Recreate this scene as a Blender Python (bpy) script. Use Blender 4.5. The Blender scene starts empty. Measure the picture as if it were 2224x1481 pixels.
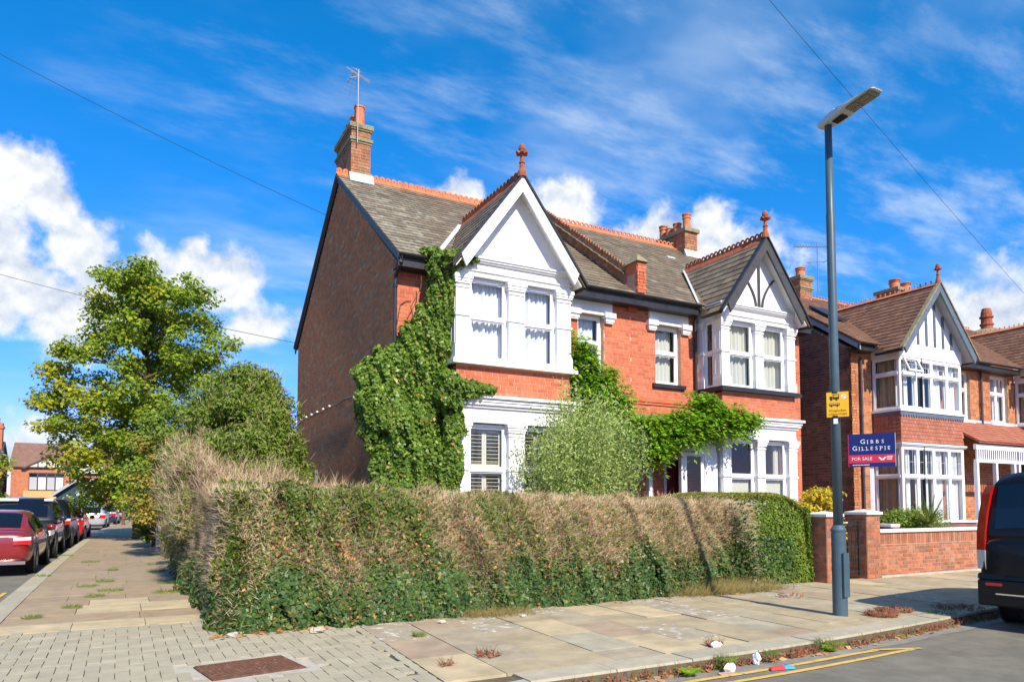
import bpy, math, random
import numpy as np
from mathutils import Matrix, Vector
random.seed(7); RNG = np.random.default_rng(11)
R = math.radians
S = bpy.context.scene
COL = S.collection

# ------------------------------------------------------------------ camera, sky, sun, exposure
F_PX, YAW, PITCH, HORIZON = 1560.0, R(28.6), R(3.2), 1095.0
CAM = Vector((0, 0, 1.45))
cam_d = bpy.data.cameras.new('camera'); cam = bpy.data.objects.new('camera', cam_d); COL.objects.link(cam)
cam.location = CAM; cam.rotation_euler = (R(90) + PITCH, 0, -YAW)
cam_d.sensor_fit = 'HORIZONTAL'; cam_d.sensor_width = 36; cam_d.lens = 36 * F_PX / 2224
cam_d.shift_y = (HORIZON - F_PX * math.tan(PITCH) - 740.5) / 2224
cam_d.clip_start = .05; cam_d.clip_end = 4000
S.camera = cam
SUN_EL, SUN_AZ = 40.0, -2.0         # degrees above the horizon, degrees to the right of straight behind (-Y)
sd = Vector((math.sin(R(SUN_AZ)) * math.cos(R(SUN_EL)), -math.cos(R(SUN_AZ)) * math.cos(R(SUN_EL)), math.sin(R(SUN_EL))))
sun_d = bpy.data.lights.new('sun', 'SUN'); sun_d.energy = 4.4; sun_d.angle = R(.55); sun_d.color = (1, .91, .76)
sun = bpy.data.objects.new('sun', sun_d); COL.objects.link(sun); sun.rotation_euler = sd.to_track_quat('Z', 'Y').to_euler(); sun.location = sd * 60
S.view_settings.view_transform = 'Standard'; S.view_settings.look = 'None'; S.view_settings.gamma = 1
S.view_settings.exposure = 0.62; S.view_settings.use_curve_mapping = False
S.render.engine = 'CYCLES'
try:
    S.cycles.use_denoising = True; S.cycles.max_bounces = 6; S.cycles.transparent_max_bounces = 12; S.cycles.caustics_reflective = False; S.cycles.caustics_refractive = False
except Exception: pass

class NT:
    """small node-tree helper"""
    def __init__(s, t): s.t = t; s.n = t.nodes; s.l = t.links
    def new(s, ty, **k):
        n = s.n.new(ty)
        for a, v in k.items():
            if a == 'ins':
                for i, x in v.items():
                    if isinstance(x, bpy.types.NodeSocket): s.l.new(x, n.inputs[i])
                    else: n.inputs[i].default_value = x
            else: setattr(n, a, v)
        return n
    def math(s, op, a, b=0.0, c=0.0, clamp=False):
        return s.new('ShaderNodeMath', operation=op, use_clamp=clamp, ins={0: a, 1: b, 2: c}).outputs[0]
    def vmath(s, op, a, b=(0, 0, 0)):
        n = s.new('ShaderNodeVectorMath', operation=op, ins={0: a, 1: b}); return n
    def noise(s, vec, scale, detail=4.0, rough=.55, lac=2.0):
        return s.new('ShaderNodeTexNoise', ins={'Vector': vec, 'Scale': scale, 'Detail': detail, 'Roughness': rough, 'Lacunarity': lac}).outputs[0]
    def ramp(s, fac, stops, interp='LINEAR'):
        n = s.new('ShaderNodeValToRGB', ins={0: fac}); cr = n.color_ramp; cr.interpolation = interp
        while len(cr.elements) < len(stops): cr.elements.new(.5)
        for e, (p, c) in zip(cr.elements, stops): e.position = p; e.color = (*c, 1) if len(c) == 3 else c
        return n.outputs[0]
    def mix(s, fac, a, b, mode='MIX'):
        n = s.new('ShaderNodeMix', data_type='RGBA', blend_type=mode)
        for i, x in ((0, fac), (6, a), (7, b)):
            if isinstance(x, bpy.types.NodeSocket): s.l.new(x, n.inputs[i])
            else: n.inputs[i].default_value = (*x, 1) if isinstance(x, tuple) and len(x) == 3 else x
        return n.outputs[2]
    def smooth(s, v, a, b):
        n = s.new('ShaderNodeMapRange', interpolation_type='SMOOTHSTEP', ins={0: v, 1: a, 2: b, 3: 0.0, 4: 1.0}); return n.outputs[0]

W = bpy.data.worlds.new('World'); S.world = W; W.use_nodes = True
T = NT(W.node_tree); T.n.clear()
sky = T.new('ShaderNodeTexSky', sky_type='NISHITA', sun_disc=False, sun_elevation=R(SUN_EL), sun_rotation=R(180 - SUN_AZ), altitude=0, air_density=1.0, dust_density=.25, ozone_density=3.0)
SKY_STRENGTH = .1
hs = T.new('ShaderNodeHueSaturation', ins={'Saturation': 1.38, 'Value': 1.42, 'Color': sky.outputs[0]}).outputs[0]
sc_ = T.new('ShaderNodeSeparateColor', ins={0: T.mix(1.0, hs, (.61, .845, 1.06), 'MULTIPLY')})
hs = T.new('ShaderNodeCombineColor', ins={0: T.math('MULTIPLY', T.math('POWER', sc_.outputs[0], 1.18), .80), 1: T.math('MULTIPLY', T.math('POWER', sc_.outputs[1], .70), 1.27), 2: sc_.outputs[2]}).outputs[0]
D = T.new('ShaderNodeTexCoord').outputs['Generated']
sep = T.new('ShaderNodeSeparateXYZ', ins={0: D})
# cumulus heaps: directions of cloud centres and their radii, joined by fractal noise; the same kind of heaps go on round the horizon
CUM = [((-.10, .931, .345), .058), ((-.15, .94, .30), .085), ((-.055, .951, .292), .05), ((-.095, .967, .25), .075), ((-.03, .965, .25), .05), ((.035, .957, .262), .055), ((.104, .951, .282), .058), ((.085, .955, .318), .028),
       ((.15, .959, .232), .048), ((-.06, .98, .215), .06), ((.38, .84, .388), .04), ((.491, .777, .375), .055), ((.60, .71, .335), .055), ((.655, .657, .335), .05), ((.70, .64, .28), .065), ((.869, .44, .205), .07), ((.84, .49, .17), .06),
       ((-.085, .994, .055), .05), ((.93, .33, .20), .07), ((-.6, .75, .25), .15), ((-.85, .4, .28), .13), ((-.95, -.2, .22), .16), ((-.6, -.75, .25), .14), ((.1, -.96, .24), .15), ((.75, -.6, .25), .16), ((.97, -.05, .24), .13)]
wob = T.new('ShaderNodeTexNoise', ins={'Vector': D, 'Scale': 9.0, 'Detail': 6.0, 'Roughness': .6})
dw = T.vmath('MULTIPLY_ADD', wob.outputs[1], (.05, .05, .05)); T.l.new(D, dw.inputs[2]); dw = dw.outputs[0]
fld = None
for c, r_ in CUM:
    v = T.vmath('DISTANCE', dw, (c[0] + .025, c[1] + .025, c[2] + .025)).outputs['Value']
    v = T.math('MULTIPLY_ADD', v, -1 / r_, 1.0)
    fld = v if fld is None else T.math('MAXIMUM', fld, v)
fb = T.noise(D, 17.0, 9.0, .56)
den = T.math('ADD', fld, T.math('MULTIPLY_ADD', fb, 2.0, -1.0))
cum_a = T.smooth(den, -.05, .5)
lit = T.noise(T.vmath('ADD', D, (.0, .0, -.012)).outputs[0], 17.0, 6.0, .56)
shade = T.math('SUBTRACT', fb, lit)
shade = T.math('MULTIPLY_ADD', shade, 3.2, T.math('MULTIPLY_ADD', T.noise(D, 6.0, 3.0), 1.5, -.1), clamp=True)
ccol = T.ramp(shade, [(0, (3.1, 3.7, 4.9)), (.42, (4.7, 5.2, 6.0)), (.85, (6.5, 6.6, 6.7))])
# thin high streaks
pz = T.math('ADD', sep.outputs[2], .16)
px_ = T.math('DIVIDE', sep.outputs[0], pz); py_ = T.math('DIVIDE', sep.outputs[1], pz)
pv = T.new('ShaderNodeCombineXYZ', ins={0: px_, 1: py_, 2: 0.0}).outputs[0]
mp = T.new('ShaderNodeMapping', ins={'Vector': pv, 'Rotation': (0, 0, R(38)), 'Scale': (.75, 1.9, 1)}).outputs[0]
cir = T.noise(mp, 3.1, 9.0, .62)
big = T.noise(pv, .62, 3.0)
big = T.math('MULTIPLY_ADD', sep.outputs[0], .24, big)
cir_a = T.math('MULTIPLY', T.smooth(cir, .44, .78), T.smooth(big, .44, .70))
mp2 = T.new('ShaderNodeMapping', ins={'Vector': pv, 'Rotation': (0, 0, R(30)), 'Scale': (.9, 1.2, 1)}).outputs[0]
veil = T.math('MULTIPLY', T.smooth(T.noise(mp2, 1.1, 5.0), .46, .75), T.smooth(big, .42, .62))
cir_a = T.math('MULTIPLY_ADD', veil, .5, T.math('MULTIPLY', cir_a, .68), clamp=True)
skyc = T.mix(cir_a, hs, (5.0, 5.8, 6.8))
skyc = T.mix(cum_a, skyc, ccol)
bg = T.new('ShaderNodeBackground', ins={'Color': skyc, 'Strength': SKY_STRENGTH})
T.l.new(bg.outputs[0], T.new('ShaderNodeOutputWorld').inputs[0])

# ------------------------------------------------------------------ materials
def s(r, g, b):
    f = lambda c: (c / 255 / 12.92) if c <= 10 else ((c / 255 + .055) / 1.055) ** 2.4
    return (f(r), f(g), f(b))
MATS = {}
def mat(name, cols, rough=.75, rnd=False, nscale=6.0, namt=.35, bump=0.0, bscale=60.0, metal=0.0, spec=.35, transl=0.0, coat=0.0, ndetail=4.0, patch=None, patch_scale=2.0, patch_lim=(.52, .62), stretch=None):
    """cols: colours spread over a ramp, picked per piece (rnd) or by noise; namt: brightness mottling; patch: a second colour in noise patches"""
    m = bpy.data.materials.new(name); m.use_nodes = True; t = NT(m.node_tree); t.n.clear(); MATS[name] = m
    pos = t.new('ShaderNodeNewGeometry')
    P = pos.outputs['Position']
    if stretch: P = t.new('ShaderNodeMapping', ins={'Vector': P, 'Scale': stretch}).outputs[0]
    nz = t.noise(P, nscale, ndetail, .6)
    if rnd:
        rv = t.math('FRACT', t.math('ADD', pos.outputs['Random Per Island'], t.new('ShaderNodeObjectInfo').outputs['Random']))
        k = t.math('MULTIPLY_ADD', t.math('SUBTRACT', nz, .5), .5, rv, clamp=True) if rnd == 'mix' else rv
    else: k = t.smooth(nz, .28, .72)
    n = len(cols)
    col = t.ramp(k, [(i / max(1, n - 1), c) for i, c in enumerate(cols)]) if n > 1 else None
    if col is None:
        col = t.new('ShaderNodeRGB'); col.outputs[0].default_value = (*cols[0], 1); col = col.outputs[0]
    if namt:
        br = t.new('ShaderNodeMapRange', ins={0: t.noise(P, nscale * 2.7, 5.0, .65), 1: .25, 2: .75, 3: 1 - namt, 4: 1 + namt * .55}).outputs[0]
        col = t.mix(1.0, col, t.new('ShaderNodeCombineXYZ', ins={0: br, 1: br, 2: br}).outputs[0], 'MULTIPLY')
    if patch:
        col = t.mix(t.smooth(t.noise(P, patch_scale, 7.0, .62), *patch_lim), col, patch)
    b = t.new('ShaderNodeBsdfPrincipled', ins={'Base Color': col, 'Roughness': rough, 'Metallic': metal, 'Specular IOR Level': spec, 'Coat Weight': coat})
    if bump:
        bn = t.new('ShaderNodeBump', ins={'Strength': bump, 'Distance': .01, 'Height': t.noise(P, bscale, 4.0)})
        t.l.new(bn.outputs[0], b.inputs['Normal'])
    out = t.new('ShaderNodeOutputMaterial'); sh = b.outputs[0]
    if transl:
        tr = t.new('ShaderNodeBsdfTranslucent', ins={'Color': col})
        sh = t.new('ShaderNodeMixShader', ins={0: transl, 1: sh, 2: tr.outputs[0]}).outputs[0]
    t.l.new(sh, out.inputs[0]); return m
def glass_mat(name, tint=(.9, .95, .95), refl=1.0):
    m = bpy.data.materials.new(name); m.use_nodes = True; t = NT(m.node_tree); t.n.clear(); MATS[name] = m
    front = t.math('SUBTRACT', 1.0, t.new('ShaderNodeNewGeometry').outputs['Backfacing'])
    fr = t.math('MULTIPLY', t.math('MULTIPLY', t.new('ShaderNodeFresnel', ins={'IOR': 1.5}).outputs[0], refl, clamp=True), front)
    a = t.new('ShaderNodeBsdfTransparent', ins={'Color': (*tint, 1)}); g = t.new('ShaderNodeBsdfGlossy', ins={'Roughness': .02})
    t.l.new(t.new('ShaderNodeMixShader', ins={0: fr, 1: a.outputs[0], 2: g.outputs[0]}).outputs[0], t.new('ShaderNodeOutputMaterial').inputs[0]); return m

mat('red_brick', [(.46, .115, .052), (.56, .15, .068), (.61, .18, .085), (.52, .13, .06), (.62, .20, .10)], rnd='mix', nscale=2.2, namt=.22, rough=.85, bump=.25, bscale=90)
mat('stock_brick', [(.46, .165, .06), (.58, .20, .068), (.61, .23, .085), (.50, .185, .072), (.63, .22, .07), (.36, .18, .09), (.58, .31, .15)], rnd='mix', nscale=2.5, namt=.3, rough=.9, bump=.3, bscale=70)
mat('orange_brick', [(.42, .15, .06), (.52, .20, .085), (.57, .24, .105), (.46, .165, .065), (.36, .13, .065)], rnd='mix', nscale=2.0, namt=.25, rough=.88, bump=.25, bscale=80)
mat('shaded_stock_brick', [(.24, .095, .055), (.36, .13, .07), (.42, .155, .085), (.19, .085, .06), (.31, .135, .085)], rnd='mix', nscale=1.2, namt=.4, rough=.9, bump=.25, bscale=80)  # dark stock brick, with the side wall's shade put into the colour
mat('wall_brick', [(.33, .115, .06), (.45, .16, .08), (.40, .17, .10), (.27, .13, .085), (.49, .19, .095), (.42, .21, .135)], rnd='mix', nscale=2.5, namt=.35, rough=.9, bump=.3, bscale=80)
mat('chimney_brick', [(.36, .15, .075), (.44, .19, .09), (.30, .13, .075), (.46, .24, .12), (.34, .19, .11)], rnd='mix', nscale=3, namt=.4, rough=.9, bump=.3, bscale=60, patch=(.20, .17, .09), patch_scale=3.2, patch_lim=(.55, .7))
mat('light_mortar', [(.60, .34, .22), (.66, .42, .29)], namt=.2, rough=.95)
mat('grey_mortar', [(.40, .28, .17), (.55, .43, .28)], namt=.3, rough=.95)
mat('wall_mortar', [(.58, .43, .28), (.48, .34, .22)], namt=.25, rough=.95)
mat('white_paint', [(.79, .78, .75), (.83, .82, .80)], rough=.5, nscale=1.8, namt=.06, bump=.12, bscale=45, patch=(.62, .60, .54), patch_scale=2.4, patch_lim=(.60, .85))
mat('upvc', [(.84, .84, .84)], rough=.3, namt=.02, spec=.5)
mat('cream_paint', [(.66, .62, .50)], rough=.5, namt=.06)
mat('grey_paint', [(.40, .41, .42)], rough=.6, namt=.1)
mat('black_paint', [(.022, .022, .025), (.035, .035, .038)], rough=.4, namt=.25)
mat('dark_barge', [(.055, .052, .055), (.075, .07, .07)], rough=.55, namt=.2)
mat('blue_grey_barge', [(.10, .13, .17), (.13, .16, .20)], rough=.5, namt=.15)
mat('slate', [(.15, .118, .078), (.22, .18, .115), (.185, .15, .11), (.25, .20, .122), (.17, .12, .085), (.29, .24, .16)], rnd='mix', nscale=1.1, namt=.42, rough=.62, bump=.2, bscale=40, patch=(.27, .245, .175), patch_scale=2.6, patch_lim=(.585, .75))
mat('lichen_slate', [(.17, .145, .105), (.22, .19, .13), (.28, .245, .175), (.19, .15, .105)], rnd='mix', nscale=1.6, namt=.45, rough=.7, bump=.25, bscale=40, patch=(.40, .375, .28), patch_scale=3.6, patch_lim=(.50, .72))
mat('brown_tile', [(.17, .085, .05), (.23, .115, .07), (.20, .105, .07), (.26, .14, .085), (.15, .08, .055)], rnd='mix', nscale=1.5, namt=.35, rough=.85, patch=(.55, .50, .42), patch_scale=7.0, patch_lim=(.68, .74))
mat('hung_tile', [(.34, .12, .075), (.42, .155, .095), (.38, .13, .075), (.46, .18, .115)], rnd='mix', nscale=2, namt=.25, rough=.85)
mat('terracotta', [(.56, .17, .065), (.64, .225, .10), (.48, .15, .065)], nscale=4, namt=.32, rough=.82, bump=.1, patch=(.22, .15, .08), patch_scale=4.5, patch_lim=(.60, .75))
mat('old_terracotta', [(.32, .085, .035), (.42, .12, .055), (.26, .085, .045)], nscale=5, namt=.4, rough=.85, patch=(.10, .08, .045), patch_scale=6, patch_lim=(.56, .7))
mat('moss_cement', [(.24, .20, .11), (.32, .28, .17), (.18, .16, .08)], nscale=9, namt=.4, rough=.95)
mat('lead', [(.62, .64, .66), (.48, .51, .55)], rough=.45, namt=.2)
mat('metal_grey', [(.30, .30, .31)], rough=.4, metal=.6, namt=.1)
mat('galvanised', [(.55, .56, .56)], rough=.4, metal=.5, namt=.1)
mat('curtain_white', [(.84, .86, .88)], rough=.9, namt=.05, transl=.15)
mat('curtain_cream', [(.74, .73, .62)], rough=.9, namt=.1, transl=.25, nscale=14)
mat('blind_tan', [(.33, .255, .165), (.39, .31, .2)], rough=.9, namt=.12)
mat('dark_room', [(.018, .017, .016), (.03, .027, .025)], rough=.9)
mat('door_red', [(.17, .022, .016)], rough=.35, namt=.1, spec=.5)
mat('concrete', [(.40, .36, .28), (.50, .45, .35), (.44, .40, .33)], nscale=3, namt=.3, rough=.92, bump=.15)
glass_mat('window_glass', tint=(.97, .985, .985), refl=1.4)
glass_mat('dim_glass', tint=(.55, .6, .6), refl=1.4)
SLABS = []
AV = (.45, .365, .235)
for nm, c1, c2 in (('slab_beige', (.60, .48, .28), (.56, .445, .255)), ('slab_tan', (.45, .365, .22), (.40, .325, .195)), ('slab_grey', (.36, .31, .215), (.41, .345, .235)), ('slab_pink', (.43, .305, .205), (.39, .275, .185)), ('slab_green', (.38, .365, .265), (.42, .39, .28)), ('slab_mottled', (.33, .285, .20), (.38, .325, .23))):
    c1, c2 = (tuple(q * .68 + a_ * .32 for q, a_ in zip(c, AV)) for c in (c1, c2))
    SLABS.append(mat(nm, [c1, c2, tuple(q * .8 for q in c1)], nscale=1.1, namt=.28, ndetail=8.0, rough=.92, bump=.12, bscale=120, patch=((.62, .60, .54) if nm == 'slab_mottled' else (c1[0] * .72, c1[1] * .72, c1[2] * .72)), patch_scale=9 if nm == 'slab_mottled' else 3.1, patch_lim=(.56, .62) if nm == 'slab_mottled' else (.55, .8)))
mat('side_slab', [(.335, .245, .15), (.38, .28, .17), (.31, .235, .145), (.36, .275, .18)], rnd='mix', nscale=1.5, namt=.22, rough=.92, bump=.1, bscale=100)
mat('paver', [(.37, .33, .225), (.42, .37, .255), (.39, .34, .23), (.45, .40, .28)], rnd='mix', nscale=1.2, namt=.18, rough=.93, bump=.15, bscale=150)
mat('joint_sand', [(.115, .095, .06), (.16, .13, .08)], nscale=8, namt=.4, rough=1, patch=(.10, .13, .035), patch_scale=5, patch_lim=(.55, .65))
mat('kerbstone', [(.38, .345, .245), (.45, .40, .285), (.41, .345, .235)], rnd='mix', nscale=2.5, namt=.22, rough=.9, bump=.15, bscale=80)
mat('asphalt', [(.165, .15, .115), (.21, .19, .145)], nscale=1.3, namt=.3, rough=.92, bump=.35, bscale=180, patch=(.34, .32, .27), patch_scale=95, patch_lim=(.64, .70))
mat('gutter_grit', [(.29, .265, .21), (.22, .20, .17)], nscale=2, namt=.35, rough=.95, patch=(.42, .39, .32), patch_scale=30, patch_lim=(.6, .68))
mat('yellow_line', [(.62, .40, .085), (.70, .46, .11)], nscale=6, namt=.2, rough=.8, patch=(.20, .17, .12), patch_scale=16, patch_lim=(.58, .66))
mat('soil', [(.10, .07, .04), (.15, .11, .06)], nscale=3, namt=.4, rough=1)
mat('far_ground', [(.10, .10, .09), (.13, .13, .11)], nscale=.4, namt=.3, rough=1)
mat('rust_iron', [(.15, .072, .045), (.19, .09, .055)], nscale=6, namt=.35, rough=.75, metal=.2, patch=(.30, .16, .11), patch_scale=24, patch_lim=(.55, .7))
mat('lamp_paint', [(.055, .095, .12), (.07, .115, .14)], nscale=3, namt=.12, rough=.42, spec=.4)
mat('lamp_head', [(.52, .54, .52)], rough=.4, namt=.08)
mat('lamp_lens', [(.16, .145, .10), (.22, .19, .13)], rough=.25, namt=.2, nscale=14)
mat('plastic_white', [(.86, .86, .86)], rough=.4, namt=.0)
mat('paper_white', [(.85, .84, .84)], rough=.7, namt=.05)
mat('sign_yellow', [(.86, .49, .025)], rough=.5, namt=.04)
mat('ink', [(.05, .03, .015)], rough=.6, namt=0)
mat('ink_orange', [(.50, .22, .02)], rough=.6, namt=0)
mat('sign_navy', [(.012, .022, .15)], rough=.45, namt=.05)
mat('sign_red', [(.62, .035, .07)], rough=.45, namt=.05)
mat('litter_red', [(.75, .05, .05)], rough=.4, namt=.1); mat('litter_blue', [(.03, .38, .75)], rough=.4, namt=.1); mat('cardboard', [(.55, .33, .18)], rough=.9)
mat('bark', [(.085, .06, .04), (.14, .10, .065)], nscale=10, namt=.4, rough=.95, bump=.5, bscale=25)
mat('pole_brown', [(.18, .09, .06)], rough=.8)
mat('twig_shade_core', [(.10, .078, .045), (.145, .112, .068)], nscale=14, namt=.5, rough=1, bump=.8, bscale=40)  # solid hedge core, coloured dark so gaps between twigs look shaded
mat('leaf_shade_core', [(.035, .05, .018), (.055, .065, .025)], nscale=14, namt=.5, rough=1, bump=.8, bscale=40)  # solid foliage core, inner shade put into its dark green
def leaf(name, cols, transl=.3, ns=1.0, namt=.35, rough=.5, k=1.3): mat(name, [tuple(min(.75, q * k) for q in c) for c in cols], rnd='mix', nscale=ns, namt=namt, rough=rough, transl=transl, spec=.3)
mat('dead_twig', [(.53, .40, .24), (.65, .51, .32), (.44, .32, .18), (.73, .60, .41), (.59, .46, .29)], rnd='mix', nscale=1.4, namt=.3, rough=.9, spec=.15)
mat('brown_twig', [(.24, .155, .085), (.33, .23, .135), (.20, .13, .075), (.40, .29, .17)], rnd='mix', nscale=1.4, namt=.3, rough=.9, spec=.15)
leaf('dead_leaf', [(.45, .20, .07), (.52, .27, .10), (.38, .155, .06), (.58, .36, .16), (.34, .13, .05)], ns=2)
leaf('hedge_leaf', [(.032, .070, .008), (.058, .105, .011), (.090, .135, .014), (.040, .082, .012), (.15, .18, .022), (.052, .098, .010)], k=1.5)
leaf('ivy_leaf', [(.028, .068, .020), (.045, .098, .030), (.075, .135, .024), (.036, .082, .028), (.13, .175, .03)], rough=.38, k=1.5)
leaf('wall_ivy_leaf', [(.040, .088, .012), (.070, .130, .015), (.105, .170, .018), (.055, .105, .015), (.17, .215, .03), (.085, .145, .02)], rough=.36, transl=.32, k=1.95)
leaf('wisteria_leaf', [(.075, .18, .008), (.12, .25, .010), (.17, .31, .014), (.095, .21, .010), (.24, .33, .02), (.13, .26, .012)], transl=.45, k=1.8)
leaf('olive_leaf', [(.135, .19, .05), (.185, .235, .07), (.235, .28, .10), (.155, .20, .05), (.21, .25, .065)], transl=.32, k=2.25)
leaf('yew_leaf', [(.048, .088, .012), (.078, .125, .014), (.12, .165, .018), (.060, .10, .014), (.17, .20, .022)], transl=.3, k=2.0)
leaf('maple_leaf', [(.075, .13, .012), (.12, .185, .014), (.18, .24, .016), (.095, .155, .014), (.27, .29, .018), (.14, .20, .015)], transl=.45, ns=.35, k=1.85)
leaf('maple_gold', [(.26, .29, .016), (.36, .35, .018), (.22, .27, .016), (.42, .38, .025)], transl=.45, ns=.4, k=1.4)
leaf('orange_green_leaf', [(.14, .17, .022), (.22, .20, .025), (.34, .20, .035), (.17, .19, .025), (.40, .24, .05), (.12, .165, .02)], transl=.35, k=1.5)
leaf('lime_leaf', [(.13, .20, .018), (.18, .25, .02), (.24, .29, .03), (.15, .22, .02)], transl=.35, k=1.5)
leaf('privet_leaf', [(.075, .135, .016), (.115, .185, .02), (.17, .235, .028), (.09, .155, .018), (.22, .26, .04)], transl=.3, k=1.5)
leaf('privet_top', [(.15, .165, .022), (.20, .205, .028), (.24, .24, .035)], transl=.3)
leaf('gold_leaf', [(.48, .34, .02), (.56, .42, .03), (.40, .27, .02), (.36, .34, .03)], transl=.35, k=1.5)
leaf('weed_red', [(.26, .09, .05), (.34, .13, .065), (.22, .08, .045), (.30, .17, .07)], ns=3)
leaf('weed_green', [(.10, .17, .025), (.15, .22, .03), (.20, .24, .04)], ns=3)
leaf('dry_grass', [(.22, .19, .06), (.30, .24, .085), (.26, .17, .07), (.20, .20, .05)], ns=3)
leaf('grass_blade', [(.12, .18, .03), (.18, .23, .04), (.25, .27, .06)], ns=3)

# ------------------------------------------------------------------ mesh helpers
WORLD = {}
class MB:
    def __init__(s): s.v = []; s.f = []
    def add(s, vs, fs):
        b = len(s.v); s.v += [tuple(p) for p in vs]; s.f += [tuple(i + b for i in f) for f in fs]; return s
    BF = ((0, 3, 2, 1), (4, 5, 6, 7), (0, 1, 5, 4), (1, 2, 6, 5), (2, 3, 7, 6), (3, 0, 4, 7))
    def box(s, x0, x1, y0, y1, z0, z1):
        return s.add([(x0, y0, z0), (x1, y0, z0), (x1, y1, z0), (x0, y1, z0), (x0, y0, z1), (x1, y0, z1), (x1, y1, z1), (x0, y1, z1)], MB.BF)
    def obox(s, M, x0, x1, y0, y1, z0, z1):
        c = [(x0, y0, z0), (x1, y0, z0), (x1, y1, z0), (x0, y1, z0), (x0, y0, z1), (x1, y0, z1), (x1, y1, z1), (x0, y1, z1)]
        return s.add([M @ Vector(p) for p in c], MB.BF)
    def hexa(s, p): return s.add(p, MB.BF)
    def prism(s, pts, axis, a, b):
        n = len(pts); m = {'x': lambda p, t: (t, p[0], p[1]), 'y': lambda p, t: (p[0], t, p[1]), 'z': lambda p, t: (p[0], p[1], t)}[axis]
        vs = [m(p, a) for p in pts] + [m(p, b) for p in pts]
        return s.add(vs, [tuple(range(n)), tuple(range(2 * n - 1, n - 1, -1))] + [(i, i + n, (i + 1) % n + n, (i + 1) % n) for i in range(n)])
    def quad(s, *p): return s.add(p, [tuple(range(len(p)))])
    def tube(s, path, r, n=8, caps=True):
        path = [Vector(p) for p in path]; rs = r if isinstance(r, (list, tuple)) else [r] * len(path); b = len(s.v)
        for i, p in enumerate(path):
            d = (path[min(i + 1, len(path) - 1)] - path[max(i - 1, 0)]).normalized()
            a = d.cross(Vector((0, 0, 1)) if abs(d.z) < .95 else Vector((1, 0, 0))).normalized(); c = d.cross(a)
            for k in range(n):
                t = 2 * math.pi * k / n; s.v.append(tuple(p + (a * math.cos(t) + c * math.sin(t)) * rs[i]))
        for i in range(len(path) - 1):
            for k in range(n):
                k2 = (k + 1) % n; s.f.append((b + i * n + k, b + i * n + k2, b + (i + 1) * n + k2, b + (i + 1) * n + k))
        if caps: s.f.append(tuple(b + k for k in range(n))); s.f.append(tuple(b + (len(path) - 1) * n + k for k in range(n - 1, -1, -1)))
        return s
    def lathe(s, prof, c=(0, 0, 0), n=14, axis='z'):
        b = len(s.v)
        for r, z in prof:
            for k in range(n):
                t = 2 * math.pi * k / n; p = (r * math.cos(t), r * math.sin(t), z)
                if axis == 'x': p = (p[2], p[0], p[1])
                if axis == 'y': p = (p[0], p[2], p[1])
                s.v.append((c[0] + p[0], c[1] + p[1], c[2] + p[2]))
        for i in range(len(prof) - 1):
            for k in range(n):
                k2 = (k + 1) % n; s.f.append((b + i * n + k, b + i * n + k2, b + (i + 1) * n + k2, b + (i + 1) * n + k))
        s.f.append(tuple(b + k for k in range(n - 1, -1, -1))); s.f.append(tuple(b + (len(prof) - 1) * n + k for k in range(n)))
        return s
    def mesh(s, name, m=None, smooth=False):
        me = bpy.data.meshes.new(name); me.from_pydata(s.v, [], s.f)
        if m: me.materials.append(MATS[m])
        if smooth: me.polygons.foreach_set('use_smooth', [True] * len(me.polygons))
        me.update(); return me
    def build(s, name, m, parent=None, smooth=False, kind=None, local=False, bevel=0):
        o = put(name, s.mesh(name, m, smooth), parent, local)
        if kind: o['kind'] = kind
        if bevel:
            bv = o.modifiers.new('bevel', 'BEVEL'); bv.width = bevel; bv.segments = 2; bv.limit_method = 'ANGLE'
        return o
def put(name, data, parent=None, local=False, M=None):
    o = bpy.data.objects.new(name, data); COL.objects.link(o)
    if M is not None: o.matrix_world = M
    if parent is not None:
        o.parent = parent
        if not local and parent.name in WORLD: o.matrix_parent_inverse = WORLD[parent.name].inverted()
    return o
def tag(o, label=None, cat=None, group=None, kind=None):
    for k, v in (('label', label), ('category', cat), ('group', group), ('kind', kind)):
        if v: o[k] = v
    return o
def thing(name, label, cat, loc=(0, 0, 0), rz=0.0, group=None):
    o = bpy.data.objects.new(name, None); COL.objects.link(o); o.location = loc; o.rotation_euler = (0, 0, rz)
    o.empty_display_size = .2; WORLD[o.name] = Matrix.Translation(loc) @ Matrix.Rotation(rz, 4, 'Z')
    return tag(o, label, cat, group)
def structure(o): o['kind'] = 'structure'; return o
TH = math.tan(R(45)); fwv = Vector((math.sin(YAW), math.cos(YAW), 0)); rtv = Vector((math.cos(YAW), -math.sin(YAW), 0))
def pix(p):
    d = Vector(p) - CAM; f = Vector((math.sin(YAW) * math.cos(PITCH), math.cos(YAW) * math.cos(PITCH), math.sin(PITCH))); u = rtv.cross(f); z = d.dot(f)
    if z < .1: return (-9999, -9999, z)
    cy = HORIZON - F_PX * math.tan(PITCH); return (1112 + F_PX * d.dot(rtv) / z, cy - F_PX * d.dot(u) / z, z)
def inframe(p, m=12):
    x, y, z = pix(p); return z > 0 and -m < x < 2224 + m and -m < y < 1481 + m
BOXES = {}
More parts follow.
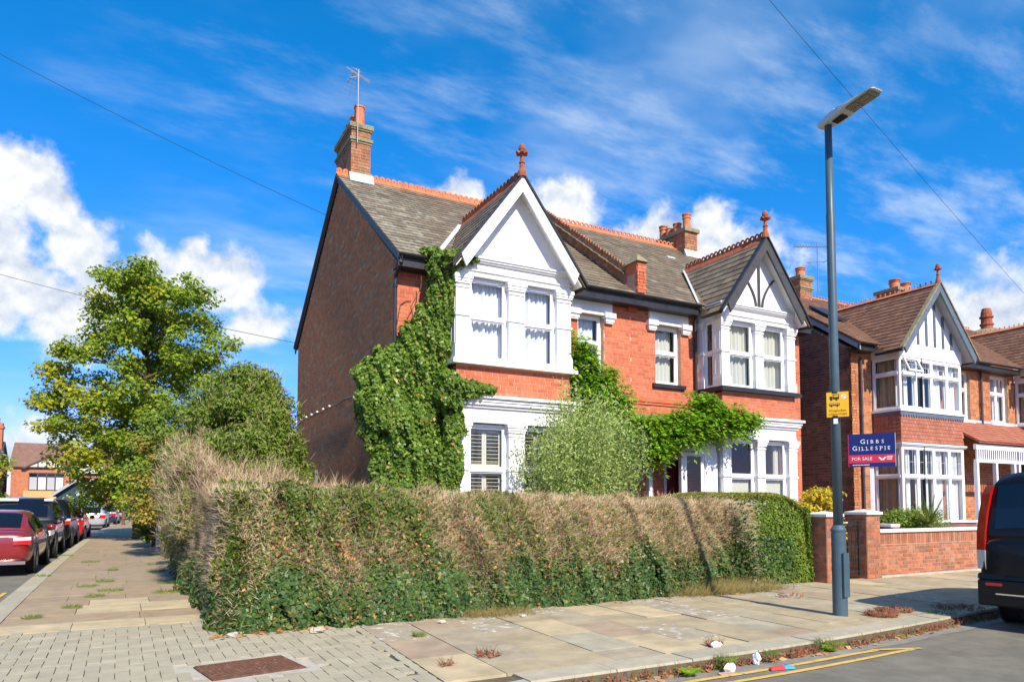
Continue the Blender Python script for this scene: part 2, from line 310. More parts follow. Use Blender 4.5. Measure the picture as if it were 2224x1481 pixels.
def pieces(name, items, m, parent, limit=290, keep=None, plural=None, mats=None):
    """items: (Matrix, (w, d, h)) boxes from the piece's corner; the nearest ones in view become single objects, the rest one joined part"""
    items = [(it, it[0] @ Vector((it[1][0] / 2, 0, it[1][2] / 2))) for it in items]
    vis = [(c - CAM).length if inframe(c) and (keep is None or keep(c)) else 1e9 for it, c in items]
    order = sorted(range(len(items)), key=lambda i: vis[i]); single = [i for i in order[:limit] if vis[i] < 1e8]; ss = set(single)
    for i in single:
        M, sz = items[i][0][:2]; mm = items[i][0][2] if len(items[i][0]) > 2 else m
        key = (mm, name, tuple(round(q, 2) for q in sz))
        if key not in BOXES: BOXES[key] = MB().box(0, sz[0], 0, sz[1], 0, sz[2]).mesh(name, mm)
        put(name, BOXES[key], parent, M=M)
    groups = {}
    for i in range(len(items)):
        if i not in ss:
            it = items[i][0]; groups.setdefault(it[2] if len(it) > 2 else m, MB()).obox(it[0], 0, it[1][0], 0, it[1][1], 0, it[1][2])
    for mm, mb in groups.items(): mb.build(plural or name + 's', mm, parent, kind='stuff')
def frame_of(O, u):
    u = Vector(u).normalized(); z = Vector((0, 0, 1)); into = z.cross(u)
    M = Matrix.Identity(4)
    for i in range(3): M[i][0] = u[i]; M[i][1] = into[i]; M[i][2] = z[i]; M[i][3] = O[i]
    return M
def bond(L, H, holes=(), clip=None, z0=0.0, flemish=True, course=.075, st=.215, hd=.1025):
    out = []; i = 0; z = z0
    while z + .03 < H:
        seq = (st, hd) if flemish else (st, st); u = -(i % 2) * ((st + hd + .02) / 2 if flemish else (st + .01) / 2) - (.04 if i % 3 == 1 else 0); j = 0
        lo, hi = (0, L) if clip is None else clip(z + course * .5)
        spans = [(lo, hi)]
        for (a, b, c, d) in holes:
            if z + course > c + .015 and z < d - .015:
                ns = []
                for p, q in spans:
                    if a > p: ns.append((p, min(q, a)))
                    if b < q: ns.append((max(p, b), q))
                spans = ns
        while u < hi:
            w = seq[j % 2]
            for p, q in spans:
                a, b = max(u, p + .002), min(u + w, q - .002)
                if b - a > .03: out.append((a, b, z + .004, min(z + course - .006, H)))
            u += w + .01; j += 1
        z += course; i += 1
    return out
def brick_wall(parent, name, O, u, L, H, m, mortar, holes=(), clip=None, th=.22, limit=290, keep=None, outline=None, flemish=True, z0=0.0, label=None):
    """a wall part with recessed mortar and its bricks as sub-parts"""
    M = frame_of(O, u); mb = MB()
    if outline:
        n = len(outline); vs = [M @ Vector((a, .0, b)) for a, b in outline] + [M @ Vector((a, th, b)) for a, b in outline]
        mb.add(vs, [tuple(range(n)), tuple(range(2 * n - 1, n - 1, -1))] + [(k, k + n, (k + 1) % n + n, (k + 1) % n) for k in range(n)])
    else:
        us = sorted({0, L, *[min(max(q, 0), L) for h in holes for q in h[:2]]}); zs = sorted({0, H, *[min(max(q, 0), H) for h in holes for q in h[2:]]})
        for a, b in zip(us, us[1:]):
            for c, d in zip(zs, zs[1:]):
                if b - a > .001 and d - c > .001 and not any(h[0] - .001 <= a and b <= h[1] + .001 and h[2] - .001 <= c and d <= h[3] + .001 for h in holes): mb.obox(M, a, b, 0, th, c, d)
    w = mb.build(name, mortar, parent)
    if label: w['label'] = label
    items = [(M @ Matrix.Translation((a, -.005, c)), (round(b - a, 3), .03, round(d - c, 3))) for a, b, c, d in bond(L, H, holes, clip, z0=z0, flemish=flemish)]
    pieces('brick', items, m, w, limit=limit, keep=keep, plural='bricks')
    return w
def slates(parent, O, u, v, L, N, gauge, sw, m, limit=290, clip=None, keep=None, name='slate', th=.014, jitter=.006, mfun=None):
    u = Vector(u).normalized(); v = Vector(v).normalized(); n = u.cross(v); items = []
    for i in range(N):
        off = (i % 2) * sw * .5; k = -1
        lo, hi = (0, L) if clip is None else clip(i * gauge)
        while k * sw + off < hi:
            a = max(lo, k * sw + off + .003); b = min(hi, (k + 1) * sw + off - .003); k += 1
            if b - a < .04: continue
            j = random.uniform(-jitter, jitter); p = Vector(O) + u * a + v * (i * gauge + j - .02) + n * .016
            vv = (v - n * (.016 / gauge)).normalized(); nn = u.cross(vv)
            M = Matrix.Identity(4)
            for q in range(3): M[q][0] = u[q]; M[q][1] = nn[q] * 1; M[q][2] = vv[q]; M[q][3] = p[q]
            it = (M, (round(b - a, 2), th, round(gauge * 1.18, 3)))
            items.append(it + ((mfun(p),) if mfun else ()))
    pieces(name, items, m, parent, limit=limit, keep=keep, plural=name + 's')
def mesh_np(name, V, F, m, parent=None, kind=None, smooth=False):
    me = bpy.data.meshes.new(name); n, k = F.shape
    me.vertices.add(len(V)); me.vertices.foreach_set('co', V.astype(np.float32).ravel())
    me.loops.add(n * k); me.loops.foreach_set('vertex_index', F.astype(np.int32).ravel())
    me.polygons.add(n); me.polygons.foreach_set('loop_start', np.arange(0, n * k, k, dtype=np.int32))
    try: me.polygons.foreach_set('loop_total', np.full(n, k, dtype=np.int32))
    except Exception: pass
    me.materials.append(MATS[m]); me.update(calc_edges=True)
    o = put(name, me, parent)
    if kind: o['kind'] = kind
    return o
def unit(a): return a / (np.linalg.norm(a, axis=1, keepdims=True) + 1e-9)
def leaves_obj(name, P, Nrm, L, Wd, m, parent, spread=.8, droop=0.0, kind=None, vary=.4):
    """leaf-shaped faces at P, facing roughly Nrm"""
    n = len(P); nr = unit(unit(Nrm) + RNG.normal(0, spread, (n, 3)) * .75)
    d = unit(np.cross(nr, RNG.normal(0, 1, (n, 3)))); d[:, 2] -= droop; d = unit(d); sd_ = unit(np.cross(nr, d))
    k = (1 + RNG.uniform(-vary, vary, (n, 1))); l = L * k; w = Wd * k
    V = np.stack([P - d * l * .5, P + sd_ * w * .5 - d * l * .02 + nr * w * .12, P + d * l * .5, P - sd_ * w * .5 - d * l * .02 + nr * w * .12], 1).reshape(-1, 3)
    return mesh_np(name, V, np.arange(4 * n).reshape(n, 4), m, parent, kind)
def twigs_obj(name, P, Dn, L, Wd, m, parent, spread=.5, kind=None, vary=.5):
    n = len(P); d = unit(unit(Dn) + RNG.normal(0, spread, (n, 3))); a = unit(np.cross(d, RNG.normal(0, 1, (n, 3)))); b = np.cross(d, a)
    l = L * (1 + RNG.uniform(-vary, vary, (n, 1))); w = Wd * (1 + RNG.uniform(-.4, .4, (n, 1)))
    V = np.stack([P + a * w, P + (-.5 * a + .87 * b) * w, P + (-.5 * a - .87 * b) * w, P + d * l], 1).reshape(-1, 3)
    i = np.arange(n)[:, None] * 4; F = np.concatenate([i + [0, 1, 3], i + [1, 2, 3], i + [2, 0, 3]], 1).reshape(-1, 3)
    return mesh_np(name, V, F, m, parent, kind)
PH = RNG.uniform(0, 6.28, (6, 3)); FR = RNG.normal(0, 1, (6, 3))
def vn(P, f=1.0):
    """smooth noise in -1..1"""
    o = 0
    for k in range(6): o = o + np.sin(P @ FR[k] * f * (1 + .35 * k) + PH[k, 0]) * (.5 ** (k * .35))
    return o / 3.1
def kerb_y(x):
    x = max(x, 3.0); e = 5.16
    if x > 5: e += .031 * min(x - 5, 5) ** 1.6
    if x > 10: e += (x - 10) * .11
    return e
def kerb_x(y): return -1.25 + .0004 * max(0, y - 10) ** 2

# ------------------------------------------------------------------ ground, roads, pavement
structure(MB().quad((-1500, -1500, -.17), (1500, -1500, -.17), (1500, 1500, -.17), (-1500, 1500, -.17)).build('ground', 'far_ground'))
structure(MB().quad((-120, -9, -.1), (200, -9, -.1), (200, 6.0, -.1), (120, 7.4, -.1), (20, 7.0, -.1), (-120, 6.0, -.1)).build('road', 'asphalt'))
structure(MB().quad((-8.2, 3, -.104), (-1, 3, -.104), (-.9, 40, -.104), (.6, 66, -.104), (4, 96, -.104), (-12, 96, -.104)).build('side_road', 'asphalt'))
corner = [(-1.3, 9.2), (-1.34, 8), (-1.2, 6.6), (-.7, 5.5), (.3, 4.95), (1.6, 4.9), (3, 5.16)]
outer = [(kerb_x(y), y) for y in range(94, 9, -4)] + corner + [(x, kerb_y(x)) for x in np.arange(4, 40.1, 1.0)] + [(80, kerb_y(40) + 1)]
pave = structure(MB().prism(outer + [(80, 9.9), (1.35, 9.9), (1.6, 40), (3.2, 66), (7, 94)], 'z', -.15, -.022).build('pavement', 'joint_sand'))
structure(MB().quad((1.0, 9.2, -.012), (60, 9.2, -.012), (60, 70, -.012), (3.4, 70, -.012), (1.3, 40, -.012)).build('garden_soil', 'soil'))
k_st = structure(MB().prism([(p[0], p[1]) for p in corner] + [(3, 5.3), (1.6, 5.05), (.4, 5.1), (-.55, 5.6), (-1.05, 6.7), (-1.18, 8), (-1.15, 9.2)], 'z', -.14, -.004).build('kerb', 'kerbstone'))
x = 3.0
while x < 26:
    l = .88; x2 = x + l; e = random.uniform(-.004, .004)
    MB().hexa([(x + .005, kerb_y(x), -.13), (x2 - .005, kerb_y(x2), -.13), (x2 - .005, kerb_y(x2) + .33, -.13), (x + .005, kerb_y(x) + .33, -.13),
               (x + .005, kerb_y(x) + .03, .004 + e), (x2 - .005, kerb_y(x2) + .03, .004 + e), (x2 - .005, kerb_y(x2) + .33, .004 + e), (x + .005, kerb_y(x) + .33, .004 + e)]).build('kerb_block', 'kerbstone', k_st)
    x = x2
y = 9.2
while y < 60:
    l = .9; a, b = kerb_x(y), kerb_x(y + l); e = random.uniform(-.004, .004)
    MB().hexa([(a - .3, y + .005, -.13), (a, y + .005, -.13), (b, y + l - .005, -.13), (b - .3, y + l - .005, -.13), (a - .27, y + .005, .003 + e), (a, y + .005, .003 + e), (b, y + l - .005, .003 + e), (b - .27, y + l - .005, .003 + e)]).build('kerb_block', 'kerbstone', k_st)
    y += l
# flagstones of the front pavement: columns .585 wide, staggered lengths
sh = lambda yy: .065 * (yy - 7)
FIX = {(0, 1): 3, (0, 0): 0, (1, 1): 2, (1, 0): 1, (2, 2): 5, (2, 1): 1, (3, 2): 0, (3, 1): 4, (4, 1): 3, (4, 2): 2, (5, 1): 5, (5, 2): 1, (6, 1): 1, (6, 2): 0, (7, 1): 4}
for k in range(48):
    xa = 2.47 + .585 * k; xb = xa + .578
    base = 5.52 + (.43 if k % 2 else 0); rows = [base + .93 * i for i in range(5)]; lo = kerb_y(xa + .3) + .345
    ys = [lo] + [q for q in rows if q > lo + .12 and q < 8.85] + [9.25]
    for j, (a, b) in enumerate(zip(ys, ys[1:])):
        mi = FIX.get((k, j), random.choice([0, 1, 1, 2, 2, 3, 4, 5, 1, 2])); e = random.uniform(-.004, .005); g = .004
        a2, b2 = a + g, b - g; xs = lambda xx, yy: xx + sh(yy) * (1 if k < 14 else max(0, 1 - (k - 14) * .1))
        MB().hexa([(xs(xa, a2), a2, -.04), (xs(xb, a2), a2, -.04), (xs(xb, b2), b2, -.04), (xs(xa, b2), b2, -.04), (xs(xa, a2), a2, e), (xs(xb, a2), a2, e), (xs(xb, b2), b2, e - .002), (xs(xa, b2), b2, e - .002)]).build('flagstone', ['slab_beige', 'slab_tan', 'slab_grey', 'slab_pink', 'slab_green', 'slab_mottled'][mi], pave)
# side pavement flags
y = 9.86; r = 0
while y < 46:
    d = .60 if r in (0, 3) else random.choice([.75, .9, .75, .6]); xs_ = kerb_x(y); n = 3 if r == 0 else random.choice([2, 3, 3]); off = random.uniform(-.35, .35) if r else 0
    edges = [xs_ + .006] + [xs_ + 2.35 * (i + 1) / n + off for i in range(n - 1)] + [xs_ + 2.5 + (y - 10) * .012]
    for a, b in zip(edges, edges[1:]):
        mm = 'slab_beige' if r == 0 or (r == 2 and a > -.9) or (r == 3 and -.9 < a < .3) else 'side_slab'; e = random.uniform(-.004, .004)
        MB().box(a + .004, b - .004, y + .004, y + d - .004, -.04, e).build('flagstone', mm, pave)
    y += d; r += 1
MB().quad((kerb_x(46), 46, -.004), (1.75, 46, -.004), (3.3, 66, -.004), (7, 94, -.004), (kerb_x(94), 94, -.004), (kerb_x(70), 70, -.004), (kerb_x(58), 58, -.004)).build('paving', 'side_slab', pave)
# herringbone block paving round the corner
w = .115; items = []
mh_c = Vector((1.06, 6.84, 0)); mh_M = Matrix.Translation(mh_c) @ Matrix.Rotation(R(9), 4, 'Z')
def on_pavers(cx, cy):
    if not (-1.14 < cx and 4.98 < cy < 9.80): return False
    if cx > 2.36 + sh(cy): return False
    q = mh_M.inverted() @ Vector((cx, cy, 0)); 
    if abs(q.x) < .51 and abs(q.y) < .43: return False
    return not (cx < .2 and cy < 5.4)
for i in range(-14, 26):
    for j in range(40, 90):
        t = (i - j) % 4; X_, Y_ = i * w, j * w
        if t == 0: wx, wy = 2 * w, w
        elif t == 3: wx, wy = w, 2 * w
        else: continue
        if on_pavers(X_ + wx / 2, Y_ + wy / 2): items.append((Matrix.Translation((X_ + .004, Y_ + .004, -.03 + random.uniform(-.003, .003))), (wx - .007, wy - .007, .03)))
for q in range(22):
    Y_ = 4.99 + q * .232; X_ = 2.375 + sh(Y_); 
    if Y_ < 8.9: items.append((Matrix.Translation((X_, Y_ + .003, -.03)), (.088, .226, .03)))
pieces('paver', items, 'paver', pave, limit=295, plural='pavers')
# inspection cover
mh = thing('manhole_cover', 'rusty ribbed iron access cover set in the block paving', 'manhole cover', (1.06, 6.84, 0))
m_ = MB()
for a in (-1, 1):
    m_.obox(mh_M, -.58, .58, min(a * .315, a * .50), max(a * .315, a * .50), -.03, -.006); m_.obox(mh_M, min(a * .405, a * .58), max(a * .405, a * .58), -.314, .314, -.03, -.007)
m_.build('surround', 'concrete', mh)
pl = MB().obox(mh_M, -.40, .40, -.31, .31, -.03, .002).build('plate', 'rust_iron', mh)
m_ = MB()
for i in range(19):
    for j in range(11):
        x_ = -.375 + i * .0415; y_ = -.27 + j * .054 + (.027 if i % 2 else 0)
        if y_ < .29: m_.obox(mh_M, x_ - .016, x_ + .016, y_ - .006, y_ + .006, .002, .009)
for y_ in (-.30, .30): m_.obox(mh_M, -.39, .39, y_ - .006, y_ + .006, .002, .008)
m_.build('raised_tread', 'rust_iron', pl)
# gutter grit and double yellow lines
m_ = MB()
for i in range(60):
    a, b = 2.4 + i * .3, 2.7 + i * .3; m_.quad((a, kerb_y(a) - .27 + .02 * math.sin(i * 1.3), -.0965), (b, kerb_y(b) - .27 + .02 * math.sin(i * 1.3 + 1.3), -.0965), (b, kerb_y(b) + .02, -.0965), (a, kerb_y(a) + .02, -.0965))
structure(m_.build('gutter_channel', 'gutter_grit'))
def stripe(name, pts, wd, z=-.0925):
    m = MB()
    for (a, b), (c, d) in zip(pts, pts[1:]):
        n = Vector((-(d - b), c - a, 0)).normalized() * wd / 2; m.quad((a - n.x, b - n.y, z), (c - n.x, d - n.y, z), (c + n.x, d + n.y, z), (a + n.x, b + n.y, z))
    return structure(m.build(name, 'yellow_line'))
stripe('road_marking', [(x_, kerb_y(x_) - .31) for x_ in np.arange(2.0, 7.0, .25)] + [(7.1, kerb_y(7.1) - .33)], .065)
stripe('road_marking', [(x_, kerb_y(x_) - .50) for x_ in np.arange(2.0, 7.3, .25)] + [(7.5, kerb_y(7.5) - .52)], .065)
stripe('road_marking', [(7.06, kerb_y(7.1) - .30), (7.62, kerb_y(7.5) - .53)], .06, -.0905)
stripe('road_marking', [(-1.75, 14.2), (-1.72, 15.4)], .07); stripe('road_marking', [(-1.95, 14.0), (-1.92, 15.2)], .07)

# ------------------------------------------------------------------ house parts
F, B = 12.4, 11.64
def V3(M, *p): return M @ Vector(p)
def window(h, O, u, w, hgt, rail=None, mull=(), glass='window_glass', drape='curtain_white', frame='upvc', fw=.055, label=None, drape_part=(0, 1), vent=False, nam='window', dpt=.07, amp=.028, lattice=False, backing=True, gap=None):
    """a framed window: O lower corner on its outer plane, u along it; panes, drape and glazing bars are its sub-parts"""
    M = frame_of(O, u); m = MB(); b = lambda *a: m.obox(M, *a)
    b(0, w, 0, dpt, 0, fw); b(0, w, 0, dpt, hgt - fw, hgt); b(0, fw, .002, dpt - .002, fw, hgt - fw); b(w - fw, w, .002, dpt - .002, fw, hgt - fw)
    zc = [fw, hgt - fw]; xc = [fw, w - fw]
    if rail: b(fw, w - fw, -.012, dpt - .004, rail - .035, rail + .035); zc = [fw, rail - .035, rail + .035, hgt - fw]
    for q in mull: b(q - .03, q + .03, -.006, dpt - .006, fw, hgt - fw)
    xc = [fw] + [e for q in mull for e in (q - .03, q + .03)] + [w - fw]
    cells = [(xc[i], xc[i + 1], zc[j], zc[j + 1], j) for i in range(0, len(xc), 2) for j in range(0, len(zc), 2)]
    for (a, c, d, e, j) in cells:                          # sash stiles round each pane
        for (p, q, r_, t_) in ((a, a + .028, d, e), (c - .028, c, d, e), (a + .028, c - .028, d, d + .028), (a + .028, c - .028, e - .028, e)): b(p, q, .014, dpt - .02, r_, t_)
    if vent:
        for (a, c, d, e, j) in cells:
            if j == len(zc) - 2: b(a + .12, c - .12, -.006, .01, e - .012, e + .024)
    wd = m.build(nam, frame, h)
    if label: wd['label'] = label
    for (a, c, d, e, j) in cells: MB().obox(M, a + .022, c - .022, dpt - .042, dpt - .036, d + .022, e - .022).build('pane', glass, wd)
    if lattice:
        for (a, c, d, e, j) in cells:
            if j == len(zc) - 2:
                g = MB()
                for q in (1 / 3, 2 / 3): g.obox(M, a + (c - a) * q - .005, a + (c - a) * q + .005, dpt - .052, dpt - .043, d + .02, e - .02)
                g.obox(M, a + .02, c - .02, dpt - .0535, dpt - .0525, (d + e) / 2 - .006, (d + e) / 2 + .006); g.build('glazing_bar', 'grey_paint', wd)
    if drape:
        for (a0, a1) in (gap or (drape_part,)):
            n = max(10, int((a1 - a0) * w / .018)); m = MB(); vs = []; ph = random.uniform(0, 6)
            for k in range(n + 1):
                t = a0 + (a1 - a0) * k / n; dd = dpt + .10 + amp * math.sin(t * w * 62 + ph + 1.5 * math.sin(t * 9)) + amp * .6 * math.sin(t * w * 27 + ph * 2)
                for z_, q in ((hgt * .995, .7), (.01, 1.2)): vs.append(V3(M, min(max(t * w, .01), w - .01), dpt + .10 + (dd - dpt - .10) * q, z_))
            m.add(vs, [(2 * k, 2 * k + 1, 2 * k + 3, 2 * k + 2) for k in range(n)]); m.build('curtain', drape, wd, smooth=True)
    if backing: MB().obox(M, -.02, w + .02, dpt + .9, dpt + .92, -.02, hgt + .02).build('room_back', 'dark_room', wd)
    return wd
def pilaster(h, x0, x1, y0, y1, z0, z1, mid=None, both=False):
    """painted pier with base block, raised panels, a band and a stepped capital"""
    m = MB(); m.box(x0, x1, y0, y1, z0, z1)
    m.box(x0 - .02, x1 + .02, y0 - .025, y1, z0, z0 + .20); m.box(x0 - .012, x1 + .012, y0 - .014, y1 - .001, z0 + .20, z0 + .235)
    for d, za, zb in ((.012, z1 - .235, z1 - .205), (.022, z1 - .16, z1 - .12), (.035, z1 - .12, z1 - .07), (.05, z1 - .07, z1)): m.box(x0 - d, x1 + d, y0 - d - .006, y1 - d * .02, za, zb)
    if mid: m.box(x0 - .018, x1 + .018, y0 - .024, y1 - .002, mid - .02, mid + .02)
    spans = [(z0 + .27, mid - .05), (mid + .05, z1 - .27)] if mid else [(z0 + .27, z1 - .27)]
    for a, b in spans:
        e = .045
        for (p, q, r_, t_) in ((x0 + e, x0 + e + .018, a, b), (x1 - e - .018, x1 - e, a, b), (x0 + e + .018, x1 - e - .018, a, a + .018), (x0 + e + .018, x1 - e - .018, b - .018, b)): m.box(p, q, y0 - .008, y0 + .01, r_, t_)
        if both:
            for (p, q, r_, t_) in ((y0 + e, y0 + e + .018, a, b), (y1 - e - .018, y1 - e, a, b), (y0 + e + .018, y1 - e - .018, a, a + .018), (y0 + e + .018, y1 - e - .018, b - .018, b)): m.box(x0 - .008, x0 + .01, p, q, r_, t_)
    return m.build('pilaster', 'white_paint', h)
def steps(m, x0, x1, yf, yb, rows):
    """a moulding that returns round three sides: rows of (projection, z0, z1)"""
    for i, (d, a, b) in enumerate(rows): m.box(x0 - d, x1 + d, yf - d, yb - .001 * i, a, b)
    return m
def ring_plate(m, cx, cz, ro, ri, y0, y1, n=10):
    for k in range(n):
        a, b = 2 * math.pi * k / n, 2 * math.pi * (k + 1) / n; p = lambda r_, t: (cx + r_ * math.cos(t), cz + r_ * math.sin(t))
        m.prism([p(ri, a), p(ro, a), p(ro, b), p(ri, b)], 'y', y0, y1)
RIDGE = {}
def ridge_mesh(m, L=.45, nring=3, hole=.5, plain=False, slope=.735):
    key = (m, L, nring, hole, plain)
    if key in RIDGE: return RIDGE[key]
    b = MB(); wd = .13; dz = wd * slope
    for sg in (-1, 1): b.hexa([(0.003, 0, 0), (L - .003, 0, 0), (L - .003, sg * wd, -dz), (.003, sg * wd, -dz), (.003, 0, .025), (L - .003, 0, .025), (L - .003, sg * (wd + .01), -dz + .022), (.003, sg * (wd + .01), -dz + .022)])
    if not plain:
        b.box(.003, L - .003, -.014, .014, .0, .055); rr = L / nring / 2
        for k in range(nring): ring_plate(b, rr * (2 * k + 1), .055 + rr * .45, rr * .97, rr * hole, -.0139, .0139, 10)
    else:
        for k in range(nring): b.lathe([(.012, .02), (.012, .05), (.026, .06), (.03, .075), (.018, .095), (.006, .10)], (L / nring * (k + .5), 0, 0), 6)
    RIDGE[key] = b.mesh('ridge_tile', m); return RIDGE[key]
def ridge_run(parent, O, u, n, m, L=.45, nring=3, hole=.5, plain=False, slope=.735):
    for k in range(n):
        p = Vector(O) + Vector(u) * L * k; rz = math.atan2(u[1], u[0])
        put('ridge_tile', ridge_mesh(m, L, nring, hole, plain, slope), parent, M=Matrix.Translation(p) @ Matrix.Rotation(rz, 4, 'Z') @ Matrix.Rotation(random.uniform(-.012, .012), 4, 'Y'))
def finial(parent, x, y, z, m='old_terracotta', sc=1.0):
    b = MB(); q = lambda L: [(r_ * sc, t * sc) for r_, t in L]
    b.lathe(q([(.09, -.06), (.075, .05), (.05, .12), (.045, .2), (.06, .205), (.06, .225), (.04, .23), (.035, .33), (.05, .37), (.055, .42), (.07, .47), (.06, .53), (.03, .57), (.008, .585)]), (x, y, z), 10)
    for k in range(6):
        t = math.pi * k / 3; d = Vector((math.cos(t), math.sin(t), 0)); p = Vector((x, y, z + .36 * sc)); e = Vector((-d.y, d.x, 0)) * .035 * sc
        b.hexa([p + e, p - e, p + d * .115 * sc - e + Vector((0, 0, .02 * sc)), p + d * .115 * sc + e + Vector((0, 0, .02 * sc)), p + e + Vector((0, 0, .045 * sc)), p - e + Vector((0, 0, .045 * sc)), p + d * .12 * sc - e * .6 + Vector((0, 0, .06 * sc)), p + d * .12 * sc + e * .6 + Vector((0, 0, .06 * sc))])
    return b.build('finial', m, parent, smooth=False)
def chimney(h, x0, x1, y0, y1, z0, z1, pots, m='chimney_brick', caps=True):
    c = MB().box(x0 + .012, x1 - .012, y0 + .012, y1 - .012, z0, z1 - .01).build('chimney', 'wall_mortar', h)
    items = []
    for (O, u, L) in (((x0 + .012, y0 + .012, z0), (1, 0, 0), x1 - x0 - .024), ((x0 + .012, y1 - .012, z0), (0, -1, 0), y1 - y0 - .024), ((x1 - .012, y0 + .012, z0), (0, 1, 0), y1 - y0 - .024)):
        M = frame_of(O, u); items += [(M @ Matrix.Translation((a, -.012, q)), (round(b - a, 3), .03, round(d - q, 3))) for a, b, q, d in bond(L, z1 - z0 - (.16 if caps else .08))]
    pieces('brick', items, m, c, limit=60, plural='bricks')
    b = MB()
    if caps:
        b.box(x0 - .045, x1 + .045, y0 - .045, y1 + .045, z1 - .42, z1 - .345); b.box(x0 - .02, x1 + .02, y0 - .02, y1 + .02, z1 - .47, z1 - .42); b.box(x0 - .03, x1 + .03, y0 - .03, y1 + .03, z1 - .16, z1 - .12)
    b.box(x0 - .055, x1 + .055, y0 - .055, y1 + .055, z1 - .12, z1); b.build('chimney_cap', 'moss_cement', c, bevel=.012)
    for (px_, py_, hh, rr, roll) in pots:
        pr = [(rr * 1.05, -.02), (rr, .05), (rr * .93, hh * .7), (rr * 1.08, hh * .72), (rr * 1.08, hh * .76), (rr * .95, hh * .78), (rr * 1.0, hh * .9), (rr * 1.16, hh * .93), (rr * 1.16, hh), (rr * .85, hh), (rr * .82, hh * .8)] if roll else [(rr * 1.04, -.02), (rr, .05), (rr * .95, hh * .9), (rr * 1.08, hh * .92), (rr * 1.08, hh), (rr * .86, hh), (rr * .84, hh * .8)]
        MB().lathe(pr, (px_, py_, z1), 16).build('chimney_pot', 'terracotta', c, smooth=False)
    return c
def gutter(h, pts, r_=.055, m='black_paint', name='gutter'):
    b = MB()
    for p, q in zip(pts, pts[1:]):
        p, q = Vector(p), Vector(q); d = (q - p).normalized(); sd_ = d.cross(Vector((0, 0, 1))).normalized()
        A = [(sd_ * math.cos(t) + Vector((0, 0, 1)) * math.sin(t)) * r_ for t in np.linspace(math.pi, 2 * math.pi, 7)]
        vs = [p + a for a in A] + [q + a for a in A] + [p + a * .85 for a in A] + [q + a * .85 for a in A]
        b.add(vs, [(i, i + 1, i + 8, i + 7) for i in range(6)] + [(i + 14, i + 15, i + 22, i + 21) for i in range(6)] + [(0, 7, 21, 14), (6, 13, 27, 20)])
    return b.build(name, m, h)
def gable_roof(h, xc, half, za, slope, yf, ye, zr_main, k_main, m, fine, barge_m, limit=90, barge_half=1.25, bw=.24, tile='slate', gauge=.2, sw=.24, edge_m='black_paint', keep=None):
    """projecting gable over a bay: two slopes running back (+Y) into the main roof, boards along the front"""
    ze = za - half * slope; yb = lambda z: ye + (z - zr_main) / k_main       # where the main roof has height z
    ro = MB()
    for sg in (-1, 1):
        p = [(xc, yf, za), (xc, yb(za), za), (xc + sg * half, max(yb(ze), yf + .3), ze), (xc + sg * half, yf, ze)]
        ro.hexa([Vector(q) - Vector((0, 0, .05)) for q in p] + [Vector(q) for q in p])
    rf = ro.build('bay_roof', fine, h)
    sl = math.sqrt(1 + slope * slope)
    for sg in (-1, 1):
        v = Vector((-sg, 0, slope)).normalized(); u = Vector((0, -1, 0)) if sg < 0 else Vector((0, 1, 0))
        N = int(half * sl / gauge)
        def clip(t, sg=sg):
            z = ze + t / sl * slope; L = yb(z + .1) - yf
            return (yb(za) - yf - L, yb(za) - yf + .03) if sg < 0 else (-.03, L)
        O = Vector((xc + sg * half, yb(za) if sg < 0 else yf, ze))
        slates(rf, O, u, v, yb(za) - yf, N, gauge, sw, m, limit=limit if sg < 0 else 0, clip=clip, name=tile, keep=keep)
    for sg in (-1, 1):
        a = Vector((xc, yf - .02, za + .005)); b = Vector((xc + sg * barge_half, yf - .02, za - barge_half * slope + .005)); dn = Vector((0, 0, -bw * 1.25)); t = Vector((0, .045, 0)); cut = Vector((-sg * .10, 0, .02))
        MB().hexa([a + dn, b + dn * .82 + cut, b + dn * .82 + cut + t, a + dn + t, a, b, b + t, a + t]).build('bargeboard', barge_m, h)
        e = Vector((0, -.03, .004)); f_ = Vector((0, 0, .055)); b2 = Vector((xc + sg * (half + .03), yf - .02, za - (half + .03) * slope + .005))
        MB().hexa([a + e, b2 + e, b2 + t * 2, a + t * 2, a + e + f_, b2 + e + f_, b2 + t * 2 + f_, a + t * 2 + f_]).build('verge', edge_m, h)
    return rf

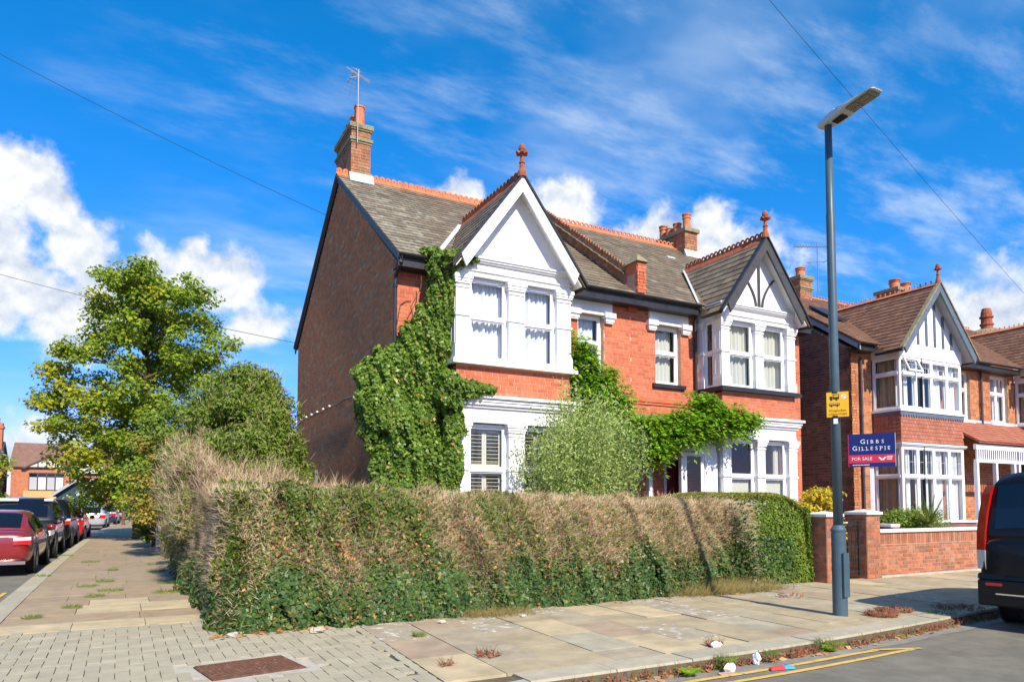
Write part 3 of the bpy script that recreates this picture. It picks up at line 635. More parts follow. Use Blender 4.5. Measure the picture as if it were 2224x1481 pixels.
def semi(name, label, X0, X1, bay, pil, side, style):
    h = thing(name, label, 'house', ((X0 + X1) / 2, F, 0))
    xa, xb = bay; xc = (xa + xb) / 2; st = style
    # ---- main roof
    ex, kx = 12.06, .735; zE, zR, yR, yB = 5.95, 5.95 + 4.44 * .735, 16.5, 20.95
    vL, vR = (X0 - .08, X1) if side < 0 else (X0, X1 + .08)
    rb = MB().prism([(ex, zE - .06), (yR, zR - .06), (yB, zE - .06), (yB, zE), (yR, zR), (ex, zE)], 'x', vL, vR).build('roof', 'slate', h)
    sl = math.hypot(yR - ex, zR - zE)
    fm = (lambda p: 'lichen_slate' if random.random() < max(0, 1.25 - (p.x - 4.2) / 1.7) else 'slate') if side < 0 else None
    slates(rb, (vL, ex, zE), (1, 0, 0), (0, yR - ex, zR - zE), vR - vL, int(sl / .2), .2, .27, 'slate', limit=290, mfun=fm, keep=lambda c: not (xa - .1 < c.x < xb + .1 and c.z < 6.6))
    n = int((vR - vL) / .45)
    if side < 0:
        ridge_run(rb, (vL, yR, zR + .02), (1, 0, 0), 9, 'terracotta', hole=.22); ridge_run(rb, (vL + 9 * .45, yR, zR + .02), (1, 0, 0), n - 9 + 1, 'terracotta', hole=.52)
    else: ridge_run(rb, (vL + .1, yR, zR + .02), (1, 0, 0), n - 1, 'terracotta', hole=.52)
    # ---- walls
    if side < 0:
        L = 8.3; rz = 5.9; ap = 9.02
        clip = lambda z: (0, L) if z < rz else (4.2 * (z - rz) / (ap - rz), L - 4.1 * (z - rz) / (ap - rz))
        brick_wall(h, 'gable_wall', (X0, 20.7, 0), (0, -1, 0), L, 8.98, 'stock_brick', 'grey_mortar', clip=clip, outline=[(0, 0), (L, 0), (L, rz), (4.1 + .1, ap), (0, rz)], limit=295, keep=lambda c: c.z > 1.6 and c.y > 13.1, label='weathered dark stock brick end gable in shade')
        MB().prism([(12.65, 0), (20.4, 0), (20.4, 5.7), (16.5, 8.85), (12.65, 5.9)], 'x', 9.60, 9.70).build('party_wall', 'grey_mortar', h)
        for sg, ye_, Yd in ((1, ex, -.0), (-1, yB, 0)):      # boards under the verge
            p, q = Vector((X0 - .045, ye_, zE)), Vector((X0 - .045, yR, zR)); dn = Vector((0, 0, -.19)); t = Vector((.03, 0, 0)); o = Vector((0, 0, -.012))
            MB().hexa([p + dn, q + dn, q + dn + t, p + dn + t, p + o, q + o, q + o + t, p + o + t]).build('bargeboard', 'black_paint', h)
            o2 = Vector((-.045, 0, .0)); f_ = Vector((0, 0, .035)); MB().hexa([p + o2 - f_, q + o2 - f_, q + t * 4 - f_, p + t * 4 - f_, p + o2, q + o2, q + t * 4, p + t * 4]).build('verge', 'dark_barge', h)
    else:
        MB().prism([(F + .23, 0), (20.7, 0), (20.7, 5.9), (16.5, 9.02), (F + .23, 5.9)], 'x', X1 - .22, X1).build('gable_wall', 'stock_brick', h)
    MB().box(X0 + .24, X1 - .24, 20.5, 20.69, 0, 5.85).build('back_wall', 'stock_brick', h)
    EW = 5.93
    if side < 0:
        brick_wall(h, 'front_wall', (X0, F, 0), (1, 0, 0), xa - X0, EW, 'red_brick', 'light_mortar', limit=120, keep=lambda c: c.z > 4.4)
        ox = xb; wx = (8.33, 8.99, 4.15, 5.47); L = X1 - xb; door = (8.15, 9.05)
    else:
        brick_wall(h, 'front_wall', (xb, F, 0), (1, 0, 0), X1 - xb, EW, 'red_brick', 'light_mortar', limit=0)
        ox = X0; wx = (10.40, 11.14, 4.13, 5.47); L = xa - X0; door = (10.66, 11.12)
    brick_wall(h, 'front_wall', (ox, F, 0), (1, 0, 0), L, EW, 'red_brick', 'light_mortar', holes=[(wx[0] - ox, wx[1] - ox, wx[2], wx[3]), (door[0] - ox, door[1] - ox, 0, 2.5)], limit=280, keep=lambda c: c.z > 3.6)
    # door
    d_ = MB().box(door[0], door[1], F + .12, F + .17, .12, 2.45); d_.box(door[0] + .08, door[1] - .08, F + .108, F + .125, .3, 1.0); d_.box(door[0] + .08, door[1] - .08, F + .108, F + .125, 1.15, 2.3)
    dr = d_.build('door', 'door_red', h); MB().lathe([(.012, 0), (.03, .03), (.03, .045), (.01, .055)], (door[0] + .07, F + .05, 1.1), 10, 'y').build('door_knob', 'galvanised', dr)
    MB().box(door[0] - .07, door[0], F - .03, F + .18, .1, 2.55).box(door[1], door[1] + .07, F - .03, F + .18, .1, 2.55).box(door[0], door[1], F - .03, F + .18, 2.45, 2.55).build('door_frame', 'white_paint', h)
    # string course, window head and sill
    MB().box(ox + .003, ox + L - .003, F - .05, F + .02, 3.70, 3.775).box(ox + .003, ox + L - .003, F - .03, F + .02, 3.645, 3.70).build('string_course', 'red_brick' if side < 0 else 'red_brick', h)
    wc = (wx[0] + wx[1]) / 2; hw = (wx[1] - wx[0]) / 2
    m_ = MB(); a, b = wc - hw - .20, wc + hw + .20
    m_.box(a, b, F - .06, F + .05, wx[3] + .002, 5.84); m_.box(a - .05, b + .05, F - .115, F + .04, 5.80, 5.86); m_.box(a - .02, b + .02, F - .085, F + .04, 5.745, 5.80)
    for sg in (-1, 1):
        x_ = wc + sg * (hw + .12)
        for dd, za, zb in ((.03, wx[3] - .05, wx[3] + .06), (.0, wx[3] - .13, wx[3] - .05), (-.015, wx[3] - .16, wx[3] - .13)): m_.box(x_ - .11 - dd, x_ + .11 + dd, F - .085 - dd, F + .04, za, zb)
    m_.build('window_head', 'white_paint', h)
    MB().box(wc - hw - .10, wc + hw + .10, F - .07, F + .15, wx[2] - .085, wx[2]).build('window_sill', st['sill'], h)
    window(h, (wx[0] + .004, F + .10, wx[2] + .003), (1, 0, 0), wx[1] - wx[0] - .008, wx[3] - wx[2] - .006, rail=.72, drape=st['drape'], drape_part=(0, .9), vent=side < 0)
    # ---- bay: ground floor
    zf = 2.93
    MB().box(xa, xb, B + .02, F, 0, .82).build('bay_plinth', 'white_paint', h)
    for i, (p, q) in enumerate(pil): pilaster(h, p, q, B, B + (.26 if i != 1 else .2), .0, zf, mid=2.08, both=i == 0)
    pilaster(h, xa, xa + .24, F - .22, F - .004, .0, zf, mid=2.08)
    pilaster(h, xb - .24, xb, F - .22, F - .004, .0, zf, mid=2.08)
    fr = MB().box(xa + .012, xb - .012, B + .012, F, zf + .002, 3.25)
    steps(fr, xa, xb, B, F - .02, [(.005, zf + .0, zf + .06), (.03, 3.20, 3.25), (.075, 3.25, 3.30), (.095, 3.305, 3.36), (.14, 3.365, 3.42)]).build('cornice', 'white_paint', h)
    g = [(pil[0][1], pil[1][0]), (pil[1][1], pil[2][0])]
    for i, (p, q) in enumerate(g):
        O = (p + .004, B + .1, .86)
        if st['shutters']:
            wd = window(h, O, (1, 0, 0), q - p - .008, zf - .88, rail=1.22, drape=None, backing=True)
            for (za, zb) in ((.08, 1.16), (1.28, zf - .88 - .08)):
                wcell = (q - p - .12) / 2
                for c_ in range(2):
                    x_ = p + .06 + c_ * wcell; yy = B + .215
                    MB().box(x_ + .002, x_ + .045, yy, yy + .03, .86 + za, .86 + zb).box(x_ + wcell - .045, x_ + wcell - .002, yy, yy + .03, .86 + za, .86 + zb).box(x_ + .045, x_ + wcell - .045, yy, yy + .03, .86 + za, .86 + za + .05).box(x_ + .045, x_ + wcell - .045, yy, yy + .03, .86 + zb - .05, .86 + zb).build('shutter_frame', 'cream_paint', wd)
                    z_ = .86 + za + .085
                    while z_ < .86 + zb - .06:
                        M = Matrix.Translation((x_ + .047, yy + .015, z_)) @ Matrix.Rotation(R(-38), 4, 'X'); key = ('slat', round(wcell, 3))
                        if key not in BOXES: BOXES[key] = MB().box(0, wcell - .094, -.031, .031, -.0045, .0045).mesh('slat', 'cream_paint')
                        put('slat', BOXES[key], wd, M=M); z_ += .068
        else:
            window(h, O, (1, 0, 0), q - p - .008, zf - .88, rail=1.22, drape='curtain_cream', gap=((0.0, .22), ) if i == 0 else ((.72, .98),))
            n = MB(); x0_, x1_ = p + .06, q - .06; N_ = 40
            vs = []
            for k in range(N_ + 1):
                t = k / N_; vs += [(x0_ + (x1_ - x0_) * t, B + .21 + .012 * math.sin(t * 60), 2.04), (x0_ + (x1_ - x0_) * t, B + .21 + .018 * math.sin(t * 60 + .4), .93)]
            n.add(vs, [(2 * k, 2 * k + 1, 2 * k + 3, 2 * k + 2) for k in range(N_)]).build('net_curtain', 'curtain_cream', h, smooth=True)
    for x_, u in ((xa + .03, (0, -1, 0)), (xb - .03, (0, 1, 0))):
        window(h, (x_, F - .23 if u[1] < 0 else B + .27, .86), u, .26, zf - .88, rail=1.22, drape=None, backing=False, fw=.035)
    # ---- bay: brick band
    z0, z1 = 3.42, 3.965
    brick_wall(h, 'bay_wall', (xa + .02, B + .02, z0), (1, 0, 0), xb - xa - .04, z1 - z0, 'red_brick', 'light_mortar', limit=110, th=.2)
    brick_wall(h, 'bay_wall', (xa + .02, F - .002, z0), (0, -1, 0), F - B - .024, z1 - z0, 'red_brick', 'light_mortar', limit=20, th=.18)
    MB().box(xb - .2, xb - .02, B + .225, F, z0, z1).build('bay_side', 'red_brick', h)
    # ---- bay: first floor
    zs = 4.075
    b_ = MB().box(xa - .09, xb + .09, B - .11, F, z1 + .003, zs - .035); b_.box(xa - .05, xb + .05, B - .06, F - .002, zs - .035, zs - .002) if not st['black_sill'] else b_.box(xa - .05, xb + .05, B - .07, F - .002, zs - .035, zs - .002)
    b_.build('bay_sill', 'black_paint' if st['black_sill'] else 'white_paint', h)
    zh = 5.60
    for i, (p, q) in enumerate(pil): pilaster(h, p, q, B, B + (.25 if i != 1 else .2), zs, zh, mid=4.87, both=i == 0)
    pilaster(h, xa, xa + .22, F - .2, F - .004, zs, zh, mid=4.87); pilaster(h, xb - .22, xb, F - .2, F - .004, zs, zh, mid=4.87)
    for i, (p, q) in enumerate(g):
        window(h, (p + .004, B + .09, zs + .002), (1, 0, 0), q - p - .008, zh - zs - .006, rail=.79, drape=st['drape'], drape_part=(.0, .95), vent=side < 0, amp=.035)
    for x_, u in ((xa + .03, (0, -1, 0)), (xb - .03, (0, 1, 0))):
        window(h, (x_, F - .21 if u[1] < 0 else B + .26, zs + .002), u, .28, zh - zs - .006, rail=.79, drape=None, backing=False, fw=.035, glass='dim_glass')
    fr = MB().box(xa + .012, xb - .012, B + .012, F - .001, zh + .002, 5.93)
    steps(fr, xa, xb, B, F - .03, [(.0, zh + .004, zh + .06), (.018, 5.70, 5.72), (.03, 5.86, 5.89), (.06, 5.89, 5.925), (.085, 5.925, 5.96)]).build('frieze', 'white_paint', h)
    # ---- pediment and bay roof
    slope, za, half = 1.33, 7.55, 1.40; yf = B - .26
    pw = 1.16
    MB().prism([(xc - pw, 5.96), (xc + pw, 5.96), (xc, 5.96 + pw * slope)], 'y', B - .0, B + .08).build('pediment', 'white_paint', h)
    for sg in (-1, 1):
        p = [Vector((xc, yf + .03, za - .1)), Vector((xc + sg * 1.33, yf + .03, za - 1.33 * slope - .1))]; t = Vector((0, .34, 0)); u_ = Vector((0, 0, -.025))
        MB().hexa([p[0] + u_, p[1] + u_, p[1] + t + u_, p[0] + t + u_, p[0], p[1], p[1] + t, p[0] + t]).build('soffit', 'white_paint', h)
    if st['timber']:
        t_ = MB().box(xc - .035, xc + .035, B - .03, B + .01, 5.97, 7.2)
        t_.build('timber_strut', 'dark_barge', h)
        for sg in (-1, 1):
            c_ = MB(); pts = []
            for k in range(9):
                t = k / 8; pts.append((xc + sg * (.10 + .40 * t ** 1.9), 5.97 + .72 * t))
            for (p, q) in zip(pts, pts[1:]): c_.prism([(p[0] - .03, p[1]), (p[0] + .03, p[1]), (q[0] + .03, q[1]), (q[0] - .03, q[1])], 'y', B - .028, B + .01)
            c_.build('timber_brace', 'dark_barge', h)
    gr = gable_roof(h, xc, half, za, slope, yf, ex, zE, kx, 'slate', 'slate', st['barge'], limit=120 if side > 0 else 80)
    ridge_run(gr, (xc, 14.05, za + .01), (0, -1, 0), 6, 'old_terracotta', L=.437, hole=.5 if side > 0 else .4, slope=1.33)
    finial(h, xc, yf + .02, za + .05)
    # valley leads, gutters, pipes
    for sg in (-1, 1):
        a = Vector((xc + sg * half, ex + .03, zE + .05)); b = Vector((xc, 14.1, za + .0)); n_ = Vector((sg * .4, -.6, .62)).normalized() * .02; wv = Vector((sg * .085, -.02, 0))
        MB().hexa([a - wv * .2, b - wv * .2, b + wv, a + wv] + [q + n_ for q in (a - wv * .2, b - wv * .2, b + wv, a + wv)]).build('valley_lead', 'lead', h)
    for (p, q) in ((X0 - (.08 if side < 0 else 0), xc - half - .02), (xc + half + .02, X1 + (.08 if side > 0 else 0))):
        if q - p > .15:
            gutter(h, [(p, ex - .02, zE - .0), (q, ex - .02, zE - .0)])
            MB().box(p, q, ex + .03, ex + .05, zE - .22, zE - .065).box(p, q, ex + .05, F - .0, zE - .22, zE - .2).build('fascia', 'black_paint', h)
    for sg in (-1, 1): gutter(h, [(xc + sg * (half + .03), yf + .02, za - half * slope - .03), (xc + sg * (half + .03), ex - .1, za - half * slope - .03)], r_=.05)
    return h
H1 = semi('brick_house', 'red brick end house with ivy on its corner and plain white gable', 4.35, 9.72, (5.20, 7.66), ((5.20, 5.47), (6.28, 6.60), (7.34, 7.66)), -1, dict(sill='white_paint', drape='curtain_white', shutters=True, black_sill=False, timber=False, barge='white_paint'))
H2 = semi('brick_house', 'red brick house with dark timber struts in its white gable', 9.72, 15.09, (11.65, 14.02), ((11.65, 11.90), (12.71, 12.96), (13.75, 14.02)), 1, dict(sill='black_paint', drape='curtain_cream', shutters=False, black_sill=True, timber=True, barge='dark_barge'))
# party parapet between the two roofs belongs to the end house
sl_ = .735
pp = MB().prism([(12.02, 5.9), (12.5, 5.9), (16.45, 9.05), (16.45, 9.42), (12.35, 6.42), (12.02, 6.42)], 'x', 9.61, 9.83).build('parapet', 'light_mortar', H1)
items = []
M = frame_of((9.61, 16.4, 5.9), (0, -1, 0))
items += [(M @ Matrix.Translation((a, -.008, c)), (round(b - a, 3), .03, round(d - c, 3))) for a, b, c, d in bond(4.3, 3.45, clip=lambda z: (max(0, 4.0 - (z + .02) / .735), min(4.04, 4.42 - max(0, z - .47) / .735)), z0=.0)]
pieces('brick', items, 'chimney_brick', pp, limit=40, plural='bricks')
items = []
M = frame_of((9.60, 12.005, 5.98), (1, 0, 0)); items += [(M @ Matrix.Translation((a, -.012, c)), (round(b - a, 3), .08, round(d - c, 3))) for a, b, c, d in bond(.24, .68)]
pieces('brick', items, 'red_brick', pp, limit=40, plural='bricks')
MB().box(9.60, 9.84, 12.02, 12.38, 6.42, 6.655).build('parapet_pier', 'red_brick', pp)
MB().hexa([(9.555, 11.94, 6.655), (9.885, 11.94, 6.655), (9.885, 12.44, 6.655), (9.555, 12.44, 6.655), (9.62, 12.02, 6.74), (9.82, 12.02, 6.74), (9.82, 12.36, 6.74), (9.62, 12.36, 6.74)]).hexa([(9.62, 12.02, 6.74), (9.82, 12.02, 6.74), (9.82, 12.36, 6.74), (9.62, 12.36, 6.74), (9.70, 12.12, 6.86), (9.74, 12.12, 6.86), (9.74, 12.26, 6.86), (9.70, 12.26, 6.86)]).build('parapet_cap', 'moss_cement', pp)
k = 0
for i in range(13):                                          # coping slates stepping up the parapet
    y_ = 12.42 + i * .31; z_ = 6.47 + i * .31 * .735; d = Vector((0, .36, .36 * .70)); u_ = Vector((0, -.02, .03))
    MB().hexa([Vector((9.54, y_, z_ + .02)), Vector((9.90, y_, z_ + .02)), Vector((9.90, y_, z_ + .02)) + d, Vector((9.54, y_, z_ + .02)) + d, Vector((9.54, y_, z_ + .05)), Vector((9.90, y_, z_ + .05)), Vector((9.90, y_, z_ + .045)) + d, Vector((9.54, y_, z_ + .045)) + d]).build('coping', 'slate', pp)
MB().prism([(12.3, 6.0), (16.4, 9.02), (16.4, 9.12), (12.25, 6.09)], 'x', 9.545, 9.60).build('flashing', 'moss_cement', pp)
for i, (a, b, d) in enumerate(((5.80, 5.875, .14), (5.725, 5.795, .10), (5.655, 5.72, .05))): MB().box(9.60 + .0 + i * .01, 9.85 - i * .01, F - d, F, a, b).build('corbel_brick', 'red_brick', H1)
chimney(H1, 4.55, 5.02, 16.22, 17.55, 8.7, 10.42, [(4.79, 16.42, .52, .125, False), (4.78, 16.78, .42, .115, False), (4.78, 17.08, .36, .12, True), (4.78, 17.38, .32, .12, True)])
MB().hexa([(4.50, 16.12, 8.98), (5.08, 16.12, 8.98), (5.08, 16.24, 9.06), (4.50, 16.24, 9.06), (4.50, 16.12, 9.01), (5.08, 16.12, 9.01), (5.08, 16.205, 9.22), (4.50, 16.205, 9.22)]).build('chimney_flashing', 'lead', H1)
chimney(H2, 14.62, 15.10, 16.0, 17.5, 8.5, 9.72, [(14.86, 16.2, .5, .12, True), (14.85, 16.6, .34, .13, False), (14.85, 16.95, .3, .13, False), (14.85, 17.25, .48, .12, True)], caps=False)
MB().hexa([(14.56, 15.9, 8.80), (15.16, 15.9, 8.80), (15.16, 16.02, 8.9), (14.56, 16.02, 8.9), (14.56, 15.9, 8.83), (15.16, 15.9, 8.83), (15.16, 15.985, 9.04), (14.56, 15.985, 9.04)]).build('chimney_flashing', 'lead', H2)
for x_, z_, o in ((9.9 + .55, 8.55, H2), (13.35, 8.35, H2)):          # lifted vent slates
    y_ = 12.06 + (z_ - 5.95) / .735; MB().hexa([(x_, y_, z_ + .03), (x_ + .27, y_, z_ + .03), (x_ + .27, y_ + .12, z_ + .10), (x_, y_ + .12, z_ + .10), (x_, y_, z_ + .06), (x_ + .27, y_, z_ + .06), (x_ + .27, y_ + .12, z_ + .13), (x_, y_ + .12, z_ + .13)]).build('roof_vent', 'lead', o)
def pipe(h, x_, y_, z0, z1, m='black_paint', r_=.035):
    b = MB().tube([(x_, y_, z0), (x_, y_, z1)], r_, 10)
    z = z0 + .6
    while z < z1: b.lathe([(r_ + .012, 0), (r_ + .012, .05)], (x_, y_, z), 10); z += 1.6
    return b.build('downpipe', m, h, smooth=False)
pipe(H1, 4.30, 12.33, 0, 5.55); MB().tube([(4.30, 12.33, 5.5), (4.30, 12.3, 5.62), (4.32, 12.06, 5.8), (4.32, 12.04, 5.92)], .035, 10).build('swan_neck', 'black_paint', H1)
pipe(H2, 11.53, 12.33, 0, 5.62); MB().tube([(11.53, 12.33, 5.6), (11.50, 12.3, 5.72), (11.44, 12.06, 5.86), (11.44, 12.04, 5.93)], .035, 10).build('swan_neck', 'black_paint', H2)
MB().box(4.27, 4.345, 18.15, 18.38, .9, 2.32).build('meter_duct', 'metal_grey', H1)
# cable with small lights strung along the end gable
c_ = MB(); pts = []
for i in range(21):
    t = i / 20; pts.append((4.31, 20.7 - t * 6.4, 3.72 - .02 * math.sin(t * 30) + .06 * t))
c_.tube(pts, .012, 5)
wc_ = c_.build('wall_cable', 'metal_grey'); tag(wc_, 'thin cable with small white clips along the dark brick gable', 'cable')
for i in range(0, 14, 2): MB().lathe([(.0, -.03), (.028, -.01), (.028, .02), (.0, .035)], (4.27, 20.4 - i * .30, 3.75), 6).build('clip', 'plastic_white', wc_)
# porch joining the two front doors
po = H2
MB().box(8.0, 11.56, 11.80, F - .06, 2.74, 2.80).box(8.0, 11.56, 11.76, 11.86, 2.60, 2.74).box(8.0, 11.56, 11.74, 11.85, 2.80, 2.86).build('porch_beam', 'white_paint', po)
MB().hexa([(7.8, 11.72, 2.86), (11.62, 11.72, 2.86), (11.62, F - .05, 3.35), (7.8, F - .05, 3.35), (7.8, 11.72, 2.92), (11.62, 11.72, 2.92), (11.62, F - .05, 3.42), (7.8, F - .05, 3.42)]).build('porch_roof', 'slate', po)
for x_ in (8.05, 9.66, 10.55, 11.22): MB().box(x_, x_ + .09, 11.76, 11.85, 0, 2.60).build('porch_post', 'white_paint', po)
window(po, (10.645, 11.775, .7), (1, 0, 0), .57, 1.88, drape=None, glass='dim_glass', backing=False, frame='white_paint')
MB().box(10.645, 11.215, 11.775, 11.83, 0, .695).build('porch_panel', 'white_paint', po)
MB().box(11.31, 11.60, 11.77, 11.83, 0, 2.6).build('porch_panel', 'white_paint', po)
# roof aerials
def aerial(x_, y_, z0, z1, label, rz, kind):
    a = thing('tv_aerial', label, 'aerial', (x_, y_, z0)); MB().tube([(x_, y_, z0), (x_ + .01, y_, z1)], .014, 7).build('mast', 'metal_grey', a)
    b = MB(); M = Matrix.Translation((x_, y_, z1 - .12)) @ Matrix.Rotation(rz, 4, 'Z')
    if kind == 0:
        b.tube([V3(M, -.05, 0, .1), V3(M, .05, .5, .0)], .014, 6)
        for i in range(7): t = i / 6; b.tube([V3(M, -.05 + .1 * t - .13, .5 * t, .08 - .32 * t), V3(M, -.05 + .1 * t + .13, .5 * t, .08 - .32 * t)], .007, 5)
        for dz in (0, .05): b.tube([V3(M, -.33, 0, .02 - dz * .2), V3(M, .33, 0, -.02 - dz)], .012, 5)
        b.tube([V3(M, -.2, .05, -.16), V3(M, .0, .0, -.05)], .008, 5)
    else:
        b.tube([V3(M, -.75, 0, -.03), V3(M, .55, 0, .0)], .014, 6)
        for i in range(14): t = -.72 + i * .088; b.tube([V3(M, t, -.11, -.02), V3(M, t, .11, -.02)], .006, 5)
        for dz in (-.1, .1): b.tube([V3(M, .45, -.16, dz), V3(M, .45, .16, dz)], .01, 5)
        b.tube([V3(M, .45, 0, -.13), V3(M, .45, 0, .13)], .01, 5)
        b.tube([V3(M, -.35, .0, -.55), V3(M, .35, .0, -.5)], .01, 5); b.tube([V3(M, -.25, -.1, -.53), V3(M, -.25, .1, -.53)], .008, 5); b.tube([V3(M, .25, -.15, -.5), V3(M, .25, .15, -.5)], .008, 5)
    b.build('antenna', 'galvanised' if kind == 0 else 'metal_grey', a); return a
aerial(4.66, 16.12, 9.9, 11.68, 'silver television aerial on a mast strapped to the end house chimney', R(20), 0)

# ------------------------------------------------------------------ tile-roofed pair to the right
def tile_house(name, label, X0, X1, xa, xb, side, wins, detail=True):
    h = thing(name, label, 'house', ((X0 + X1) / 2, F, 0)); Bq = 11.6; xc = (xa + xb) / 2
    ex, zE, k_, yR = 12.04, 5.72, .68, 15.7; zR = zE + (yR - ex) * k_; yB = 2 * yR - ex
    vL, vR = (X0 - .12, X1) if side < 0 else (X0, X1 + .12)
    rb = MB().prism([(ex, zE - .05), (yR, zR - .05), (yB, zE - .05), (yB, zE), (yR, zR), (ex, zE)], 'x', vL, vR).build('roof', 'brown_tile', h)
    slates(rb, (vL, ex, zE), (1, 0, 0), (0, yR - ex, zR - zE), vR - vL, int(math.hypot(yR - ex, zR - zE) / .15), .15, .2, 'brown_tile', limit=100 if side < 0 else 60, name='roof_tile', keep=lambda c: c.x < xa or c.x > xb)
    ridge_run(rb, (vL, yR, zR + .01), (1, 0, 0), int((vR - vL) / .45), 'terracotta', nring=3, plain=True, slope=.68)
    if side < 0:
        L = yB - .3 - F; rk = lambda z: (0, L) if z < 5.65 else ((z - 5.65) / k_ + .1, L - (z - 5.65) / k_ - .1)
        brick_wall(h, 'side_wall', (X0, F + L, 0), (0, -1, 0), L, 7.9, 'shaded_stock_brick', 'grey_mortar', clip=rk, outline=[(0, 0), (L, 0), (L, 5.62), (L / 2, 5.62 + L / 2 * k_), (0, 5.62)], limit=110, keep=lambda c: c.y < 15)
        p, q = Vector((X0 - .10, ex, zE)), Vector((X0 - .10, yR, zR)); dn = Vector((0, 0, -.2)); t = Vector((.03, 0, 0)); o = Vector((0, 0, -.012))
        MB().hexa([p + dn, q + dn, q + dn + t, p + dn + t, p + o, q + o, q + o + t, p + o + t]).build('bargeboard', 'grey_paint', h)
    else: MB().box(X1 - .22, X1, F + .23, yB - .3, 0, 5.6).build('side_wall', 'shaded_stock_brick', h)
    L1 = xa - X0
    if L1 > .05: brick_wall(h, 'front_wall', (X0, F, 0), (1, 0, 0), L1, 5.66, 'orange_brick', 'wall_mortar', limit=90 if side < 0 else 0, holes=[(a - X0, b - X0, c, d) for a, b, c, d in wins if b < xa + .1])
    L2 = X1 - xb
    if L2 > .05: brick_wall(h, 'front_wall', (xb, F, 0), (1, 0, 0), L2, 5.66, 'orange_brick', 'wall_mortar', limit=60 if side < 0 else 0, holes=[(a - xb, b - xb, c, d) for a, b, c, d in wins if a > xb - .1])
    MB().box(X0 + .3, X1 - .3, yB - .55, yB - .33, 0, 5.5).build('back_wall', 'orange_brick', h)
    for (a, b, c, d) in wins:
        window(h, (a + .004, F + .09, c + .003), (1, 0, 0), b - a - .008, d - c - .006, rail=(d - c) * .62, mull=((b - a) / 2,) if b - a > .9 else (), drape='curtain_white', drape_part=(.25, 1), lattice=True, frame='white_paint')
        MB().box(a - .09, b + .09, F - .09, F + .12, c - .09, c).build('window_sill', 'white_paint', h)
        n = MB(); W_ = b - a
        for kk in range(9):
            t0, t1 = kk / 9, (kk + 1) / 9; f_ = lambda t: .07 * math.sin(math.pi * t)
            n.hexa([(a + W_ * t0 + .004, F - .012, d + f_(t0)), (a + W_ * t1 - .004, F - .012, d + f_(t1)), (a + W_ * t1 - .004, F + .05, d + f_(t1)), (a + W_ * t0 + .004, F + .05, d + f_(t0)), (a + W_ * t0 - .006, F - .012, d + .2 + f_(t0)), (a + W_ * t1 + .0, F - .012, d + .2 + f_(t1)), (a + W_ * t1, F + .05, d + .2 + f_(t1)), (a + W_ * t0 - .006, F + .05, d + .2 + f_(t0))])
        n.build('brick_arch', 'hung_tile', h)
    # bay
    zs, zh = 3.97, 5.38; wF = xb - xa
    def lights(z0, hh, rail):
        window(h, (xa + .02, Bq, z0), (1, 0, 0), wF - .04, hh, rail=rail, mull=[wF * q for q in (.25, .5, .75)], drape='curtain_white', gap=((.02, .2), (.27, .47), (.53, .72), (.77, .97)), lattice=True, frame='white_paint', fw=.07)
        window(h, (xa + .012, F - .02, z0), (0, -1, 0), F - Bq - .03, hh, rail=rail, drape='blind_tan', frame='grey_paint' if False else 'white_paint', fw=.05, amp=.012)
        window(h, (xb - .012, Bq + .08, z0), (0, 1, 0), F - Bq - .1, hh, rail=rail, drape=None, frame='white_paint', fw=.05, backing=False)
    lights(zs, zh - zs, (zh - zs) * .68); lights(.62, 2.38, 2.38 * .66)
    if detail:                                              # one top light stands open
        M = Matrix.Translation((xa + .09, Bq - .03, zh - .06)) @ Matrix.Rotation(R(-24), 4, 'X'); m_ = MB(); ww, hh = wF * .25 - .09, .42
        for (a, b, c, d) in ((0, ww, -.05, 0), (0, ww, -hh, -hh + .05), (0, .05, -hh + .05, -.05), (ww - .05, ww, -hh + .05, -.05)): m_.obox(M, a, b, -.045, 0, c, d)
        ow = m_.build('open_top_light', 'white_paint', h); MB().obox(M, .045, ww - .045, -.03, -.024, -hh + .045, -.045).build('pane', 'window_glass', ow)
        g_ = MB(); [g_.obox(M, .05 + (ww - .1) * q - .005, .05 + (ww - .1) * q + .005, -.035, -.031, -hh + .05, -.05) for q in (1 / 3, 2 / 3)]; g_.obox(M, .05, ww - .05, -.0365, -.0355, -hh / 2 - .006, -hh / 2 + .006); g_.build('glazing_bar', 'grey_paint', ow)
    MB().box(xa, xb, Bq - .02, F - .005, zh + .002, 5.74).build('bay_head', 'white_paint', h)
    steps(MB(), xa, xb, Bq, F - .01, [(.05, zs - .06, zs - .002)]).build('bay_sill', 'white_paint', h)
    ap = MB().box(xa - .02, xb + .02, Bq - .025, F - .01, zs - .15, zs - .062)
    nn = 26
    for i in range(nn): x_ = xa - .02 + (wF + .04) * (i + .5) / nn; ap.prism([(x_ - .05, zs - .15), (x_ + .05, zs - .15), (x_ + .02, zs - .20), (x_, zs - .215), (x_ - .02, zs - .20)], 'y', Bq - .0249, Bq - .012)
    ap.build('lead_apron', 'blue_grey_barge', h)
    hb = MB().box(xa + .02, xb - .02, Bq + .03, F - .006, 3.05, zs - .07).build('tile_hanging', 'hung_tile', h)
    items = []
    for r_ in range(8):
        z_ = 3.10 + r_ * .1; n_ = int(wF / .125)
        for c_ in range(n_ + 1):
            a = xa + max(0, c_ * .125 - (r_ % 2) * .0625); b = min(xb, xa + (c_ + 1) * .125 - (r_ % 2) * .0625)
            if b - a > .03: items.append((Matrix.Translation((a + .003, Bq - .012, z_)) @ Matrix.Rotation(R(-6), 4, 'X'), (round(b - a - .006, 3), .02, .125)))
        for c_ in range(7):
            b = F - .02 - c_ * .11
            if b - .11 > Bq: items.append((frame_of((xa - .002, b, z_), (0, -1, 0)) @ Matrix.Rotation(R(-6), 4, 'X'), (.104, .02, .125)))
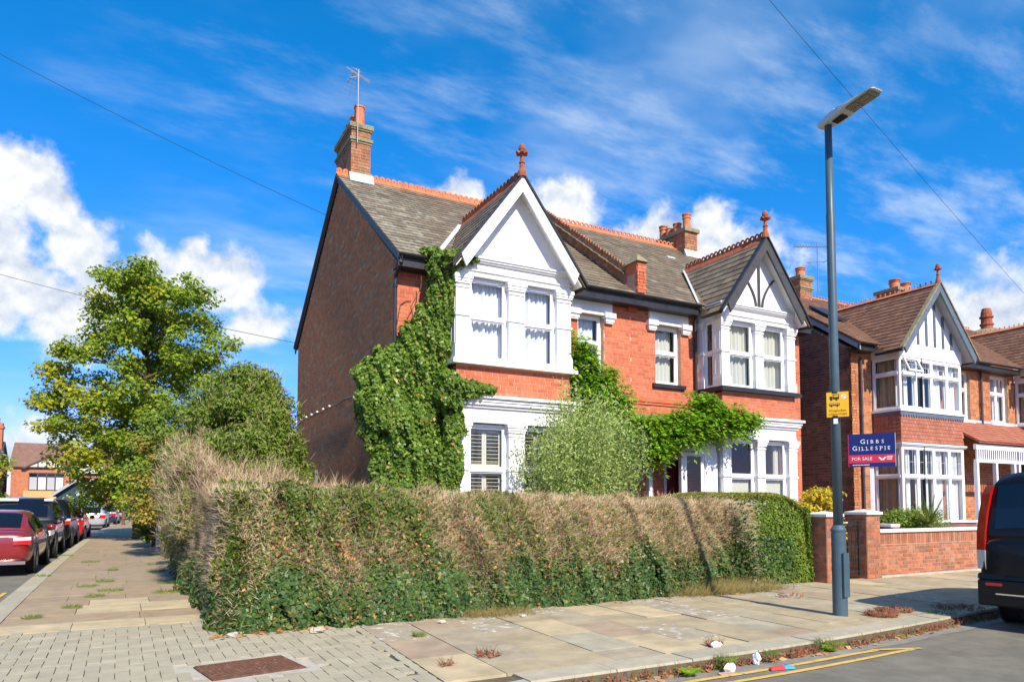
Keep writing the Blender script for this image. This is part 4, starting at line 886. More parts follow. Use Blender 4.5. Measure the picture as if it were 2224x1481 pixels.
    pieces('hung_tile', items, 'hung_tile', hb, limit=180 if side < 0 else 0, plural='hung_tiles')
    steps(MB(), xa, xb, Bq, F - .02, [(.04, 3.0, 3.03), (.07, 3.03, 3.075)]).build('cornice', 'white_paint', h)
    MB().box(xa, xb, Bq + .03, F - .003, 0, .615).build('bay_plinth', 'orange_brick', h)
    za, slope, half = 7.45, 1.14, 1.72; yf = Bq - .3
    pw = 1.40
    MB().prism([(xc - pw, 5.742), (xc + pw, 5.742), (xc, 5.742 + pw * slope)], 'y', Bq, Bq + .08).build('pediment', 'white_paint', h)
    for q in (-.95, -.57, -.19, .19, .57, .95): MB().box(xc + q - .04, xc + q + .04, Bq - .03, Bq + .01, 5.745, 5.70 + (pw - abs(q)) * slope).build('timber_strut', 'blue_grey_barge', h)
    for sg in (-1, 1):
        p = [Vector((xc, yf + .03, za - .08)), Vector((xc + sg * 1.66, yf + .03, za - 1.66 * slope - .08))]; t = Vector((0, .36, 0)); u_ = Vector((0, 0, -.025))
        MB().hexa([p[0] + u_, p[1] + u_, p[1] + t + u_, p[0] + t + u_, p[0], p[1], p[1] + t, p[0] + t]).build('soffit', 'grey_paint', h)
    gr = gable_roof(h, xc, half, za, slope, yf, ex, zE, k_, 'brown_tile', 'brown_tile', 'blue_grey_barge', limit=150 if side < 0 else 80, barge_half=1.66, bw=.2, tile='roof_tile', gauge=.15, sw=.19, edge_m='moss_cement')
    ridge_run(gr, (xc, yf + .45 * 7, za + .01), (0, -1, 0), 7, 'terracotta', plain=True, slope=1.14)
    finial(h, xc, yf + .03, za + .05, sc=.85)
    for (p, q) in ((vL, xc - half), (xc + half, vR)):
        if q - p > .1:
            gutter(h, [(p, ex - .03, zE), (q, ex - .03, zE)]); MB().box(p, q, ex + .02, ex + .04, zE - .2, zE - .055).box(p, q, ex + .04, F, zE - .2, zE - .18).build('fascia', 'black_paint', h)
    for sg in (-1, 1): gutter(h, [(xc + sg * (half + .02), yf, za - half * slope - .03), (xc + sg * (half + .02), ex, za - half * slope - .03)])
    # lean-to porch
    pa, pb = (xb + .02, X1) if side < 0 else (X0, xa - .02)
    lr = MB().hexa([(pa, 11.2, 3.16), (pb, 11.2, 3.16), (pb, F - .01, 3.88), (pa, F - .01, 3.88), (pa, 11.2, 3.2), (pb, 11.2, 3.2), (pb, F - .01, 3.93), (pa, F - .01, 3.93)]).build('porch_roof', 'hung_tile', h)
    slates(lr, (pa, 11.2, 3.2), (1, 0, 0), (0, 1.19, .73), pb - pa, 9, .15, .2, 'hung_tile', limit=60, name='roof_tile')
    MB().box(pa, pb, F - .06, F + .0, 3.93, 4.0).build('flashing', 'lead', h)
    m_ = MB().box(pa, pb, 11.28, 11.36, 2.98, 3.13).box(pa, pb, 11.28, 11.36, 2.62, 2.70); x_ = pa + .06
    while x_ < pb: m_.box(x_, x_ + .04, 11.29, 11.34, 2.70, 2.98); x_ += .105
    m_.build('porch_rail', 'white_paint', h)
    x_ = pa
    while x_ < pb: MB().box(x_, x_ + .09, 11.27, 11.37, 0, 2.62).build('porch_post', 'white_paint', h); x_ += .95
    MB().box(pa + .4, pa + 1.25, F - .015, F + .02, .1, 2.1).box(pa + .5, pa + 1.15, F - .03, F, .3, 1.0).box(pa + .5, pa + 1.15, F - .03, F, 1.2, 1.95).build('door', 'door_red', h)
    return h
H3 = tile_house('brick_house', 'orange brick house with brown tiled roof and one top window open', 17.1, 22.97, 17.95, 20.8, -1, [(22.05, 22.65, 4.0, 5.48)])
H4 = tile_house('brick_house', 'orange brick house at the far right edge behind the parked van', 22.97, 28.8, 25.15, 28.0, 1, [(23.75, 24.75, 4.0, 5.48)], detail=False)
pipe(H3, 17.42, 12.33, 0, 5.4, 'dark_barge'); pipe(H4, 23.15, 12.33, 3.9, 5.5, 'dark_barge')
chimney(H3, 18.75, 19.3, 15.3, 16.1, 7.6, 8.72, [(19.0, 15.5, .3, .14, True)])
chimney(H3, 22.5, 23.4, 14.5, 15.3, 7.2, 8.68, [(22.65, 14.7, .28, .16, True), (22.95, 14.9, .3, .16, True), (23.25, 14.7, .26, .15, True)], caps=False)
ch4 = MB().box(29.6, 31.2, 15.4, 16.4, 0, 8.05).build('chimney', 'chimney_brick', H4)
MB().lathe([(.9, -.05), (.88, .05), (.7, .28), (.4, .38), (.0, .4)], (30.4, 15.9, 8.05), 16).build('chimney_cap', 'moss_cement', ch4, smooth=True)
MB().lathe([(.22, 0), (.21, .2), (.25, .22), (.25, .28), (.2, .3), (.2, .5), (.25, .52), (.25, .58), (.2, .6), (.2, .72), (.15, .9), (.05, .92)], (30.4, 15.9, 8.4), 12).build('chimney_pot', 'old_terracotta', ch4)
MB().hexa([(17.75, 13.45, 6.75), (18.45, 13.45, 6.75), (18.45, 14.2, 7.26), (17.75, 14.2, 7.26), (17.75, 13.45, 6.82), (18.45, 13.45, 6.82), (18.45, 14.2, 7.33), (17.75, 14.2, 7.33)]).build('roof_light', 'black_paint', H3)
aerial(19.45, 15.2, 8.2, 9.85, 'dark grid television aerial on the roof of the tiled house', R(-28), 1)

# ------------------------------------------------------------------ garden walls, gate, signs, lamp
def pillar(label, x0, x1, y0, y1, z1):
    p = thing('gate_pillar', label, 'gate pillar', ((x0 + x1) / 2, (y0 + y1) / 2, 0), group='brick pillars at the gate'); c = MB().box(x0 + .008, x1 - .008, y0 + .008, y1 - .008, 0, z1).build('core', 'wall_mortar', p); items = []
    for O, u, L in (((x0 + .008, y0 + .008, 0), (1, 0, 0), x1 - x0 - .016), ((x0 + .008, y1 - .008, 0), (0, -1, 0), y1 - y0 - .016), ((x1 - .008, y0 + .008, 0), (0, 1, 0), y1 - y0 - .016), ((x1 - .008, y1 - .008, 0), (-1, 0, 0), x1 - x0 - .016)):
        M = frame_of(O, u); items += [(M @ Matrix.Translation((a, -.008, q)), (round(b - a, 3), .03, round(d - q, 3))) for a, b, q, d in bond(L, z1, flemish=False)]
    pieces('brick', items, 'wall_brick', c, limit=120, plural='bricks')
    a, b, d, e = x0 - .04, x1 + .04, y0 - .04, y1 + .04; xm, ym = (a + b) / 2, (d + e) / 2
    MB().box(a, b, d, e, z1, z1 + .05).add([(a, d, z1 + .05), (b, d, z1 + .05), (b, e, z1 + .05), (a, e, z1 + .05), (xm, ym, z1 + .105)], [(0, 1, 4), (1, 2, 4), (2, 3, 4), (3, 0, 4)]).build('cap', 'white_paint', p)
    return p
pillar('brick gate pillar with white cap next to the clipped green hedge', 11.55, 11.97, 8.97, 9.39, 1.22)
pillar('brick gate pillar with white cap at the end of the low wall', 12.90, 13.32, 9.10, 9.52, 1.25)
gw = thing('garden_wall', 'low brick garden wall with white painted coping', 'garden wall', (15.5, 9.2, 0))
w_ = MB().box(13.325, 20, 9.15, 9.36, 0, .88).build('core', 'wall_mortar', gw)
M = frame_of((13.325, 9.15, 0), (1, 0, 0)); it = [(M @ Matrix.Translation((a, -.006, c)), (round(b - a, 3), .03, round(d - c, 3))) for a, b, c, d in bond(6.6, .64, z0=.0, flemish=False)]
it += [(M @ Matrix.Translation((k * .075 + .004, -.006, .655)), (.066, .03, .215)) for k in range(88)]
pieces('brick', it, 'wall_brick', w_, limit=290, plural='bricks')
for k in range(9): MB().box(13.33 + k * .75, 14.07 + k * .75, 9.10, 9.41, .882, .945).build('coping', 'white_paint', gw, bevel=.012)
MB().box(13.3, 20, 9.08, 9.155, -.01, .035).build('footing', 'concrete', gw)
gt = thing('garden_gate', 'narrow black metal gate between the two brick pillars', 'gate', (12.43, 9.3, 0))
MB().box(11.98, 12.015, 9.24, 9.275, .06, 1.1).box(12.85, 12.885, 9.24, 9.275, .06, 1.1).box(12.015, 12.85, 9.245, 9.27, .12, .155).box(12.015, 12.85, 9.245, 9.27, 1.04, 1.075).box(12.015, 12.85, 9.245, 9.27, .60, .63).build('frame', 'black_paint', gt)
for i in range(7): MB().tube([(12.08 + i * .116, 9.258, .155), (12.08 + i * .116, 9.258, 1.04)], .008, 6).build('bar', 'black_paint', gt)
lw = thing('garden_wall', 'inner dark brick terrace wall with white coping below the bay window', 'garden wall', (16, 10.95, 0))
MB().box(14.2, 20, 10.9, 11.1, 0, .98).box(14.2, 14.4, 9.4, 10.9, 0, .98).build('core', 'shaded_stock_brick', lw); MB().box(14.15, 20, 10.86, 11.14, .98, 1.04).box(14.15, 14.45, 9.42, 10.86, .979, 1.039).build('coping', 'white_paint', lw)

def text(parent, body, size, M, m, align='CENTER', sx=1.0, local=True):
    c = bpy.data.curves.new('lettering', 'FONT'); c.body = body; c.size = size; c.align_x = align; c.align_y = 'CENTER'; c.extrude = .001; c.resolution_u = 2; c.materials.append(MATS[m])
    o = bpy.data.objects.new('lettering', c); me = bpy.data.meshes.new_from_object(o); bpy.data.objects.remove(o)
    me.materials.clear(); me.materials.append(MATS[m])
    return put('lettering', me, parent, M=M @ Matrix.Scale(sx, 4, (1, 0, 0)))
def board_frame(c, right):
    """x along the board as read, z up, y into the board"""
    return frame_of(c, right)
UP = Matrix.Rotation(R(90), 4, 'X')
lamp = thing('street_lamp', 'tall dark grey-blue street lamp at the pavement edge', 'street lamp', (8.32, 6.28, 0))
lx, ly = 8.32, 6.28
MB().lathe([(.096, -.03), (.093, .03), (.091, 1.09), (.098, 1.10), (.098, 1.125), (.072, 1.165), (.060, 1.18)], (lx, ly, 0), 24).build('base_section', 'lamp_paint', lamp, smooth=False)
MB().lathe([(.061, 1.17), (.058, 3.4), (.055, 5.35), (.050, 5.37), (.046, 6.58)], (lx, ly, 0), 20).build('pole', 'lamp_paint', lamp, smooth=True)
MB().box(lx - .055, lx + .055, ly - .112, ly - .09, .25, .82).build('access_door', 'lamp_paint', lamp)
hd = MB(); HM = Matrix.Translation((lx, ly, 6.60)) @ Matrix.Rotation(R(-90), 4, 'Z') @ Matrix.Rotation(R(-7), 4, 'Y')
st_ = [(-.13, .05, .015, .05), (-.10, .085, -.01, .075), (.1, .11, -.03, .10), (.25, .125, -.02, .095), (.40, .13, .01, .075), (.66, .13, .015, .05), (.72, .115, .018, .042), (.745, .08, .022, .034)]
vs = []; 
for (a, hw, zb, zt) in st_: vs += [V3(HM, a, -hw, zb + .01), V3(HM, a, -hw * .8, zb), V3(HM, a, hw * .8, zb), V3(HM, a, hw, zb + .01), V3(HM, a, hw * .95, zt - .02), V3(HM, a, hw * .6, zt), V3(HM, a, -hw * .6, zt), V3(HM, a, -hw * .95, zt - .02)]
hd.add(vs, [(i * 8 + k, i * 8 + (k + 1) % 8, i * 8 + 8 + (k + 1) % 8, i * 8 + 8 + k) for i in range(len(st_) - 1) for k in range(8)] + [tuple(range(7, -1, -1)), tuple(range(len(vs) - 8, len(vs)))])
hd_o = hd.build('lamp_head', 'lamp_head', lamp)
ln = MB().obox(HM, .30, .70, -.10, .10, -.004, .012).build('lens', 'lamp_lens', hd_o)
for i in range(2):
    for j in range(2): MB().obox(HM, .34 + i * .17, .48 + i * .17, -.085 + j * .09, -.005 + j * .09, -.010, -.004).build('led_panel', 'lamp_lens', hd_o)
MB().obox(HM, .10, .26, -.06, .06, -.036, -.024).build('gear_tray', 'dark_room', hd_o)
MB().lathe([(.035, 0), (.035, .05), (.025, .06), (.0, .062)], V3(HM, .12, 0, .09), 12).build('light_sensor', 'plastic_white', lamp)
tocam = Vector((-lx, -ly, 0)).normalized(); rgt = Vector((-tocam.y, tocam.x, 0))
r2 = (Matrix.Rotation(R(-8), 3, 'Z') @ rgt)
if r2.x < 0: r2 = -r2
PM = board_frame(Vector((lx, ly, 2.60)) + tocam * .075 - r2 * .085, r2)
sg = thing('parking_sign', 'yellow lorry and bus waiting restriction plate on the street lamp', 'sign', (lx, ly - .1, 2.58))
MB().obox(PM, -.02, .25, 0, .003, 0, .33).build('plate', 'sign_yellow', sg)
q = MB()
q.obox(PM, .02, .055, -.0015, 0, .235, .275).obox(PM, .06, .135, -.0015, 0, .235, .30).obox(PM, .028, .05, -.0014, 0, .218, .235).obox(PM, .09, .115, -.0014, 0, .218, .235)
q.obox(PM, .01, .14, -.0015, 0, .150, .185).obox(PM, .03, .05, -.0014, 0, .135, .150).obox(PM, .10, .12, -.0014, 0, .135, .150); q.build('pictogram', 'ink', sg)
q = MB(); q.obox(PM, .07, .125, -.0022, -.0016, .265, .29)
for i in range(5): q.obox(PM, .014 + i * .025, .034 + i * .025, -.0022, -.0016, .165, .18)
q.build('pictogram_window', 'sign_yellow', sg)
q = MB(); cM = PM @ Matrix.Translation((.19, 0, .265))
for k in range(14):
    a, b = 2 * math.pi * k / 14, 2 * math.pi * (k + 1) / 14
    q.add([V3(cM, .032 * math.cos(a), -.0015, .032 * math.sin(a)), V3(cM, .032 * math.cos(b), -.0015, .032 * math.sin(b)), V3(cM, .024 * math.cos(b), -.0015, .024 * math.sin(b)), V3(cM, .024 * math.cos(a), -.0015, .024 * math.sin(a))], [(0, 1, 2, 3)])
q.add([V3(cM, -.024, -.0016, .012), V3(cM, -.012, -.0016, .024), V3(cM, .024, -.0016, -.012), V3(cM, .012, -.0016, -.024)], [(0, 1, 2, 3)]); q.build('pictogram_ring', 'paper_white', sg)
text(sg, "M'night-8am", .042, PM @ Matrix.Translation((.118, -.002, .085)) @ UP, 'ink_orange'); text(sg, "6.30pm-M'night", .036, PM @ Matrix.Translation((.118, -.002, .040)) @ UP, 'ink_orange')
q = MB(); 
for z_ in (.0, .315): q.obox(PM, .05, .115, -.004, .0, z_, z_ + .018)
q.build('bracket', 'black_paint', sg)
sk = MB().obox(PM, .06, .112, .002, .008, -.09, -.02).build('sticker', 'paper_white'); tag(sk, 'small white sticker on the lamp post under the yellow plate', 'sticker')
# estate agent's board
bc = Vector((13.87, 9.62, 2.24)); lat = Vector((math.cos(YAW + R(33)), -math.sin(YAW + R(33)), 0)); bw_, bh_ = .88, .70
FS = thing('sale_sign', 'navy and red estate agent for sale board on a white post', 'sign', (13.87, 9.62, 0))
BM = frame_of(bc - lat * bw_ / 2, lat)
MB().obox(BM, bw_ / 2 - .045, bw_ / 2 + .03, .022, .09, -2.24, .70).build('post', 'upvc', FS)
bd = MB().obox(BM, 0, bw_, 0, .02, 0, bh_).build('board', 'sign_navy', FS)
MB().obox(BM, .002, bw_ - .002, -.0015, 0, .085, .255).build('red_band', 'sign_red', bd); MB().obox(BM, -.012, -.001, -.001, .021, 0, bh_).build('edge_strip', 'sign_red', bd); MB().obox(BM, bw_, bw_ + .012, -.001, .021, 0, bh_).build('edge_strip', 'galvanised', bd)
tx = lambda b_, s_, x_, z_, m='paper_white', al='LEFT', sx=1.0: text(bd, b_, s_, BM @ Matrix.Translation((x_, -.003, z_)) @ UP, m, al, sx)
def caps(word, x0, z_, big, small, step):
    """small-capital lettering with slab serifs"""
    x_ = x0
    for i, ch in enumerate(word):
        s_ = big if i == 0 else small; wdt = step * (1.18 if i == 0 else (.62 if ch == 'I' else (.86 if ch in 'LEP' else 1.0)))
        tx(ch, s_ * 1.35, x_ + wdt / 2, z_ + (0 if i else (big - small) * .30), al='CENTER', sx=1.05)
        if ch in 'ILP':
            xs_ = x_ + wdt / 2 - (0 if ch == 'I' else small * .30); q = MB()
            for zz in (-small * .47, small * .47): q.obox(BM, xs_ - small * .16, xs_ + small * .16, -.0045, -.003, z_ + zz - .004, z_ + zz + .004)
            q.build('serif', 'paper_white', bd)
        x_ += wdt
caps('GIBBS', .215, .525, .10, .078, .102); caps('GILLESPIE', .062, .385, .10, .078, .0965)
tx('FOR SALE', .092, .055, .17)
for sgn in (-1, 1):
    q = MB(); c0 = BM @ Matrix.Translation((.64, -.003, .13)); q.add([V3(c0, 0, 0, 0), V3(c0, sgn * .025, 0, .005), V3(c0, sgn * .07, 0, .055), V3(c0, sgn * .075, 0, .075), V3(c0, sgn * .035, 0, .065), V3(c0, sgn * .005, 0, .035)], [(0, 1, 2, 3, 4, 5)]); q.build('logo_leaf', 'paper_white', bd)
q = MB()
for i in range(3): q.obox(BM, .725, .835 - i * .01, -.003, -.0015, .205 - i * .03, .219 - i * .03)
for i in range(11): q.obox(BM, .07 + i * .03, .092 + i * .03, -.0015, -.0005, .035, .052)
q.build('small_print', 'paper_white', bd)

# ------------------------------------------------------------------ vehicles
mat('car_red', [(.22, .012, .014)], rough=.28, namt=.06, coat=.8, spec=.5); mat('car_black', [(.006, .007, .009)], rough=.3, namt=.05, coat=.12, spec=.22); mat('car_dark', [(.018, .018, .024)], rough=.28, namt=.05, coat=.8, spec=.5)
mat('car_bright_red', [(.50, .012, .012)], rough=.28, namt=.05, coat=.8); mat('car_silver', [(.50, .52, .54)], rough=.3, metal=.4, namt=.05, coat=.6); mat('car_navy', [(.02, .03, .07)], rough=.28, namt=.05, coat=.8)
mat('car_glass', [(.006, .008, .012)], rough=.05, namt=0, spec=.5, coat=.1); mat('tyre', [(.018, .018, .018)], rough=.85, namt=.2); mat('alloy', [(.38, .39, .40)], rough=.35, metal=.7, namt=.1)
mat('lamp_red', [(.50, .012, .010)], rough=.2, namt=.05, coat=.6); mat('lamp_clear', [(.62, .62, .60)], rough=.2, namt=.05, coat=.6); mat('plate_yellow', [(.80, .52, .04)], rough=.5, namt=.06); mat('plate_white', [(.78, .78, .75)], rough=.5, namt=.06); mat('chrome', [(.72, .72, .72)], rough=.15, metal=1, namt=0); mat('bumper_black', [(.02, .02, .02)], rough=.6, namt=.1)
def car(name, label, cat, loc, rz, sp, paint, group=None, rails=False, tall_lamps=False, simple=False):
    """origin under the middle of the rear bumper, x forward"""
    c = thing(name, label, cat, loc, rz, group); L, Wd, H = sp['L'], sp['W'] / 2, sp['H']; zb = sp.get('zb', .22)
    low = sp['low']                                    # (x, top z, width factor, extra bottom)
    vs = []; nr = 16
    for (x_, zt, wf, dz) in low:
        w_ = Wd * wf; b = zb + dz
        half_ = [(0, b), (w_ * .82, b), (w_ * .965, b + .10), (w_, b + .30), (w_ * .995, (b + zt) / 2 + .10), (w_ * .97, zt - .10), (w_ * .91, zt - .025), (w_ * .74, zt)]
        ring = half_ + [(0, zt + .012)] + [(-p, q) for p, q in reversed(half_[1:])]
        vs += [(x_, p, q) for p, q in ring]
    m = MB(); m.add(vs, [(i * nr + k, i * nr + (k + 1) % nr, (i + 1) * nr + (k + 1) % nr, (i + 1) * nr + k) for i in range(len(low) - 1) for k in range(nr)] + [tuple(range(nr - 1, -1, -1)), tuple(range(len(vs) - nr, len(vs)))])
    body = m.build('body', paint, c, smooth=True, local=True)
    sm = body.modifiers.new('smooth', 'SUBSURF'); sm.levels = sm.render_levels = 1
    cab = sp['cab']; zbelt = sp['belt']                # cab: (x, roof z, width factor at roof)
    vs = []; nr2 = 11
    for (x_, zr, wf, wb) in cab:
        wr = Wd * wf; wb = Wd * wb; h_ = max(zr - zbelt, .0)
        half_ = [(wb, zbelt - .06), (wb * .985, zbelt + .01), (wb + (wr - wb) * .80, zbelt + h_ * .82), (wr * .93, zbelt + h_ * .955), (wr * .70, zr)]
        ring = half_ + [(0, zr + .012)] + [(-p, q) for p, q in reversed(half_)]; vs += [(x_, p, q) for p, q in ring]
    m = MB(); m.add(vs, [(i * nr2 + k, i * nr2 + k + 1, (i + 1) * nr2 + k + 1, (i + 1) * nr2 + k) for i in range(len(cab) - 1) for k in range(nr2 - 1)] + [tuple(range(nr2 - 1, -1, -1)), tuple(range(len(vs) - nr2, len(vs)))])
    cb = m.build('cabin', paint, c, smooth=True, local=True)
    def at(x_):
        for p, q in zip(cab, cab[1:]):
            if p[0] <= x_ <= q[0]:
                t = (x_ - p[0]) / max(1e-6, q[0] - p[0]); return [p[k] + (q[k] - p[k]) * t for k in range(4)]
        return list(cab[0] if x_ < cab[0][0] else cab[-1])
    for (xa_, xb_) in sp['side']:
        for sgn in (-1, 1):
            m = MB(); n = 6; rows = []
            for k in range(n + 1):
                x_ = xa_ + (xb_ - xa_) * k / n; _, zr, wf, wb = at(x_); h_ = max(zr - zbelt, 0); wr, wb = Wd * wf, Wd * wb
                rows.append(((x_, sgn * (wb * .985 + .007), zbelt + .035), (x_, sgn * (wb + (wr - wb) * .80 + .009), max(zbelt + .036, zbelt + h_ * .80))))
            for a, b in zip(rows, rows[1:]): m.quad(a[0], b[0], b[1], a[1])
            m.build('side_window', 'car_glass', c, local=True)
    for nm, (xa_, xb_) in (('rear_screen', sp['rear']), ('windscreen', sp['front'])):
        m = MB(); n = 6; rows = []
        for k in range(n + 1):
            x_ = xa_ + (xb_ - xa_) * k / n; _, zr, wf, wb = at(x_); o = -.012 if nm == 'rear_screen' else .012; wr = Wd * (wb + (wf - wb) * .9)
            rows.append([(x_ + o, -wr * .86, zr - .008), (x_ + o, -wr * .62, zr + .010), (x_ + o, 0, zr + .022), (x_ + o, wr * .62, zr + .010), (x_ + o, wr * .86, zr - .008)])
        for a, b in zip(rows, rows[1:]):
            for i in range(4): m.quad(a[i], a[i + 1], b[i + 1], b[i])
        m.build(nm, 'car_glass', c, smooth=True, local=True)
    wr_ = sp.get('wr', .31)
    for wx in sp['wheels']:
        for sgn in (-1, 1):
            yo = sgn * Wd
            MB().lathe([(wr_ + .06, -.02), (wr_ + .06, .006), (wr_ + .045, .008), (wr_ + .04, -.01)] if sgn > 0 else [(wr_ + .06, .02), (wr_ + .06, -.006), (wr_ + .045, -.008), (wr_ + .04, .01)], (wx, yo, wr_), 24, 'y').build('wheel_arch', 'bumper_black', c, local=True)
            wh = MB().lathe([(wr_ * .6, -.2 * sgn), (wr_ * .95, -.2 * sgn), (wr_, -.16 * sgn), (wr_, -.02 * sgn), (wr_ * .95, .012 * sgn), (wr_ * .68, .014 * sgn), (wr_ * .64, -.01 * sgn)], (wx, yo, wr_), 24, 'y').build('wheel', 'tyre', c, local=True)
            m = MB().lathe([(wr_ * .66, -.02 * sgn), (wr_ * .66, .004 * sgn), (wr_ * .56, .004 * sgn), (wr_ * .54, -.02 * sgn)], (wx, yo, wr_), 20, 'y').lathe([(.05, -.02 * sgn), (.05, .008 * sgn), (.0, .01 * sgn)], (wx, yo, wr_), 10, 'y')
            for k in range(5):
                M = Matrix.Translation((wx, yo, wr_)) @ Matrix.Rotation(2 * math.pi * k / 5, 4, 'Y'); m.obox(M, -.025, .025, min(-.015 * sgn, .006 * sgn), max(-.015 * sgn, .006 * sgn), .04, wr_ * .58)
            m.build('rim', 'alloy', wh, local=True)
    m = MB(); e0 = low[0][0]; m.box(-.02, .10, -Wd * .86, Wd * .86, zb + .06, zb + .13); m.build('rear_bumper_strip', sp.get('strip', 'bumper_black'), c, local=True)
    MB().box(-.030, .05, -.26, .26, sp['plate'] - .055, sp['plate'] + .055).build('rear_plate', 'plate_yellow', c, local=True)
    MB().box(L - .05, L + .022, -.26, .26, zb + .15, zb + .26).build('front_plate', 'plate_white', c, local=True)
    for sgn in (-1, 1):
        z0_, z1_, y0_, y1_ = sp['tail']
        if not tall_lamps:
            MB().hexa([(-.03, sgn * y0_, z0_), (.035, sgn * y1_, z0_), (.32, sgn * y1_ * 1.0, z0_ + .02), (.2, sgn * y0_, z0_), (-.02, sgn * y0_, z1_ - .02), (.045, sgn * (y1_ - .005), z1_), (.30, sgn * (y1_ - .005), z1_), (.2, sgn * y0_, z1_)]).build('tail_light', 'lamp_red', c, local=True)
            MB().hexa([(-.034, sgn * y0_, z1_ - .075), (.034, sgn * (y1_ + .002), z1_ - .065), (.2, sgn * (y1_ + .002), z1_ - .055), (.1, sgn * y0_, z1_ - .07), (-.03, sgn * y0_, z1_ - .005), (.042, sgn * (y1_ - .004), z1_ + .008), (.2, sgn * (y1_ - .004), z1_ + .008), (.1, sgn * y0_, z1_)]).build('reversing_light', 'lamp_clear', c, local=True)
        zf = low[-2][1]
        MB().hexa([(L - .28, sgn * Wd * .62, zf - .20), (L - .04, sgn * Wd * .60, zf - .22), (L - .14, sgn * Wd * .90, zf - .20), (L - .42, sgn * Wd * .985, zf - .16), (L - .3, sgn * Wd * .62, zf - .05), (L - .10, sgn * Wd * .60, zf - .08), (L - .19, sgn * Wd * .89, zf - .06), (L - .44, sgn * Wd * .97, zf - .06)]).build('headlight', 'lamp_clear', c, local=True)
        mx = sp['front'][0] + .55
        MB().lathe([(.0, -.10), (.07, -.08), (.085, 0), (.07, .08), (.0, .10)], (sp['mirror'], sgn * (Wd + .10), zbelt + .06), 10, 'y').build('wing_mirror', sp.get('mirror_m', paint), c, smooth=True, local=True)
        if rails: MB().tube([(cab[2][0], sgn * Wd * .66, H - .02), (cab[2][0] + .15, sgn * Wd * .68, H + .045), (cab[-3][0] - .1, sgn * Wd * .68, H + .045), (cab[-3][0], sgn * Wd * .66, H - .02)], .018, 6).build('roof_rail', 'galvanised', c, local=True)
    MB().box(L - .06, L + .016, -Wd * .45, Wd * .45, zb + .30, zb + .42).build('grille', 'bumper_black', c, local=True)
    return c
SALOON = dict(L=4.5, W=1.74, H=1.42, zb=.20, belt=.92, plate=.66, low=[(0, .86, .80, .16), (.05, .93, .90, .06), (.25, .99, .96, .0), (.8, 1.0, 1.0, 0), (1.6, .97, 1.0, 0), (3.0, .95, 1.0, 0), (3.7, .88, .98, 0), (4.2, .78, .93, .02), (4.42, .68, .85, .06), (4.5, .58, .76, .14)],
    cab=[(.62, .97, .74, .92), (.9, 1.14, .72, .93), (1.25, 1.34, .70, .95), (1.6, 1.41, .69, .96), (2.3, 1.42, .69, .97), (2.75, 1.36, .70, .97), (3.2, 1.12, .74, .96), (3.5, .94, .78, .95)], side=[(1.02, 1.95), (2.02, 3.05)], rear=(.72, 1.27), front=(2.76, 3.4), wheels=(.92, 3.62), tail=(.68, .84, .52, .835), mirror=3.0, strip='chrome')
SUV = dict(L=4.6, W=1.86, H=1.76, zb=.26, belt=1.08, plate=.85, wr=.35, low=[(0, 1.0, .86, .12), (.06, 1.06, .94, .04), (.3, 1.08, .99, 0), (1.6, 1.08, 1.0, 0), (3.0, 1.08, 1.0, 0), (3.6, 1.05, .99, 0), (4.15, .99, .95, .02), (4.5, .88, .88, .05), (4.6, .72, .78, .14)],
    cab=[(.04, 1.10, .80, .95), (.22, 1.45, .76, .96), (.5, 1.68, .74, .97), (.9, 1.745, .74, .975), (2.2, 1.76, .74, .975), (2.6, 1.70, .74, .975), (3.05, 1.42, .77, .97), (3.5, 1.10, .82, .96)], side=[(.35, 1.4), (1.46, 2.2), (2.26, 3.2)], rear=(.08, .46), front=(2.62, 3.38), wheels=(.85, 3.6), tail=(.85, 1.05, .5, .90), mirror=3.05)
HATCH = dict(L=3.95, W=1.7, H=1.48, zb=.2, belt=.93, plate=.72, low=[(0, .86, .84, .12), (.05, .92, .93, .04), (.3, .94, .99, 0), (1.6, .94, 1.0, 0), (2.7, .93, 1.0, 0), (3.2, .88, .98, 0), (3.65, .76, .92, .02), (3.88, .64, .84, .07), (3.95, .55, .74, .14)],
    cab=[(.06, .95, .76, .93), (.28, 1.2, .73, .94), (.55, 1.40, .71, .95), (.9, 1.47, .70, .96), (1.8, 1.48, .70, .96), (2.2, 1.41, .71, .96), (2.6, 1.17, .74, .96), (2.95, .95, .78, .95)], side=[(.55, 1.45), (1.52, 2.55)], rear=(.1, .52), front=(2.22, 2.85), wheels=(.68, 3.15), tail=(.72, .98, .5, .83), mirror=2.5)
VAN = dict(L=4.75, W=1.92, H=1.98, zb=.30, belt=1.14, plate=1.02, wr=.33, low=[(.0, 1.10, .90, .06), (.05, 1.15, .965, .02), (.2, 1.16, 1.0, 0), (2.0, 1.16, 1.0, 0), (3.4, 1.14, 1.0, 0), (4.0, 1.05, .98, 0), (4.45, .93, .93, .02), (4.68, .78, .85, .06), (4.75, .65, .78, .14)],
    cab=[(.06, 1.17, .90, .965), (.10, 1.5, .875, .975), (.17, 1.84, .85, .985), (.34, 1.95, .84, .985), (1.0, 1.975, .84, .985), (2.7, 1.98, .84, .985), (3.1, 1.93, .84, .985), (3.6, 1.55, .86, .98), (4.05, 1.16, .90, .97)], side=[(.5, 1.7), (1.8, 2.75), (2.85, 3.75)], rear=(.07, .16), front=(3.12, 3.95), wheels=(1.0, 3.95), tail=(.9, 1.7, .75, .95), mirror=3.55)
van = car('parked_van', 'black van with tall red tail lights parked at the kerb', 'van', (9.60, 4.26, -.1), R(6), VAN, 'car_black', tall_lamps=True)
